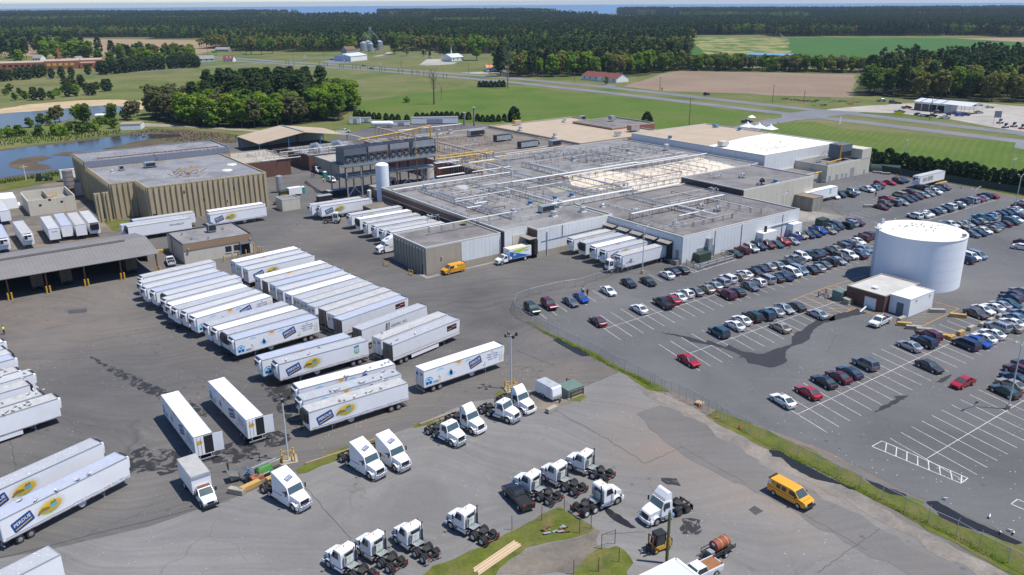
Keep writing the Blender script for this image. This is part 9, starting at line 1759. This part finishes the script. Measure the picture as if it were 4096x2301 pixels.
for k,(x,y,kd,H) in enumerate(((730,890,'shortpine',12),(820,880,'shortpine',11),(690,975,'shortpine',10),(880,955,'shortpine',12),(940,960,'shortpine',13),(1060,920,'shortpine',13),(1100,915,'shortpine',11),(350,1010,'shortpine',9),(430,1010,'shortpine',8),(770,910,'bush',6),(640,930,'bush',6),(580,960,'bush',7),(520,1000,'bush',6),(250,1000,'bush',6),(150,1010,'bush',5),(60,960,'bush',7),(100,920,'bush',6),(200,960,'bush',5),(980,900,'bush',6),(760,970,'bush',5),(660,900,'shortpine',8))): SCR.append((g(0,0,x,y).x,g(0,0,x,y).y,kd))
ordinals(SCR,'in the scrub beyond the pond','scrub beyond the pond',lambda kd:8.5 if kd!='bush' else 4.8)
SP=[]
for k,(x,y,kd,H) in enumerate(((300,1285,'bush',8.5),(600,1230,'brown',14),(560,1260,'brown',12),(760,1230,'bright',13),(830,1240,'bright',12),(880,1245,'mid',11),(700,1340,'bush',8),(640,1365,'bush',8),(800,1350,'bush',8),(1145,1245,'mid',13),(1250,1200,'bush',7),(1320,1210,'brown',13),(1060,1250,'bush',7),(420,1250,'bush',5),(500,1245,'bush',6),(950,1320,'bush',6),(1000,1280,'bush',7),(1150,1290,'bush',5),(880,1330,'bush',6),(560,1360,'bush',6),(200,1370,'bush',4),(90,1380,'bush',4),(400,1370,'bush',5),(1380,1180,'brown',14),(1100,1200,'bush',6))): SP.append((g(0,0,x,y).x,g(0,0,x,y).y,kd))
ordinals(SP,'between the two ponds','trees between the two ponds',lambda kd:10 if kd!='bush' else 4.8)
p=g(1,0,1792,1052); t=thing('dead_tree','tall leafless dead tree on the lawn','tree',(p.x,p.y,.03)); ob('trunk',bare(7,21,.5,30).mesh('trunk',m_bark),t)
p=g(1,0,1865,1012); t=thing('dead_tree','small leafless tree behind the tall dead tree','tree',(p.x,p.y,.03)); ob('trunk',bare(8,11,.2,24).mesh('trunk',m_barkg),t)
p=g(1,0,2535,892); t=thing('dead_tree','slender thin-crowned tree at the lawn edge by the highway','tree',(p.x,p.y,.03)); ob('trunk',bare(9,30,.5,34).mesh('trunk',m_barkg),t)
ME_twig=[bare(120+k,3.4,.10,22).mesh('stems',M('twig_brown',(.16,.095,.075),.9)) for k in range(2)]
for k,(x,y) in enumerate(((305,650),(330,655),(385,660),(640,668),(690,672),(720,675),(840,688),(860,690),(880,692),(975,700),(1010,703),(1050,706),(1125,710),(1160,712),(1185,715),(1245,720),(1265,722),(1300,725),(1435,742),(1475,746),(1565,756),(1580,758),(1620,762),(1640,764),(1690,772),(1745,780),(1780,782),(1885,796),(1920,798))):
    p=g(1,0,x,y); t=thing('bare_shrub','bare reddish-brown shrub, %s in the planting along the highway'%ORD[k+1],'shrub',(p.x,p.y,.03),k*1.1,'bare shrubs along the highway'); t.scale=(1.9,1.9,1.5); ob('stems',ME_twig[k%2],t)
rnd=random.Random(17); mb=MB()
def tufts(poly,n,h0,h1,mi):
    for (x,y) in scatter(poly,n,.8,rnd):
        for q in range(3):
            a=rnd.uniform(0,6.28); h=rnd.uniform(h0,h1); d=Vector((math.cos(a),math.sin(a),0))*.35; b=Vector((x,y,.05)); tip=b+Vector((rnd.uniform(-.3,.3),rnd.uniform(-.3,.3),h)); mb.add([b-d,b+d,tip],[(0,1,2)],mi)
tufts(XY(0,1,(0,385),(400,325),(640,290),(860,300),(590,330),(300,360),(0,410)),420,.5,1.4,0)
tufts(XY(0,0,(1250,1350),(1500,1300),(2500,1370),(2576,1446),(1900,1446),(1500,1400)),260,.3,.8,1)
tufts(XY(0,0,(0,1360),(500,1330),(1200,1320),(1270,1345),(650,1420),(0,1470)),380,.4,1.3,0)
o=ob('marsh_reeds',mb.mesh('marsh_reeds',[LM['mid'][2],LM['brown'][0]])); tag(o,'rough reeds and grass tufts round the marsh ponds','reeds',kind='stuff')
mb=MB()
for (i,j,pp) in ((2,2,((360,462),(563,557),(785,662),(1015,790),(1270,907),(1395,977))),(3,3,((110,187),(495,377),(920,582),(1370,812),(1890,1057),(2410,1332)))):
    L=T0(i,j,*pp)
    for a,b in zip(L[:-1],L[1:]):
        for q in range(260):
            c=a.lerp(b,rnd.random())+Vector((rnd.gauss(-.25,.35),rnd.gauss(-.2,.35),.09)); d=Vector((rnd.uniform(-1,1),rnd.uniform(-1,1),0)).normalized()*.05; mb.add([c-d,c+d,c+Vector((rnd.uniform(-.1,.1),rnd.uniform(-.1,.1),rnd.uniform(.08,.26)))],[(0,1,2)],0)
o=ob('verge_grass',mb.mesh('verge_grass',[LM['bright'][0]])); tag(o,'longer grass tufts along the lot fence','grass',kind='stuff')
# == people
m_skin=M('skin',(.30,.17,.11),.6,0,.05); m_hair=M('hair_dark',(.02,.016,.013),.7)
def person(p,label,face,shirt,trousers,arms='down',H=1.75,stride=.0):
    k=H/1.75; V=[];E=[];Rd=[]
    def v(x,y,z,r): V.append((x*k,y*k,z*k)); Rd.append(r*k); return len(V)-1
    pel=v(0,0,.95,.15); wa=v(0,0,1.12,.14); ch=v(.01,0,1.32,.17); nk=v(0,0,1.50,.06); hd=v(.03,0,1.62,.10); tp=v(.02,0,1.70,.085); E+=[(pel,wa),(wa,ch),(ch,nk),(nk,hd),(hd,tp)]
    for s_ in (-1,1):
        hp=v(0,s_*.10,.90,.10); kn=v(.03+stride*s_,s_*.11,.50,.07); an=v(-.02+stride*s_*1.4,s_*.11,.09,.05); to=v(.14+stride*s_*1.4,s_*.12,.04,.04); E+=[(pel,hp),(hp,kn),(kn,an),(an,to)]
        sh=v(0,s_*.20,1.42,.07)
        if arms=='down': el=v(-.02,s_*.26,1.14,.05); wr=v(.06,s_*.27,.90,.04)
        else: el=v(.04,s_*.27,1.15,.05); wr=v(.30,s_*.12,1.16,.04)
        hn=v(V[wr][0]/k+(.03 if arms=='down' else .08),V[wr][1]/k,V[wr][2]/k-(.09 if arms=='down' else 0),.038); E+=[(ch,sh),(sh,el),(el,wr),(wr,hn)]
        for f in range(4): q=v(V[hn][0]/k+.02+(.06 if arms!='down' else 0),V[hn][1]/k+(f-1.5)*.018,V[hn][2]/k-(.08-.008*abs(f-1.4) if arms=='down' else .01*f),.009); E.append((hn,q))
        q=v(V[wr][0]/k+.06,V[wr][1]/k-s_*.03,V[wr][2]/k-.04,.010); E.append((wr,q))
    me=bpy.data.meshes.new('body'); me.from_pydata(V,E,[]); o=bpy.data.objects.new('tmp',me); COL.objects.link(o); sk=o.modifiers.new('s','SKIN'); o.modifiers.new('u','SUBSURF').levels=1
    for d,r in zip(me.skin_vertices[0].data,Rd): d.radius=(r,r)
    me.skin_vertices[0].data[0].use_root=True
    dg=bpy.context.evaluated_depsgraph_get(); dg.update(); m2=bpy.data.meshes.new_from_object(o.evaluated_get(dg)); bpy.data.objects.remove(o)
    m2.materials.clear()
    for m in (trousers,shirt,m_skin,m_hair,m_tyre): m2.materials.append(m)
    for f in m2.polygons:
        z=f.center.z/k; a=abs(f.center.y)/k
        f.material_index=4 if z<.09 else 3 if (z>1.66 or (z>1.58 and f.center.x<-.02)) else 2 if z>1.50 else 1 if (z>.99 and (a<.30)) else 0 if a<.22 else 2
        if arms!='down' and f.center.x/k>.24: f.material_index=2
        f.use_smooth=True
    t=thing('person',label,'person',(p.x,p.y,.08),face); ob('body',m2,t); MB().loft([[(k*(.02+r*math.cos(q*.785)),k*r*math.sin(q*.785),k*z) for q in range(8)] for z,r in ((1.66,.105),(1.73,.10),(1.79,.05))],0,True,True).o('hair',m_hair,t); return t
m_hiviz=M('hi_vis_yellow',(.62,.85,.03),.6); m_navyc=M('cloth_navy',(.02,.03,.06),.8); m_bluec=M('cloth_blue',(.03,.12,.30),.8); m_blackc=M('cloth_black',(.015,.015,.017),.8); m_whitec=M('cloth_white',(.60,.60,.58),.8); m_tealc=M('cloth_teal',(.05,.32,.30),.8)
person(g(0,2,45,475),'person in bright yellow vest and dark trousers at the left edge',R(0),m_hiviz,m_blackc,'up'); person(g(0,3,2302,415),'worker in dark blue clothes standing by the tipping hopper',R(190),m_navyc,m_blackc,'up')
person(g(3,1,215,1062),'person in dark clothes crossing the aisle by the south wing',R(-60),m_blackc,m_navyc,stride=.12); person(g(3,1,1080,540),'person in dark clothes walking in the far aisle',R(-80),m_blackc,m_navyc,stride=.1); person(g(2,2,717,72),'person in white top behind the blue sedan',R(-60),m_whitec,m_blackc); person(g(2,2,757,95),'person in black jacket with bag behind the blue sedan',R(-60),m_blackc,m_blackc); person(g(2,2,703,66),'person in teal top behind the blue sedan',R(-40),m_tealc,m_navyc)
person(g(1,1,565,345),'person in blue overalls left beside the dump truck',R(-40),m_bluec,m_bluec); person(g(1,1,588,345),'person in a red-brown shirt right beside the dump truck',R(-60),M('cloth_red',(.25,.06,.05),.8),m_bluec); person(g(1,1,680,392),'person in yellow vest by the green toilet',R(-50),m_hiviz,m_navyc); person(g(1,1,713,390),'person in dark clothes by the white passenger van',R(20),m_blackc,m_blackc); person(g(3,1,1330,332),'person in dark clothes beside the hoop shelter',R(-90),m_navyc,m_blackc); person(g(3,0,100,1250),'person in yellow vest at the plant entrance',R(-90),m_hiviz,m_blackc)
# == gulls
m_gull=M('gull_white',(.70,.70,.68),.7); m_gullg=M('gull_grey',(.20,.20,.20),.7)
def gullmesh():
    mb=MB(); mb.loft([[(x,r*math.cos(q*1.047),.16+zz+r*math.sin(q*1.047)) for q in range(6)] for x,r,zz in ((-.26,.02,.02),(-.1,.08,.0),(.08,.09,.02),(.16,.05,.08),(.2,.055,.13),(.27,.02,.12))],0,True,True); mb.box(-.28,.06,-.095,-.08,.15,.24,1); mb.box(-.28,.06,.08,.095,.15,.24,1); mb.box(.0,.02,-.04,-.02,0,.1,1); mb.box(.0,.02,.02,.04,0,.1,1); return mb.mesh('gull',[m_gull,m_gullg])
ME_gull=gullmesh()
def gulls(pts,label,group,s_=1.25):
    for k,p in enumerate(sorted(pts,key=lambda q:q[0]/q[1])): o=ob('gull',ME_gull,None,p,trnd.uniform(0,6.28)); o.scale=(s_,s_,s_); tag(o,label+', '+ORD[k+1]+' from left','bird',group)
gulls([G(3280+x/2.912,690+y/2.912,11.9) for x,y in ((842,668),(928,632),(983,640),(1017,633),(1075,607),(1084,630),(1116,613),(1130,640),(1170,622),(1188,600),(1216,638),(1232,682),(1298,655),(1302,630),(1322,688),(1350,663),(1380,628),(1430,625),(709,612),(870,550))],'seagull standing on the white storage tank roof','gulls on the storage tank')
gulls([g(1,2,x,y,4.15) for x,y in ((895,900),(920,900),(1095,855),(1150,812),(1275,792),(1300,765),(1340,758),(755,1055),(795,1045),(830,1035),(1050,972),(1075,965),(1185,912),(1265,905),(1280,855),(1385,855),(850,1150),(895,1140),(995,1108),(1115,1065),(1155,1055),(1265,1025),(1290,945))],'seagull on the roofs of the three trailers by the light pole','gulls on the near trailers')
gulls([Z(*z9,x,y,4.15) for x,y in ((35,1020),(75,1118),(40,1145),(185,1055),(235,1075),(155,1105),(280,1035),(325,1005),(325,1042),(315,920),(285,688),(335,655),(15,725),(70,665),(30,645),(420,850),(490,875),(260,745),(410,905),(375,875))],'seagull on the dirty trailer roofs at the left edge','gulls on the left trailers')
gulls([g(0,3,x,y,4.15) for x,y in ((200,710),(360,710),(570,610),(778,503),(905,442))],'seagull on the nearest left trailer roof','gulls on the nearest trailer')
gulls([g(1,2,x,y,4.15) for x,y in ((305,740),(645,612),(530,678),(1275,468),(1605,470),(1415,535),(1365,570))],'seagull on the farm-picture and carrier-sign trailers','gulls on the middle trailers')
gulls([g(0,1,880+k*48+trnd.uniform(-12,12),112-k*1.6,13.2) for k in range(28)],'seagull lined up along the precast roof pipe','gulls on the precast building')
gulls([g(3,3,x,y,.1) for x,y in ((1780,690),(2228,870),(2337,1030),(2432,1010),(2470,1035))],'seagull standing on the lot paving by the verge','gulls on the paving')
# == air
mb=MB(); mb.box(-15600,15600,-15600,15600,-3,68); hz=ob('haze',None); bpy.data.objects.remove(hz)
m_haze=bpy.data.materials.new('haze'); m_haze.use_nodes=True; n=m_haze.node_tree; n.nodes.remove(n.nodes['Principled BSDF'])
vv=N(n,'ShaderNodeVolumePrincipled',ins={'Color':(.58,.73,.95,1),'Density':.000060,'Anisotropy':.2}); n.links.new(vv.outputs[0],n.nodes['Material Output'].inputs['Volume'])
hz=ob('haze',mb.mesh('haze',m_haze)); hz['kind']='stuff'
